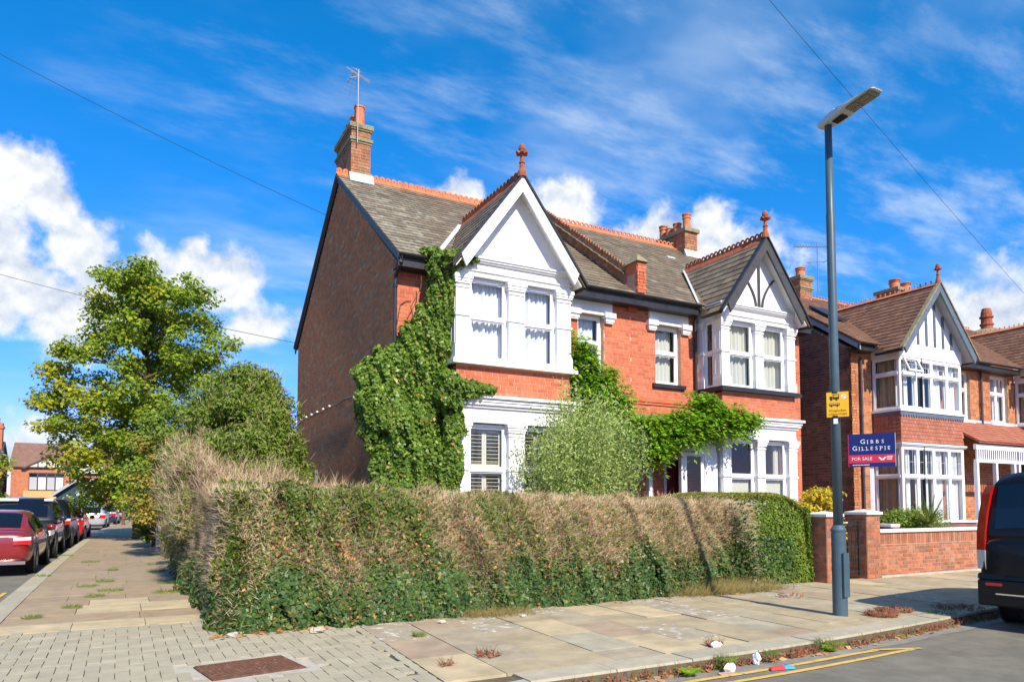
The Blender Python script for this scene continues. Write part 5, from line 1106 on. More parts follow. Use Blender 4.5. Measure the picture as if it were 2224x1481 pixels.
for sgn in (-1, 1):
    y0_, y1_ = .845, .965; prof = [(.74, .07, 1.0), (.98, .055, 1.0), (1.2, .06, .995), (1.45, .085, .97), (1.68, .125, .935), (1.78, .16, .91)]
    m1, m2 = MB(), MB(); zc = []
    for i, ((za, xa_, wa), (zb_, xb_, wb_)) in enumerate(zip(prof, prof[1:])):
        f = lambda z, x, w: [(x - .045, sgn * y0_ * w, z), (x + .02, sgn * y1_ * w, z), (x + .16, sgn * (y1_ * w), z), (x + .06, sgn * y0_ * w, z)]
        (m2 if i == 0 else m1).hexa(f(za, xa_, wa) + f(zb_, xb_, wb_))
    m1.build('tail_light', 'lamp_red', van, local=True); m2.build('reversing_light', 'lamp_clear', van, local=True)
MB().box(-.035, .06, -.93, .93, .30, .62).hexa([(-.035, -.93, .62), (.06, -.96, .62), (.06, .96, .62), (-.035, .93, .62), (.03, -.93, .70), (.08, -.96, .70), (.08, .96, .70), (.03, .93, .70)]).build('rear_bumper', 'car_black', van, local=True, bevel=.03)
MB().box(-.042, -.03, -.72, .72, .445, .462).build('bumper_trim', 'chrome', van, local=True)
for sgn in (-1, 1): MB().box(-.042, -.02, sgn * .74 - .09, sgn * .74 + .09, .55, .585).build('reflector', 'lamp_red', van, local=True)
MB().tube([(-.005, -.30, 1.0), (-.035, -.2, 1.03), (-.035, .2, 1.03), (-.005, .30, 1.0)], .022, 8).build('handle_strip', 'chrome', van, local=True)
MB().tube([(.02, .05, 1.25), (.045, -.35, 1.55)], .012, 6).build('wiper', 'galvanised', van, local=True)
kx_ = lambda y: kerb_x(y) - .42
CG = 'cars parked along the side road'
car('parked_car', 'dark red saloon car nearest in the parked row, seen from behind', 'car', (kx_(19) - .87, 18.75, -.1), R(89.5), SALOON, 'car_red', CG)
suv_c = car('parked_car', 'dark estate car facing this way with stickers on its windscreen', 'car', (kx_(25) - .90, 28.4, -.1), R(-90.5), dict(SUV, mirror_m='car_navy'), 'car_dark', CG)
car('parked_car', 'black car with roof rails behind the dark estate car', 'car', (kx_(30) - .88, 29.3, -.1), R(89), SUV, 'car_black', CG, rails=True)
car('parked_car', 'bright red hatchback in front of the dark teal garage', 'car', (kx_(36) - .70, 34.6, -.1), R(88), HATCH, 'car_bright_red', CG)
car('parked_car', 'silver hatchback beside the garage down the side road', 'car', (kx_(50) - .55, 50.5, -.1), R(87), dict(HATCH, H=1.5), 'car_silver', CG)
car('parked_car', 'small dark blue car beyond the silver hatchback', 'car', (kx_(60) - .4, 59.5, -.1), R(85), HATCH, 'car_navy', CG)
car('parked_car', 'pale car standing side-on at the far end of the road', 'car', (-.4, 84, -.1), R(8), SALOON, 'car_silver', CG)
for ya, yb in ((-.62, -.12), (.52, .74)):
    MB().hexa([(2.70, ya, 1.70), (2.70, yb, 1.70), (2.80, yb, 1.645), (2.80, ya, 1.645), (2.715, ya, 1.725), (2.715, yb, 1.725), (2.815, yb, 1.67), (2.815, ya, 1.67)]).build('windscreen_sticker', 'paper_white', suv_c, local=True)

# ------------------------------------------------------------------ far end of the side road
def far_house(label, x0, x1, y0, eave, ridge, wall, roof, wins, gable=None, stripe_m=None):
    h = thing('far_house', label, 'house', ((x0 + x1) / 2, y0, 0), group='houses at the far end of the side road')
    MB().box(x0, x1, y0, y0 + 8, -.1, eave).build('wall', wall, h)
    MB().prism([(y0 - .3, eave), (y0 + 4, ridge), (y0 + 8.3, eave), (y0 + 8.3, eave - .1), (y0 - .3, eave - .1)], 'x', x0 - .2, x1 + .2).build('roof', roof, h)
    for (a, b, c, d, m) in wins:
        w_ = MB().box(a, b, y0 - .08, y0 - .03, c, d); n_ = max(2, int((b - a) / .7))
        o = w_.build('window', 'upvc' if m else 'dark_barge', h)
        for i in range(n_):
            p, q = a + (b - a) * i / n_ + .07, a + (b - a) * (i + 1) / n_ - .07; MB().box(p, q, y0 - .1, y0 - .07, c + .08, d - .5).build('pane', 'curtain_white' if i % 2 else 'grey_paint', o); MB().box(p, q, y0 - .1, y0 - .07, d - .42, d - .08).build('pane', 'car_glass', o)
    if gable:
        a, b, zt, m, tm = gable; xm = (a + b) / 2
        MB().prism([(a, eave - .05), (b, eave - .05), (xm, zt)], 'y', y0 - .35, y0 + 3).build('gable', m, h)
        for sgn, p in ((-1, a), (1, b)): MB().hexa([(p - sgn * .0 + (.0), y0 - .42, eave - .25), (p + sgn * .3, y0 - .42, eave - .25), (p + sgn * .3, y0 + 3, eave - .25), (p, y0 + 3, eave - .25), (xm, y0 - .42, zt), (xm + sgn * .02, y0 - .42, zt + .22), (xm + sgn * .02, y0 + 3, zt + .22), (xm, y0 + 3, zt)]).build('bargeboard', tm, h)
        for q in (-.6, 0, .6): MB().box(xm + q * (b - a) * .33 - .06, xm + q * (b - a) * .33 + .06, y0 - .37, y0 - .34, eave - .05, eave + (zt - eave) * (1 - abs(q) * .66)).build('timber_strut', tm, h)
    return h
mat('far_brick', [(.42, .15, .075), (.52, .20, .10)], nscale=3, namt=.25, rough=.9); mat('far_roof', [(.20, .11, .075), (.25, .14, .10)], nscale=2, namt=.3, rough=.9); mat('far_roof_dark', [(.05, .055, .07)], rough=.8, namt=.2); mat('render_tan', [(.58, .36, .15)], rough=.9, namt=.1)
fh = far_house('orange brick far house with dark framed bay window above the parked cars', -10.2, -4.4, 92, 5.5, 8.3, 'far_brick', 'far_roof', [(-8.6, -5.4, 2.95, 4.85, 0)], gable=(-9.0, -5.0, 6.35, 'cream_paint', 'dark_barge'))
MB().box(-9.0, -5.0, 91.4, 92, .4, 2.9).build('bay_wall', 'render_tan', fh)
far_house('white gabled far house behind the garage roof', -4.2, .8, 94, 5.0, 8.0, 'far_brick', 'far_roof', [(-3.6, -2.4, 2.6, 4.3, 1), (-.4, .8, 3.0, 4.7, 1)], gable=(-4.1, -1.5, 7.0, 'white_paint', 'white_paint'))
far_house('red brick far house glimpsed between the trees with white window', 1.2, 8, 96, 5.6, 8.6, 'far_brick', 'far_roof', [(1.6, 3.0, 3.4, 5.0, 1), (2.2, 3.6, .6, 2.4, 1)])
fl = far_house('far house at the left edge with dark slate roof and tall chimneys', -19, -11.2, 90, 5.4, 8.2, 'far_brick', 'far_roof_dark', [(-14, -12, 3, 4.8, 1)])
for x_ in (-12.9, -11.6):
    MB().box(x_ - .5, x_ + .45, 92.6, 93.6, 5, 10.1).box(x_ - .6, x_ + .55, 92.5, 93.7, 9.5, 9.75).build('chimney', 'far_brick', fl)
    MB().lathe([(.2, 0), (.18, .4), (.22, .5)], (x_, 93.1, 10.1), 8).build('chimney_pot', 'terracotta', fl)
MB().tube([(-12.1, 92.4, 7), (-12.1, 92.4, 13.2)], .04, 5).box(-12.5, -11.7, 92.38, 92.42, 12.6, 12.64).build('aerial_mast', 'metal_grey', fl)
# garage with a gabled end
mat('garage_teal', [(.022, .05, .055), (.03, .062, .065)], nscale=1.5, namt=.3, rough=.6); mat('flaked', [(.35, .47, .48)], rough=.8)
ga = thing('garage', 'dark teal gabled garage with flaking paint beside the side road', 'garage', (-2.9, 66, 0))
MB().prism([(-4.35, -.1), (-1.55, -.1), (-1.55, 2.35), (-2.95, 3.45), (-4.35, 2.35)], 'y', 66, 71).build('wall', 'garage_teal', ga)
MB().box(-1.548, -1.5, 66.05, 71, -.1, 2.3).build('side_wall', 'far_brick', ga)
for sgn in (-1, 1): MB().hexa([(-2.95, 65.7, 3.46), (-2.95 + sgn * 1.75, 65.7, 2.08), (-2.95 + sgn * 1.75, 71.2, 2.08), (-2.95, 71.2, 3.46), (-2.95, 65.7, 3.62), (-2.95 + sgn * 1.75, 65.7, 2.24), (-2.95 + sgn * 1.75, 71.2, 2.24), (-2.95, 71.2, 3.62)]).build('roof', 'far_roof', ga)
for sgn in (-1, 1): MB().hexa([(-2.95, 65.62, 3.3), (-2.95 + sgn * 1.75, 65.62, 1.98), (-2.95 + sgn * 1.75, 65.69, 1.98), (-2.95, 65.69, 3.3), (-2.95, 65.62, 3.58), (-2.95 + sgn * 1.75, 65.62, 2.2), (-2.95 + sgn * 1.75, 65.69, 2.2), (-2.95, 65.69, 3.58)]).build('bargeboard', 'grey_paint', ga)
m_ = MB()
for i in range(24):
    x_, z_ = random.uniform(-4.0, -1.75), random.uniform(.9, 2.4); s_ = random.uniform(.03, .16); m_.add([(x_ + s_ * math.cos(t) * random.uniform(.5, 1.2), 65.99, z_ + s_ * math.sin(t) * random.uniform(.5, 1.3)) for t in np.linspace(0, 6.28, 8)[:-1]], [tuple(range(7))])
for i in range(9): x_ = -2.1 + random.uniform(-.25, .3); z_ = 1.2 + random.uniform(-.5, .5); s_ = random.uniform(.1, .22); m_.add([(x_ + s_ * math.cos(t) * random.uniform(.5, 1.2), 65.985 - i * .001, z_ + s_ * math.sin(t) * random.uniform(.6, 1.5)) for t in np.linspace(0, 6.28, 8)[:-1]], [tuple(range(7))])
m_.build('paint_flakes', 'flaked', ga)
fp = tag(MB().tube([(.25, 58, -.05), (.25, 58, 3.2)], .1, 8).lathe([(.14, 0), (.14, .05), (.1, .1)], (.25, 58, .4), 8).build('wooden_post', 'pole_brown'), 'brown wooden post on the far side pavement beside the parked cars', 'post')
fw_ = thing('boundary_wall', 'low brown fence wall along the far side of the road', 'wall', (-9.5, 50, 0)); MB().box(-9.6, -9.2, 40, 66, -.1, 1.55).build('wall', 'pole_brown', fw_)

# ------------------------------------------------------------------ overhead wires
def wire(label, a, b, sag, r_=.012):
    pts = [tuple(Vector(a).lerp(Vector(b), t) - Vector((0, 0, sag * 4 * t * (1 - t)))) for t in np.linspace(0, 1, 17)]
    return tag(MB().tube(pts, r_, 5).build('overhead_wire', 'bumper_black'), label, 'wire', 'overhead wires')
def ray_pt(x_, y_, dist):
    f = Vector((math.sin(YAW) * math.cos(PITCH), math.cos(YAW) * math.cos(PITCH), math.sin(PITCH))); u = rtv.cross(f); cy = HORIZON - F_PX * math.tan(PITCH)
    return CAM + (f * F_PX + rtv * (x_ - 1112) - u * (y_ - cy)).normalized() * dist
wire('overhead wire running from the upper left to the end gable', ray_pt(-200, 10, 22), (4.3, 17.4, 8.55), .12, .006)
wire('overhead wire reaching the rear eaves behind the big tree', ray_pt(-300, 505, 40), (4.3, 21.0, 6.1), .25, .008)
wire('overhead wire crossing the sky behind the street lamp head', ray_pt(1560, -130, 14), ray_pt(2420, 850, 34), .15, .004)

# ------------------------------------------------------------------ planting
def rnd(n, a, b): return RNG.uniform(a, b, n)
def hedge_H(x_): return 1.70 - .026 * (x_ - .9)
def front_pts(n):
    x_ = rnd(n, 1.08, 9.62); h_ = hedge_H(x_); t = rnd(n, 0, 1.03); z_ = t * h_
    P = np.stack([x_, 8.47 + .048 * (x_ - .9) + .46 * t ** 1.2, z_], 1)
    P[:, 1] += vn(P, 2.6) * .15 + vn(P, .9) * .10 + vn(P, 6.5) * .09 + np.minimum(RNG.exponential(.07, n), .3)
    P[:, 1] += np.where(x_ < 1.75, .40 * ((1.75 - x_) / .67) ** 2.2, 0) + .16 * np.clip((t - .82) / .2, 0, 1) ** 2
    P[:, 2] *= 1 + .055 * vn(np.stack([x_, 0 * x_, 0 * x_], 1), 3.0)
    return P, t
HG = thing('hedge', 'overgrown half-dead front hedge with bare twigs above and ivy below', 'hedge', (5.4, 9.2, 0))
n = 1; core = MB()
xs = np.linspace(1.5, 9.35, 30); prof = lambda x_: [(8.93 + .045 * (x_ - .9), 0), (9.0 + .045 * (x_ - .9), .7), (9.3 + .045 * (x_ - .9), hedge_H(x_) - .26), (10.0, hedge_H(x_) - .26), (10.1, 0)]
vs = [(x_, a + .03 * math.sin(x_ * 7), b) for x_ in xs for a, b in prof(x_)]
core.add(vs, [(i * 5 + k, i * 5 + k + 1, i * 5 + k + 6, i * 5 + k + 5) for i in range(29) for k in range(4)] + [(4, 3, 2, 1, 0), tuple(145 + k for k in range(5))]).build('shade_core', 'twig_shade_core', HG)  # solid dark hull behind the twigs, painted as inner shade
P, t = front_pts(150000); x_ = P[:, 0]; nz = vn(P, 1.7); nz2 = vn(P + 7, 3.4); nz3 = vn(P - 3, 1.1)
sig = lambda v: 1 / (1 + np.exp(-v))
ivy = sig((.34 + .26 * nz + .12 * nz3 + np.where(x_ > 9.3, .25, 0) - t) * 14)
cornr = (1 - .45 * sig((.62 + .2 * nz2 - t) * 9) * sig((t - .2) * 9)) * (.35 + .65 * sig((vn(P + 11, 2.9) + .25 + .5 * (t - .5)) * 7)) * sig((2.9 + .9 * nz + .7 * nz2 - x_ + 1.1 * (t - .6)) * 4) * sig((1.02 - t) * 25)
patch = .10 + .55 * sig((nz + .4 * nz2 - .42) * 9) * sig((5.8 - x_ + 2.0 * nz3) * 2.0) + .16 * sig((nz2 - .35) * 9)
pg = np.clip(np.maximum(np.maximum(ivy, cornr * .97), patch), 0, 1)
dead = .07 + .7 * sig((nz2 + .2 * nz - .45) * 8) * sig((4.3 - x_) * 2) * sig((t - .22) * 14) * sig((.66 - t) * 14) + .35 * sig((.13 - t) * 30) * sig((2.6 - x_) * 3)
u1 = RNG.random(len(P)); u2 = RNG.random(len(P)); NF = np.tile([-.12, -1, .35], (len(P), 1))
dl = u2 < dead * .55; gl = (~dl) & (u1 < pg); tw = (~dl) & (~gl)
ivy_l = gl & (RNG.random(len(P)) < ivy * .9); hed_l = gl & ~ivy_l
thin = RNG.random(len(P)); gapm = vn(P + 5, 7.5) + .5 * vn(P - 9, 13.0) > -.62; thin = np.where(gapm, thin, 2.0)
leaves_obj('ivy_leaves', P[ivy_l & (thin < .62)], NF[ivy_l & (thin < .62)], .060, .050, 'ivy_leaf', HG, spread=.75)
leaves_obj('hedge_leaves', P[hed_l & (thin < .8)], NF[hed_l & (thin < .8)], .050, .032, 'hedge_leaf', HG, spread=.85)
leaves_obj('dead_leaves', P[dl & (thin < .55)], NF[dl & (thin < .55)], .05, .032, 'dead_leaf', HG, spread=.9)
k_ = tw & (P[:, 2] > -.1); wob_ = np.stack([RNG.normal(0, .9, len(P)), np.full(len(P), -.75), RNG.normal(.35, .5, len(P))], 1)
twigs_obj('dead_twigs', (P + [0, .06, -.02])[k_ & (thin < .72)], wob_[k_ & (thin < .72)], .125, .0034, 'dead_twig', HG, spread=.35)
twigs_obj('brown_twigs', (P + [0, .05, 0])[k_ & (thin > .72) & (thin < 1.5)], wob_[k_ & (thin > .72) & (thin < 1.5)], .15, .0032, 'brown_twig', HG, spread=.4)
s2 = RNG.random(len(P)) < .03 * (1 - .8 * np.maximum(cornr, ivy)); twigs_obj('long_shoots', P[s2 & (x_ > 1.3)], np.stack([RNG.normal(0, .8, s2.sum()), np.full(s2.sum(), -.5), RNG.normal(.2, .6, s2.sum())], 1)[(x_ > 1.3)[s2]], .28, .0032, 'brown_twig', HG, spread=.3)
n = 27000; x_ = rnd(n, 1.0, 9.55); y_ = 8.98 + .045 * (x_ - .9) + rnd(n, 0, 1.0); P = np.stack([x_, y_, hedge_H(x_) - .08 + 0 * x_], 1); P[:, 2] += vn(P, 2.2) * .06 + vn(P, 5) * .04 + rnd(n, -.10, .03)
gm = (RNG.random(n) < .10 + .5 * sig((2.3 - x_ + vn(P, 2) * .8) * 4))
twigs_obj('top_twigs', P[~gm], np.stack([RNG.normal(0, .35, (~gm).sum()), RNG.normal(-.1, .35, (~gm).sum()), np.ones((~gm).sum())], 1), .11, .0033, 'dead_twig', HG, spread=.25)
leaves_obj('top_leaves', P[gm], np.tile([0, -.3, 1], (gm.sum(), 1)), .036, .022, 'hedge_leaf', HG, spread=.9)
n = 9000; y_ = rnd(n, 8.7, 10.1); z_ = rnd(n, 0, 1.5); P = np.stack([9.45 + .10 * RNG.normal(0, 1, n) - .12 * z_, y_, z_], 1); gm = RNG.random(n) < .75 * sig((.95 - z_) * 5) + .1
leaves_obj('ivy_leaves', P[gm], np.tile([1, -.4, .2], (gm.sum(), 1)), .052, .044, 'ivy_leaf', HG); twigs_obj('end_twigs', P[~gm], np.tile([1, -.4, .2], ((~gm).sum(), 1)), .12, .0034, 'dead_twig', HG)
n = 15000; th = rnd(n, np.pi * .93, np.pi * 1.5); z_ = rnd(n, 0, 1.62); rad = .47 + .10 * (1 - z_ / 1.6); P = np.stack([1.5 + np.cos(th) * rad, 9.08 + np.sin(th) * rad, z_], 1); N = np.stack([np.cos(th), np.sin(th) - .3, .3 + 0 * th], 1)
P = P + N * (vn(P, 3.0) * .09 + vn(P, 7) * .06 - np.minimum(RNG.exponential(.05, n), .2))[:, None]; nz = vn(P, 2.1); iv = (z_ < .6 + .25 * nz) & (RNG.random(n) < .85); tw = ~iv & (RNG.random(n) < .35 + .3 * nz); dd = ~iv & ~tw & (RNG.random(n) < .12)
leaves_obj('ivy_leaves', P[iv], N[iv], .060, .050, 'ivy_leaf', HG, spread=.75); leaves_obj('hedge_leaves', P[~iv & ~tw & ~dd], N[~iv & ~tw & ~dd], .05, .033, 'hedge_leaf', HG, spread=.85); leaves_obj('dead_leaves', P[dd], N[dd], .05, .032, 'dead_leaf', HG); twigs_obj('dead_twigs', P[tw], N[tw] + RNG.normal(0, .5, (tw.sum(), 3)), .12, .0036, 'dead_twig', HG, spread=.5)
# side hedge: along the side street, rising into a dark yew dome
SH = thing('hedge', 'tall side hedge of bare pale twigs along the side street', 'hedge', (1.3, 12.6, 0))
def sideH(y_): return 1.60 + 1.15 * sig((y_ - 13.3) * 2.6)
core = MB(); ys = np.linspace(9.1, 16.5, 40); vs = [(a, y_, b) for y_ in ys for a, b in ((1.38, 0), (1.36, .7), (1.50, float(sideH(y_)) - .45), (1.75, float(sideH(y_)) - .45), (1.85, 0))]
core.add(vs, [(i * 5 + k, i * 5 + k + 1, i * 5 + k + 6, i * 5 + k + 5) for i in range(39) for k in range(4)] + [(4, 3, 2, 1, 0), tuple(195 + k for k in range(5))]).build('shade_core', 'twig_shade_core', SH)  # dark filler hull, its colour stands for shade inside the hedge
n = 80000; y_ = 8.6 + 8.1 * RNG.random(n) ** 1.6; t = rnd(n, 0, 1.02); z_ = t * sideH(y_)
P = np.stack([1.06 + .10 * t + .35 * np.clip(t - .7, 0, 1) * (y_ > 12.5), y_, z_], 1); P[:, 2] *= 1 + .10 * vn(P * [0, 1, 0], 2.7); P[:, 0] += vn(P, 2.4) * .15 + vn(P, 6) * .07 + np.minimum(RNG.exponential(.06, n), .25) - .10 * sig((.45 - z_) * 6)
nz = vn(P, 1.8); pg = np.maximum(sig((.62 + .26 * nz - z_) * 9), .95 * sig((9.75 + .4 * nz - y_) * 5)); pg = np.maximum(pg, .9 * sig((y_ - 15.6 + .5 * nz) * 5)); pg = np.maximum(pg, .22 + .55 * sig((nz + .5 * vn(P, 4.2) - .35) * 8))
g = RNG.random(n) < pg; dlm = RNG.random(n) < .10
leaves_obj('ivy_leaves', P[g & (z_ < .75) & ~dlm], np.tile([-1, -.4, .3], ((g & (z_ < .75) & ~dlm).sum(), 1)), .05, .042, 'ivy_leaf', SH, spread=.8)
leaves_obj('hedge_leaves', P[g & (z_ >= .75)], np.tile([-1, -.4, .3], ((g & (z_ >= .75)).sum(), 1)), .038, .024, 'hedge_leaf', SH, spread=.9)
leaves_obj('dead_leaves', P[g & (z_ < .75) & dlm], np.tile([-1, -.4, .3], ((g & (z_ < .75) & dlm).sum(), 1)), .05, .034, 'dead_leaf', SH, spread=.9)
gp = vn(P + 4, 6.5) + .5 * vn(P, 12.0) > -.6; gt_ = ~g & gp; hf = RNG.random(n) < .62
for msk, mt in ((gt_ & hf, 'dead_twig'), (gt_ & ~hf, 'brown_twig')): twigs_obj(mt + 's', P[msk] + [.05, 0, 0], np.stack([np.full(msk.sum(), -1.0), RNG.normal(-.6, .7, msk.sum()), RNG.normal(.3, .7, msk.sum())], 1), .14, .0036, mt, SH, spread=.4)
n = 9000; y_ = rnd(n, 9.2, 12.4); P = np.stack([rnd(n, 1.1, 1.85), y_, sideH(y_) - .12], 1); P[:, 2] += vn(P, 2.0) * .10 + rnd(n, -.05, .05); gm = RNG.random(n) < .5 + .4 * vn(P, 1.5)
twigs_obj('top_twigs', P[~gm], np.tile([-.1, -.2, 1], ((~gm).sum(), 1)), .17, .0034, 'brown_twig', SH, spread=.6)
n = 5200; P = np.stack([rnd(n, 1.1, 3.5), rnd(n, 12.3, 13.3), rnd(n, 1.1, 1.9)], 1); P[:, 2] += .35 * vn(P, 1.6) + .5 * np.clip((1.9 - P[:, 0]) / .8, 0, 1); hf = RNG.random(n) < .45; dd_ = np.stack([RNG.normal(0, .5, n), RNG.normal(-.3, .5, n), np.ones(n)], 1)
for msk, mt in ((hf, 'dead_twig'), (~hf, 'brown_twig')): twigs_obj('upright_twigs', P[msk], dd_[msk], .27, .0042, mt, SH, spread=.35)
n = 12000; y_ = rnd(n, 9.2, 12.4); P = np.stack([rnd(n, 1.1, 1.85), y_, sideH(y_) - .12], 1); P[:, 2] += vn(P, 2.0) * .08; gm = RNG.random(n) < .4; leaves_obj('top_leaves', P[gm], np.tile([0, -.4, 1], (gm.sum(), 1)), .055, .034, 'hedge_leaf', SH, spread=.9)
def dome(n, c, r, h, z0, pw=2.4, lump=.12):
    """points on a lumpy dome: c centre xy, r radii, h height"""
    th = rnd(n, 0, 2 * np.pi); t = RNG.random(n) ** .85; z_ = z0 + (h - z0) * t; rr = (1 - t ** pw) ** .5 + .04
    P = np.stack([c[0] + np.cos(th) * r[0] * rr, c[1] + np.sin(th) * r[1] * rr, z_], 1); N = np.stack([np.cos(th) / r[0], np.sin(th) / r[1], t ** 2 * 1.2 + .1], 1)
    k = 1 + vn(P, 2.2) * lump - np.minimum(RNG.exponential(.05, n), .25); P[:, 0] = c[0] + (P[:, 0] - c[0]) * k; P[:, 1] = c[1] + (P[:, 1] - c[1]) * k; P[:, 2] += vn(P + 3, 2.5) * .10
    return P, unit(N), t
def core_dome(c, r, h, z0, m, parent, k=.82, pw=2.4):
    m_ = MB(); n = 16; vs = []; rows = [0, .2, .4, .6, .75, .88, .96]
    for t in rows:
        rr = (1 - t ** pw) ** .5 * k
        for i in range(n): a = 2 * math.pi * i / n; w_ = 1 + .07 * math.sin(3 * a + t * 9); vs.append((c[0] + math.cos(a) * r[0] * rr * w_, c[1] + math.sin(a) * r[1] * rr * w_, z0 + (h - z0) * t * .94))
    m_.add(vs, [(i * n + k_, i * n + (k_ + 1) % n, (i + 1) * n + (k_ + 1) % n, (i + 1) * n + k_) for i in range(len(rows) - 1) for k_ in range(n)] + [tuple(range(len(vs) - n, len(vs)))]).build('shade_core', m, parent, smooth=True)  # closed dome painted dark for the shade between the sprays
YW = thing('yew_bush', 'dark green domed yew bush with bare twigs below beside the gable', 'bush', (2.15, 14.7, 0))
core_dome((2.0, 14.75), (.98, 1.5), 3.5, 0, 'leaf_shade_core', YW, pw=2.6)
PP, NN, TT, TN = [], [], [], []
for i in range(210):
    t = random.random() ** .75; a = random.uniform(0, 6.28); z_ = .5 + 3.35 * t; rr = max(.12, (1 - t ** 2.1)) ** .62; c = np.array([2.0 + math.cos(a) * 1.14 * rr + (.08 if t > .7 else 0), 14.75 + math.sin(a) * 1.7 * rr, z_])
    if c[1] > 15.4 and c[0] > 1.6: continue
    r = random.uniform(.2, .5); c += RNG.normal(0, .07, 3); n = int(3200 * r * r) + 120; d = unit(RNG.normal(0, 1, (n, 3))); q = c + d * r * [1, 1, .85] * (RNG.random((n, 1)) ** .3); bare = z_ < 1.75 + .35 * math.sin(a * 3) or (c[0] < 1.45 and z_ < 2.5)
    k = RNG.random(n) < (.62 if bare else .05)
    PP.append(q[~k]); NN.append(d[~k] + [0, -.1, .35]); TT.append(q[k]); TN.append(d[k] + [0, -.2, .8])
P, N = np.concatenate(PP), np.concatenate(NN); leaves_obj('needle_sprays', P, N, .085, .03, 'yew_leaf', YW, spread=.9)
P, N = np.concatenate(TT), np.concatenate(TN); k = RNG.random(len(P)) < .6; twigs_obj('dead_twigs', P[k], N[k], .19, .0038, 'dead_twig', YW, spread=.5); twigs_obj('brown_twigs', P[~k], N[~k], .19, .0038, 'brown_twig', YW, spread=.6)

# ivy on the house corner
IV = thing('ivy', 'dense glossy ivy climbing the corner of the end house to the eaves', 'ivy', (4.6, 12.2, 0))
blobs = [((4.35, 12.15, 1.0), (.62, .45, 1.2)), ((4.55, 12.15, 2.2), (.72, .46, 1.1)), ((4.3, 12.12, 3.1), (.72, .5, .9)), ((4.05, 12.15, 3.6), (.5, .45, .55)), ((4.75, 12.15, 3.7), (.62, .42, .75)), ((4.92, 12.1, 4.45), (.36, .40, .7)), ((5.08, 12.0, 5.2), (.26, .36, .6)), ((5.12, 11.95, 5.75), (.32, .36, .30)), ((5.25, 11.58, 5.88), (.33, .10, .12)), ((4.95, 12.2, 6.02), (.25, .3, .16)), ((5.1, 11.75, 3.45), (.30, .40, .36)), ((5.45, 11.52, 3.50), (.26, .10, .16)), ((5.72, 11.50, 3.52), (.22, .08, .09)), ((5.05, 11.9, 1.2), (.35, .42, 1.2)), ((5.18, 11.72, 2.2), (.18, .22, .8)), ((4.6, 12.2, 4.3), (.30, .3, .45)), ((5.2, 11.66, 2.85), (.2, .14, .3))]
PP, NN = [], []
for c, r in blobs:
    vol = (r[0] * r[1] + r[1] * r[2] + r[0] * r[2]); n = int(13500 * vol) + 200; d = unit(RNG.normal(0, 1, (n, 3))); q = np.array(c) + d * np.array(r) * (1 + vn(d * 3 + np.array(c) * 2, 2.2)[:, None] * .30) * (1 - np.minimum(RNG.exponential(.10, (n, 1)), .5)); PP.append(q); NN.append(d * [1, 1, .7] + [-.1, -.45, .35])
P, N = np.concatenate(PP), np.concatenate(NN); ok = (P[:, 1] < 12.36) | (P[:, 0] < 4.30); ok &= ~((P[:, 0] > 5.24) & (P[:, 1] > 11.60)); ok &= P[:, 2] > .02; P, N = P[ok], N[ok]
leaves_obj('leaves', P, N, .064, .054, 'wall_ivy_leaf', IV, spread=.75)
dm = RNG.random(len(P)) < .003; leaves_obj('dead_leaves', P[dm] + [0, -.05, 0], N[dm], .07, .05, 'dead_leaf', IV)
m_ = MB()
for i in range(26):
    a = Vector((random.uniform(4.4, 5.1), 12.3, random.uniform(.1, 4.6))); pts = [a]
    for k in range(5): a = a + Vector((random.uniform(-.12, .14), random.uniform(-.08, .01), random.uniform(.1, .3))); a.y = min(a.y, 12.37); pts.append(a)
    m_.tube(pts, .010, 5)
for (a, b) in (((4.42, 12.375, 5.1), (4.62, 12.37, 5.2)), ((4.42, 12.375, 5.1), (4.36, 12.37, 4.75)), ((4.4, 12.37, 4.1), (4.75, 12.36, 4.7)), ((4.9, 12.0, 4.5), (5.0, 11.9, 4.85))): m_.tube([a, ((a[0] + b[0]) / 2, a[1], (a[2] + b[2]) / 2 + .03), b], .008, 5)
m_.build('stems', 'bark', IV)
for c, r in blobs[:6]:
    mm = MB(); n = 10; rows = 6; vs = []
    for i in range(rows + 1):
        t_ = math.pi * i / rows
        for j in range(n): a = 2 * math.pi * j / n; vs.append((c[0] + math.sin(t_) * math.cos(a) * r[0] * .62, min(12.39, c[1] + math.sin(t_) * math.sin(a) * r[1] * .62) if c[0] > 4.3 else c[1] + math.sin(t_) * math.sin(a) * r[1] * .6, c[2] + math.cos(t_) * r[2] * .7))
    mm.add(vs, [(i * n + j, i * n + (j + 1) % n, (i + 1) * n + (j + 1) % n, (i + 1) * n + j) for i in range(rows) for j in range(n)]).build('ivy_shade_core', 'leaf_shade_core', IV, smooth=True)  # dark blobs under the ivy, shade painted into their colour
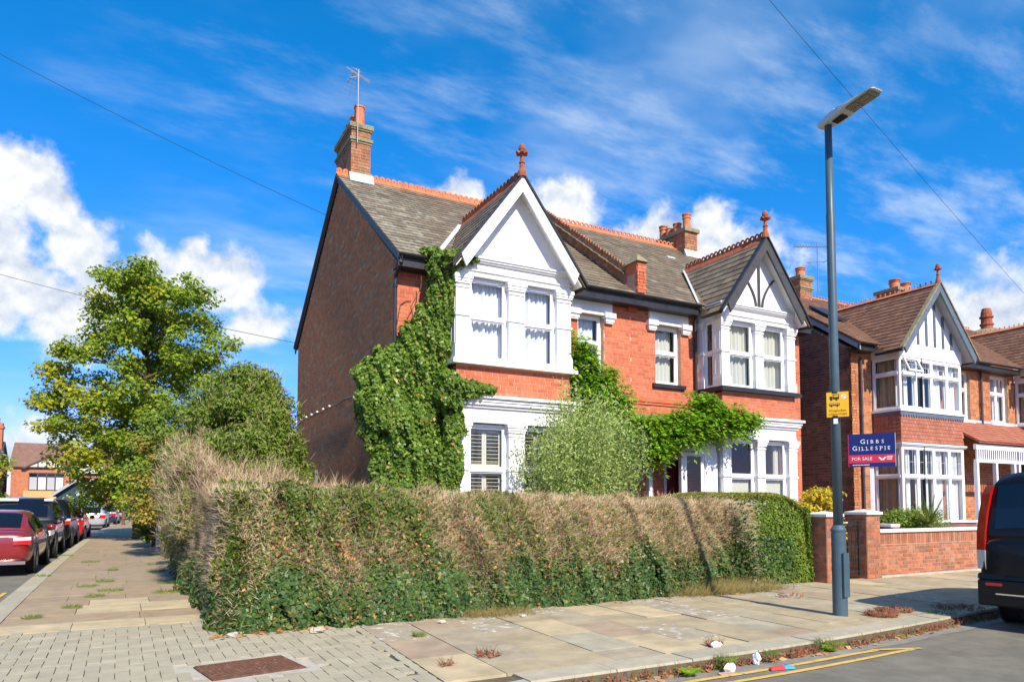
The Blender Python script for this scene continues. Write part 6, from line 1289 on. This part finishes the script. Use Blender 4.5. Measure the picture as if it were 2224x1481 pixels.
# wisteria over the porch
WI = thing('wisteria', 'bright green wisteria sprawling over the porch between the bays', 'climber', (9.6, 11.9, 0))
P0 = []
def spray(c, r, k):
    for i in range(int(k * 3.6)): d = unit(RNG.normal(0, 1, (1, 3)))[0]; P0.append((np.array(c) + d * np.array(r) * random.uniform(.3, 1.0), d))
spray((8.02, 11.95, 4.35), (.34, .3, .6), 90); spray((8.5, 11.95, 4.0), (.45, .28, .4), 50); spray((8.25, 11.9, 3.6), (.5, .35, .55), 85); spray((8.75, 11.9, 3.5), (.55, .35, .5), 80); spray((9.0, 11.8, 3.0), (.75, .4, .45), 75); spray((9.8, 11.7, 3.0), (.75, .45, .45), 95); spray((10.6, 11.6, 3.15), (.65, .45, .48), 105); spray((11.2, 11.5, 3.3), (.5, .4, .42), 75); spray((11.75, 11.35, 3.25), (.4, .25, .35), 40); spray((9.6, 11.6, 2.6), (.45, .35, .4), 45); spray((10.9, 11.5, 3.65), (.35, .3, .22), 26); spray((12.15, 11.35, 3.35), (.3, .12, .2), 18)
PP, DD = [], []
for p, d in P0:                                             # pinnate fronds: leaflets in pairs along an arching stalk
    if p[0] < 7.78: p = p + [.2, 0, 0]
    a = np.array([RNG.normal(0, .6) + d[0] * .6, -abs(RNG.normal(.5, .4)), RNG.normal(.15, .35)]); a /= np.linalg.norm(a); sdv = np.cross(a, [0, 0, 1.0]); sdv /= np.linalg.norm(sdv) + 1e-6
    for k in range(6):
        for sgn in (-1, 1):
            q = p + a * (.05 * k) + np.array([0, 0, -.006 * k * k]) + sdv * sgn * .035; PP.append(q); DD.append(a * .5 + sdv * sgn * .8 - np.array([0, 0, .35]))
P, Dv = np.array(PP), np.array(DD)
n = len(P); d = unit(Dv + RNG.normal(0, .15, (n, 3))); nr = unit(np.cross(d, np.cross([0, -.4, 1.0], d)) + RNG.normal(0, .25, (n, 3))); sdv = unit(np.cross(nr, d)); l = .11 * (1 + rnd((n, 1), -.3, .3)); w_ = l * .42
V = np.stack([P, P + d * l * .45 + sdv * w_ * .5, P + d * l, P + d * l * .45 - sdv * w_ * .5], 1).reshape(-1, 3); mesh_np('leaflets', V, np.arange(4 * n).reshape(n, 4), 'wisteria_leaf', WI)
dm = RNG.random(n) < .03; leaves_obj('turning_leaves', P[dm], nr[dm], .10, .04, 'orange_green_leaf', WI)
m_ = MB()
for i in range(18):
    a = Vector((random.uniform(8.0, 11.2), 12.2, 2.95)); pts = [a]
    for k in range(5): a = a + Vector((random.uniform(-.2, .2), random.uniform(-.16, .04), random.uniform(-.02, .14))); pts.append(a)
    m_.tube(pts, .012, 5)
m_.tube([(8.0, 12.25, 0), (7.95, 12.2, 1.2), (8.05, 12.25, 2.6), (8.0, 12.1, 3.8), (8.1, 12.0, 4.6)], .035, 7); m_.build('stems', 'bark', WI)
# olive shrub in the front garden
OL = thing('olive_shrub', 'grey-green olive shrub in front of the shuttered bay window', 'shrub', (7.45, 10.95, 0))
stems = []; m_ = MB(); PP, DD = [], []
for i in range(520):
    a = RNG.uniform(0, 6.28); rr = RNG.uniform(0, 1) ** .5; b = np.array([7.45 + math.cos(a) * rr * .45, 10.95 + math.sin(a) * rr * .35, .05]); tip = np.array([7.5 + math.cos(a) * rr * 1.38 + RNG.normal(0, .13), 10.95 + math.sin(a) * rr * .85, 3.28 - .75 * rr ** 3 + RNG.normal(0, .22) - (.35 if math.cos(a) < -.3 and rr > .5 else 0)])
    if i < 22: m_.tube([tuple(b), tuple(b * .5 + tip * .5 + [0, 0, .12]), tuple(tip)], [.02, .012, .005], 5)
    for k in range(85):
        t = RNG.uniform(.14, 1.0); q = b * (1 - t) + tip * t + np.array([0, 0, .25 * t * (1 - t)]) + RNG.normal(0, .055, 3); PP.append(q); DD.append([RNG.normal(0, .7), RNG.normal(-.25, .7), RNG.normal(.6, .5)])
m_.build('stems', 'bark', OL); P, d = np.array(PP), unit(np.array(DD)); n = len(P); nr = unit(np.cross(d, RNG.normal(0, 1, (n, 3)))); l = .07 * (1 + rnd((n, 1), -.3, .3)); w_ = l * .33
V = np.stack([P, P + d * l * .5 + nr * w_ * .5, P + d * l, P + d * l * .5 - nr * w_ * .5], 1).reshape(-1, 3); mesh_np('leaves', V, np.arange(4 * n).reshape(n, 4), 'olive_leaf', OL)
# clipped green hedge of the next house
CH = thing('hedge', 'clipped bright green hedge next to the brick gate pillar', 'hedge', (10.3, 9.7, 0))
MB().hexa([(8.2, 9.55, 0), (11.30, 9.30, 0), (11.30, 10.1, 0), (8.2, 10.2, 0), (8.2, 9.6, 1.48), (11.22, 9.36, 1.42), (11.2, 10.05, 1.42), (8.2, 10.15, 1.48)]).build('shade_core', 'leaf_shade_core', CH)  # dark block fills the clipped hedge as painted inner shade
n = 26000; x_ = rnd(n, 8.1, 11.42); z_ = rnd(n, 0, 1.62); P = np.stack([x_, 9.46 - .085 * (x_ - 8.2) + .05 * (z_ / 1.6) ** 2 + 0 * x_, z_], 1); P[:, 1] += vn(P, 2.2) * .05 + np.minimum(RNG.exponential(.04, n), .15); lim = 1.64 - .30 * sig((x_ - 11.15) * 8); ok = (z_ < lim) & (x_ > 9.6)
iv = ok & (z_ < .85) & (x_ < 10.95) & (RNG.random(n) < .75)
leaves_obj('leaves', P[ok & ~iv], np.tile([.1, -1, .3], ((ok & ~iv).sum(), 1)), .045, .03, 'privet_leaf', CH, spread=.7); leaves_obj('ivy_leaves', P[iv], np.tile([0, -1, .3], (iv.sum(), 1)), .052, .044, 'ivy_leaf', CH, spread=.7)
n = 20000; x_ = rnd(n, 8.1, 11.42); y_ = rnd(n, 0, 1); P = np.stack([x_, 9.48 - .085 * (x_ - 8.2) + y_ * .75, 1.66 - .30 * sig((x_ - 11.15) * 8) - .08 * (2 * np.abs(y_ - .5)) ** 4 - .10 * sig((8.5 - x_) * 8)], 1); P[:, 2] += vn(P, 2.4) * .025 + rnd(n, -.05, .01)
leaves_obj('top_leaves', P, np.tile([0, -.3, 1], (n, 1)), .034, .022, 'privet_top', CH, spread=.7)
n = 7000; y_ = rnd(n, 9.15, 10.1); z_ = rnd(n, 0, 1.4); P = np.stack([11.40 - .05 * z_ + rnd(n, -.06, .03), y_, z_], 1); leaves_obj('end_leaves', P, np.tile([1, -.6, .2], (n, 1)), .045, .03, 'privet_leaf', CH, spread=.8)

# the big street tree
def tree(name, label, loc, H_, clumps, mats, trunk_r, trunk_top, group=None, leafL=.17, per=330):
    T_ = thing(name, label, 'tree', loc, group=group); lo = Vector(loc); m_ = MB()
    m_.tube([lo, lo + Vector((.03, 0, trunk_top * .5)), lo + Vector((0, .05, trunk_top)), lo + Vector((.1, 0, H_ * .75))], [trunk_r * 1.25, trunk_r, trunk_r * .8, trunk_r * .25], 9)
    G = {m: ([], []) for m in mats}
    for (c, r, mi) in clumps:
        c = np.array(c); a = lo + Vector((0, 0, max(trunk_top * .7, min(c[2] - .8, H_ * .7)))); e = Vector(c) + lo
        if random.random() < min(1, 45 / len(clumps)): m_.tube([a, a.lerp(e, .5) + Vector((0, 0, .25)), e], [trunk_r * .24, trunk_r * .12, .012], 5)
        n = int(per * (r[0] * r[1]) ** .9); d = unit(RNG.normal(0, 1, (n, 3))); k = RNG.random((n, 1)) ** .45
        q = c + d * np.array(r) * k * (1 + vn(d * 4 + c, 1.0)[:, None] * .25); G[mats[mi]][0].append(q + np.array(lo)); G[mats[mi]][1].append(d * [.6, .6, .5] + [0, -.25, .75])
    m_.build('trunk', 'bark', T_, smooth=True)
    for m, (a, b) in G.items():
        if a: leaves_obj('crown', np.concatenate(a), np.concatenate(b), leafL, leafL * .8, m, T_, spread=.55)
    return T_
cl = []
prof_ = [(2.2, -2.2, 2.2), (3.2, -2.8, 2.6), (4.2, -3.3, 3.2), (5.2, -3.9, 4.0), (6.2, -3.8, 4.6), (7.2, -3.6, 4.9), (8.2, -2.8, 4.4), (9.2, -2.2, 3.7), (10.1, -1.8, 3.2), (10.8, -1.4, 2.7)]
for (z_, l, r_) in prof_:
    for k in range(27):
        tt = (k + .5) / 27; ang = random.uniform(0, 6.28); rad = math.sqrt(random.random()); half = (r_ - l) / 2; mid = (r_ + l) / 2
        x_ = mid + math.cos(ang) * rad * half * .9; y_ = math.sin(ang) * rad * 3.0; s_ = random.uniform(.40, .85)
        gold = (x_ < -1.3 and random.random() < .30 and z_ < 7.6) or random.random() < .06
        cl.append(((x_ - .35, y_, z_ + random.uniform(-.75, .6)), (s_ * 1.05, s_, s_ * .68), 1 if gold else 0))
for p in ((-3.6, -1, 5.4), (-3.4, -1, 4.5), (-3.0, -.8, 6.9), (-2.7, -1.2, 7.5), (3.9, -.5, 7.3), (-1.5, -.5, 11.0), (-.2, -.5, 10.9), (1.6, -.4, 10.6), (2.1, 0, 11.0)): cl.append((p, (.75, .6, .28), 1 if p[0] < -2.8 and p[2] < 7.2 else 0))
tree('maple_tree', 'large leafy green and gold street tree left of the gable', (.75, 34.5, 0), 11.4, cl, ('maple_leaf', 'maple_gold'), .24, 2.4, leafL=.14, per=560)
def bushy(name, label, loc, H_, rx, ry, n, mats, tr=.08, group=None, low=.35, leafL=.12, per=420):
    c = []
    for i in range(n): a = random.uniform(0, 6.28); rr = math.sqrt(random.random()); t = random.uniform(low, 1); w_ = (1 - ((t - .6) / .5) ** 2 * .6); s_ = random.uniform(.3, .5) * (rx / 1.1); c.append(((math.cos(a) * rr * rx * w_ * .85, math.sin(a) * rr * ry * w_ * .85, t * H_ * .92), (s_, s_, s_ * .6), random.randrange(len(mats))))
    return tree(name, label, loc, H_, c, mats, tr, H_ * .3, group, leafL, per)
bushy('small_tree', 'small tree turning orange at the end of the side hedge', (1.1, 22.3, 0), 3.7, 1.05, 1.2, 68, ('orange_green_leaf', 'privet_leaf'), .06, low=.3, leafL=.075, per=950)
bushy('lime_shrub', 'bright lime green climber at the corner of the side hedge', (1.15, 17.3, 0), 3.1, .42, .75, 60, ('lime_leaf', 'privet_leaf'), .04, low=.05, leafL=.065, per=1500)
bushy('dark_shrub', 'dark green shrub overhanging the side pavement under the tree', (1.05, 27.5, 0), 2.6, .85, 2.4, 70, ('hedge_leaf', 'yew_leaf'), .06, low=.12, leafL=.11, per=500)
bushy('garden_tree', 'mid green bush behind the orange tree and below the big crown', (1.55, 25.2, 0), 4.9, 1.35, 1.5, 60, ('privet_leaf', 'yew_leaf'), .08, low=.35, leafL=.09, per=620)
bushy('roadside_tree', 'round green and yellow tree at the left edge beyond the cars', (-8.6, 58, 0), 5.2, 2.3, 2.2, 40, ('orange_green_leaf', 'lime_leaf'), .12, low=.35, leafL=.2, per=260)
bushy('roadside_tree', 'far dark green tree behind the wooden post', (1.2, 78, 0), 4.2, 1.6, 1.5, 26, ('hedge_leaf', 'yew_leaf'), .1, low=.1, leafL=.24, per=240)
bushy('roadside_tree', 'leafy branch tips of a tree at the far left edge', (-11.2, 66, 0), 8.0, 1.6, 2, 24, ('maple_leaf', 'orange_green_leaf'), .12, low=.55, leafL=.2, per=240)
tw_ = thing('thin_post', 'thin pale metal post under the overhanging dark shrub', 'post', (1.05, 25, 0)); MB().tube([(1.05, 25, 0), (1.05, 25, 1.6)], .035, 8).build('shaft', 'galvanised', tw_)
bushy('yellow_shrub', 'golden yellow shrub behind the street lamp near the gate', (13.35, 10.6, 0), 1.9, .62, .5, 46, ('gold_leaf', 'gold_leaf'), .03, low=.35, leafL=.06, per=1500)
bushy('low_shrub', 'low green shrub spilling along the inner wall', (16.5, 10.5, .7), .55, 1.1, .25, 40, ('lime_leaf', 'privet_leaf'), .02, low=.3, leafL=.05, per=1300)
# spiky cordyline
CO = thing('cordyline', 'spiky yellow-green cordyline behind the low garden wall', 'plant', (16.35, 9.95, .3)); m_ = MB()
for i in range(70):
    a = random.uniform(0, 6.28); el = random.uniform(.15, 1.35); L_ = random.uniform(.5, .85); d = Vector((math.cos(a) * math.cos(el), math.sin(a) * math.cos(el), math.sin(el))); sdv = d.cross(Vector((0, 0, 1))).normalized() * .016; b = Vector((16.35, 9.95, 1.0)); mid = b + d * L_ * .55; tip = b + d * L_ - Vector((0, 0, .10 * (1.4 - el)))
    m_.add([b - sdv * .6, b + sdv * .6, mid + sdv, tip, mid - sdv], [(0, 1, 2, 4), (4, 2, 3)])
m_.build('blades', 'grass_blade', CO); MB().tube([(16.35, 9.95, .0), (16.35, 9.95, .95)], .05, 8).build('stem', 'bark', CO)
m_ = MB().box(14.45, 20, 9.4, 10.86, .0, .72); structure(m_.build('raised_bed', 'soil'))

# ------------------------------------------------------------------ weeds, grass, fallen leaves, litter
def tuft_np(cx, cy, n, rad, h_, z=0.0, flat=.0):
    a = rnd(n, 0, 6.28); rr = rad * np.sqrt(RNG.random(n)); P = np.stack([cx + np.cos(a) * rr, cy + np.sin(a) * rr, np.full(n, z)], 1); d = np.stack([np.cos(a) * (.4 + flat), np.sin(a) * (.4 + flat), np.ones(n) * (1 - flat)], 1); return P, d
PW, DW = [], []; PR, DR = [], []; PL = []
for x_ in np.arange(3.0, 16.5, .035):
    ky = kerb_y(x_); k = .35 + .65 * abs(math.sin(x_ * 1.7) * math.cos(x_ * .9 + 1)); n = int(RNG.poisson(11 * k))
    p, d = tuft_np(x_ + RNG.normal(0, .02), ky - .03 - abs(RNG.normal(0, .03)), n, .035, .1, -.095)
    (PR if RNG.random() < .66 else PW).append(p); (DR if PR and PR[-1] is p else DW).append(d)
    if RNG.random() < .75: PL.append(np.array([[x_, ky - .02 - abs(RNG.normal(0, .07)), -.088]]))
for (cx, cy, n, rd) in ((8.75, 6.0, 240, .17), (9.25, 6.15, 240, .2), (3.13, 6.22, 70, .09), (5.4, 5.58, 50, .07), (9.3, 7.9, 40, .22), (10.3, 5.9, 120, .3), (2.62, 6.05, 30, .05)): p, d = tuft_np(cx, cy, n, rd, .08, 0, .3); PR.append(p); DR.append(d)
for (cx, cy, n, rd) in ((2.95, 7.55, 120, .06), (5.0, 5.02, 150, .10), (6.55, 5.1, 120, .14), (5.6, 5.0, 60, .07), (9.6, 5.75, 100, .2), (-.55, 11.9, 160, .12), (-.3, 13.2, 140, .14), (-.1, 13.9, 160, .18), (-.45, 14.8, 140, .16), (-.2, 15.6, 130, .15), (.7, 13.2, 200, .2), (.85, 14.8, 200, .2), (.75, 17.5, 160, .2), (-.6, 21, 150, .2), (.9, 23, 160, .25), (-.95, 11.1, 120, .1), (-1.35, 17.4, 120, .15), (-1.3, 24, 120, .2), (.8, 19.5, 160, .2), (-.1, 18.2, 120, .1)): p, d = tuft_np(cx, cy, n, rd, .08, 0); PW.append(p); DW.append(d)
P, d = np.concatenate(PR), np.concatenate(DR); two = twigs_obj('dry_weeds', P, d, .095, .005, 'weed_red', None, spread=.5, kind='stuff'); tag(two, 'dry reddish weeds along the kerb and in the paving joints', 'weeds')
ho = leaves_obj('weed_leaves', P[::2] + d[::2] * .05, np.tile([0, -.3, 1], (len(P[::2]), 1)), .035, .018, 'weed_red', None, spread=1.0, kind='stuff'); tag(ho, 'small withered weed leaves along the kerb', 'weeds')
P, d = np.concatenate(PW), np.concatenate(DW); o = twigs_obj('grass', P, d * [1.6, 1.6, .7], .055, .0045, 'weed_green', None, spread=.4, kind='stuff'); tag(o, 'small green grass tufts in the paving joints and gutter', 'grass')
for i in range(40): PL.append(np.array([[.9 + RNG.random() * 1.4, 8.35 + RNG.random() * .3, .012]]))
for i in range(26): PL.append(np.array([[2.6 + RNG.random() * 7, 8.5 + RNG.random() * .3, .012]]))
o = leaves_obj('fallen_leaves', np.concatenate(PL), np.tile([0, -.15, 1], (len(PL), 1)), .07, .05, 'dead_leaf', None, spread=.35, kind='stuff'); tag(o, 'brown fallen leaves in the gutter and under the hedge', 'leaves')
n = 3000; x_ = RNG.normal(8.9, .5, n); P = np.stack([x_, 8.86 - np.abs(RNG.normal(0, .13, n)), np.zeros(n)], 1); o = twigs_obj('dry_grass', P, np.stack([RNG.normal(0, .5, n), RNG.normal(-.3, .5, n), np.ones(n)], 1), .24, .003, 'dry_grass', None, kind='stuff'); tag(o, 'straggly dry grass at the foot of the hedge near the lamp', 'grass')
n = 900; x_ = RNG.normal(4.4, .3, n); P = np.stack([x_, 8.62 - np.abs(RNG.normal(0, .16, n)), np.zeros(n)], 1); o = twigs_obj('dry_weeds', P, np.stack([RNG.normal(0, .4, n), RNG.normal(-.3, .4, n), np.ones(n)], 1), .12, .0028, 'dry_grass', None, kind='stuff'); tag(o, 'dry brown weeds at the hedge foot on the flagstones', 'weeds')
def dock(label, x_, y_, z_):
    T_ = thing('dock_weed', label, 'weed', (x_, y_, z_)); m_ = MB()
    for i in range(9):
        a = i * .7 + random.uniform(-.2, .2); L_ = random.uniform(.10, .16); d = Vector((math.cos(a), math.sin(a), .75)).normalized(); sdv = d.cross(Vector((0, 0, 1))).normalized() * L_ * .32; b = Vector((x_, y_, z_)); m_.add([b, b + d * L_ * .5 + sdv, b + d * L_ + Vector((0, 0, -.03)), b + d * L_ * .5 - sdv], [(0, 1, 2, 3)])
    m_.build('leaves', 'wisteria_leaf', T_)
dock('bright green broad-leaved weed in the gutter left of the litter', 4.55, 5.0, -.09); dock('bright green leafy weed at the kerb behind the litter', 5.02, 5.12, -.09); dock('green leafy weed at the kerb right of the litter', 6.6, 5.12, -.09)
def crumple(name, label, cat, loc, r, m, sq=(1, 1, .7), m2=None):
    b = MB(); rows, n = 6, 9; vs = []; rn = random.Random(sum(map(ord, label)))
    for i in range(rows + 1):
        t = math.pi * i / rows
        for j in range(n): a = 2 * math.pi * j / n; k = r * rn.uniform(.65, 1.15); vs.append((loc[0] + math.sin(t) * math.cos(a) * k * sq[0], loc[1] + math.sin(t) * math.sin(a) * k * sq[1], loc[2] + r * sq[2] * .8 + math.cos(t) * k * sq[2]))
    b.add(vs, [(i * n + j, i * n + (j + 1) % n, (i + 1) * n + (j + 1) % n, (i + 1) * n + j) for i in range(rows) for j in range(n)]); return tag(b.build(name, m), label, cat)
crumple('paper_litter', 'crumpled white tissue lying on the kerb edge', 'litter', (5.36, 5.5, 0), .06, 'paper_white', (1.2, .7, .6)); crumple('paper_litter', 'crumpled white tissue in the gutter weeds', 'litter', (4.98, 4.93, -.1), .06, 'paper_white', (1.1, .8, .9)); crumple('paper_litter', 'upright white crumpled paper caught in the kerb weeds', 'litter', (5.46, 5.06, -.1), .06, 'paper_white', (.7, .7, 1.2))
wr = thing('sweet_wrapper', 'red and blue plastic wrapper lying beside the yellow line', 'litter', (5.5, 4.78, -.1)); MB().hexa([(5.36, 4.79, -.092), (5.52, 4.77, -.092), (5.53, 4.83, -.092), (5.38, 4.85, -.092), (5.37, 4.80, -.07), (5.52, 4.78, -.065), (5.52, 4.82, -.06), (5.39, 4.84, -.072)]).build('red_end', 'litter_red', wr); MB().hexa([(5.525, 4.77, -.092), (5.63, 4.75, -.092), (5.64, 4.80, -.092), (5.535, 4.83, -.092), (5.525, 4.78, -.065), (5.63, 4.76, -.075), (5.63, 4.79, -.07), (5.53, 4.82, -.06)]).build('blue_end', 'litter_blue', wr)
tag(MB().hexa([(4.80, 4.86, -.092), (4.95, 4.84, -.092), (4.99, 4.92, -.09), (4.84, 4.95, -.09), (4.80, 4.86, -.088), (4.95, 4.84, -.08), (4.99, 4.92, -.075), (4.84, 4.95, -.086)]).build('card_scrap', 'cardboard'), 'flat scrap of brown card lying in the gutter', 'litter')
for i, (x_, y_, r_) in enumerate(((1.12, 8.42, .07), (2.0, 8.28, .08), (3.5, 8.2, .05), (4.6, 8.15, .045))):
    crumple('stone', ['pale stone at the paved corner of the hedge', 'pale stone lying against the hedge foot by the paving', 'small pale stone at the hedge foot above the pink flagstone', 'small pale stone in the dry weeds at the hedge foot'][i], 'stone', (x_, y_, 0), r_, 'concrete', (1.2, .8, .5))
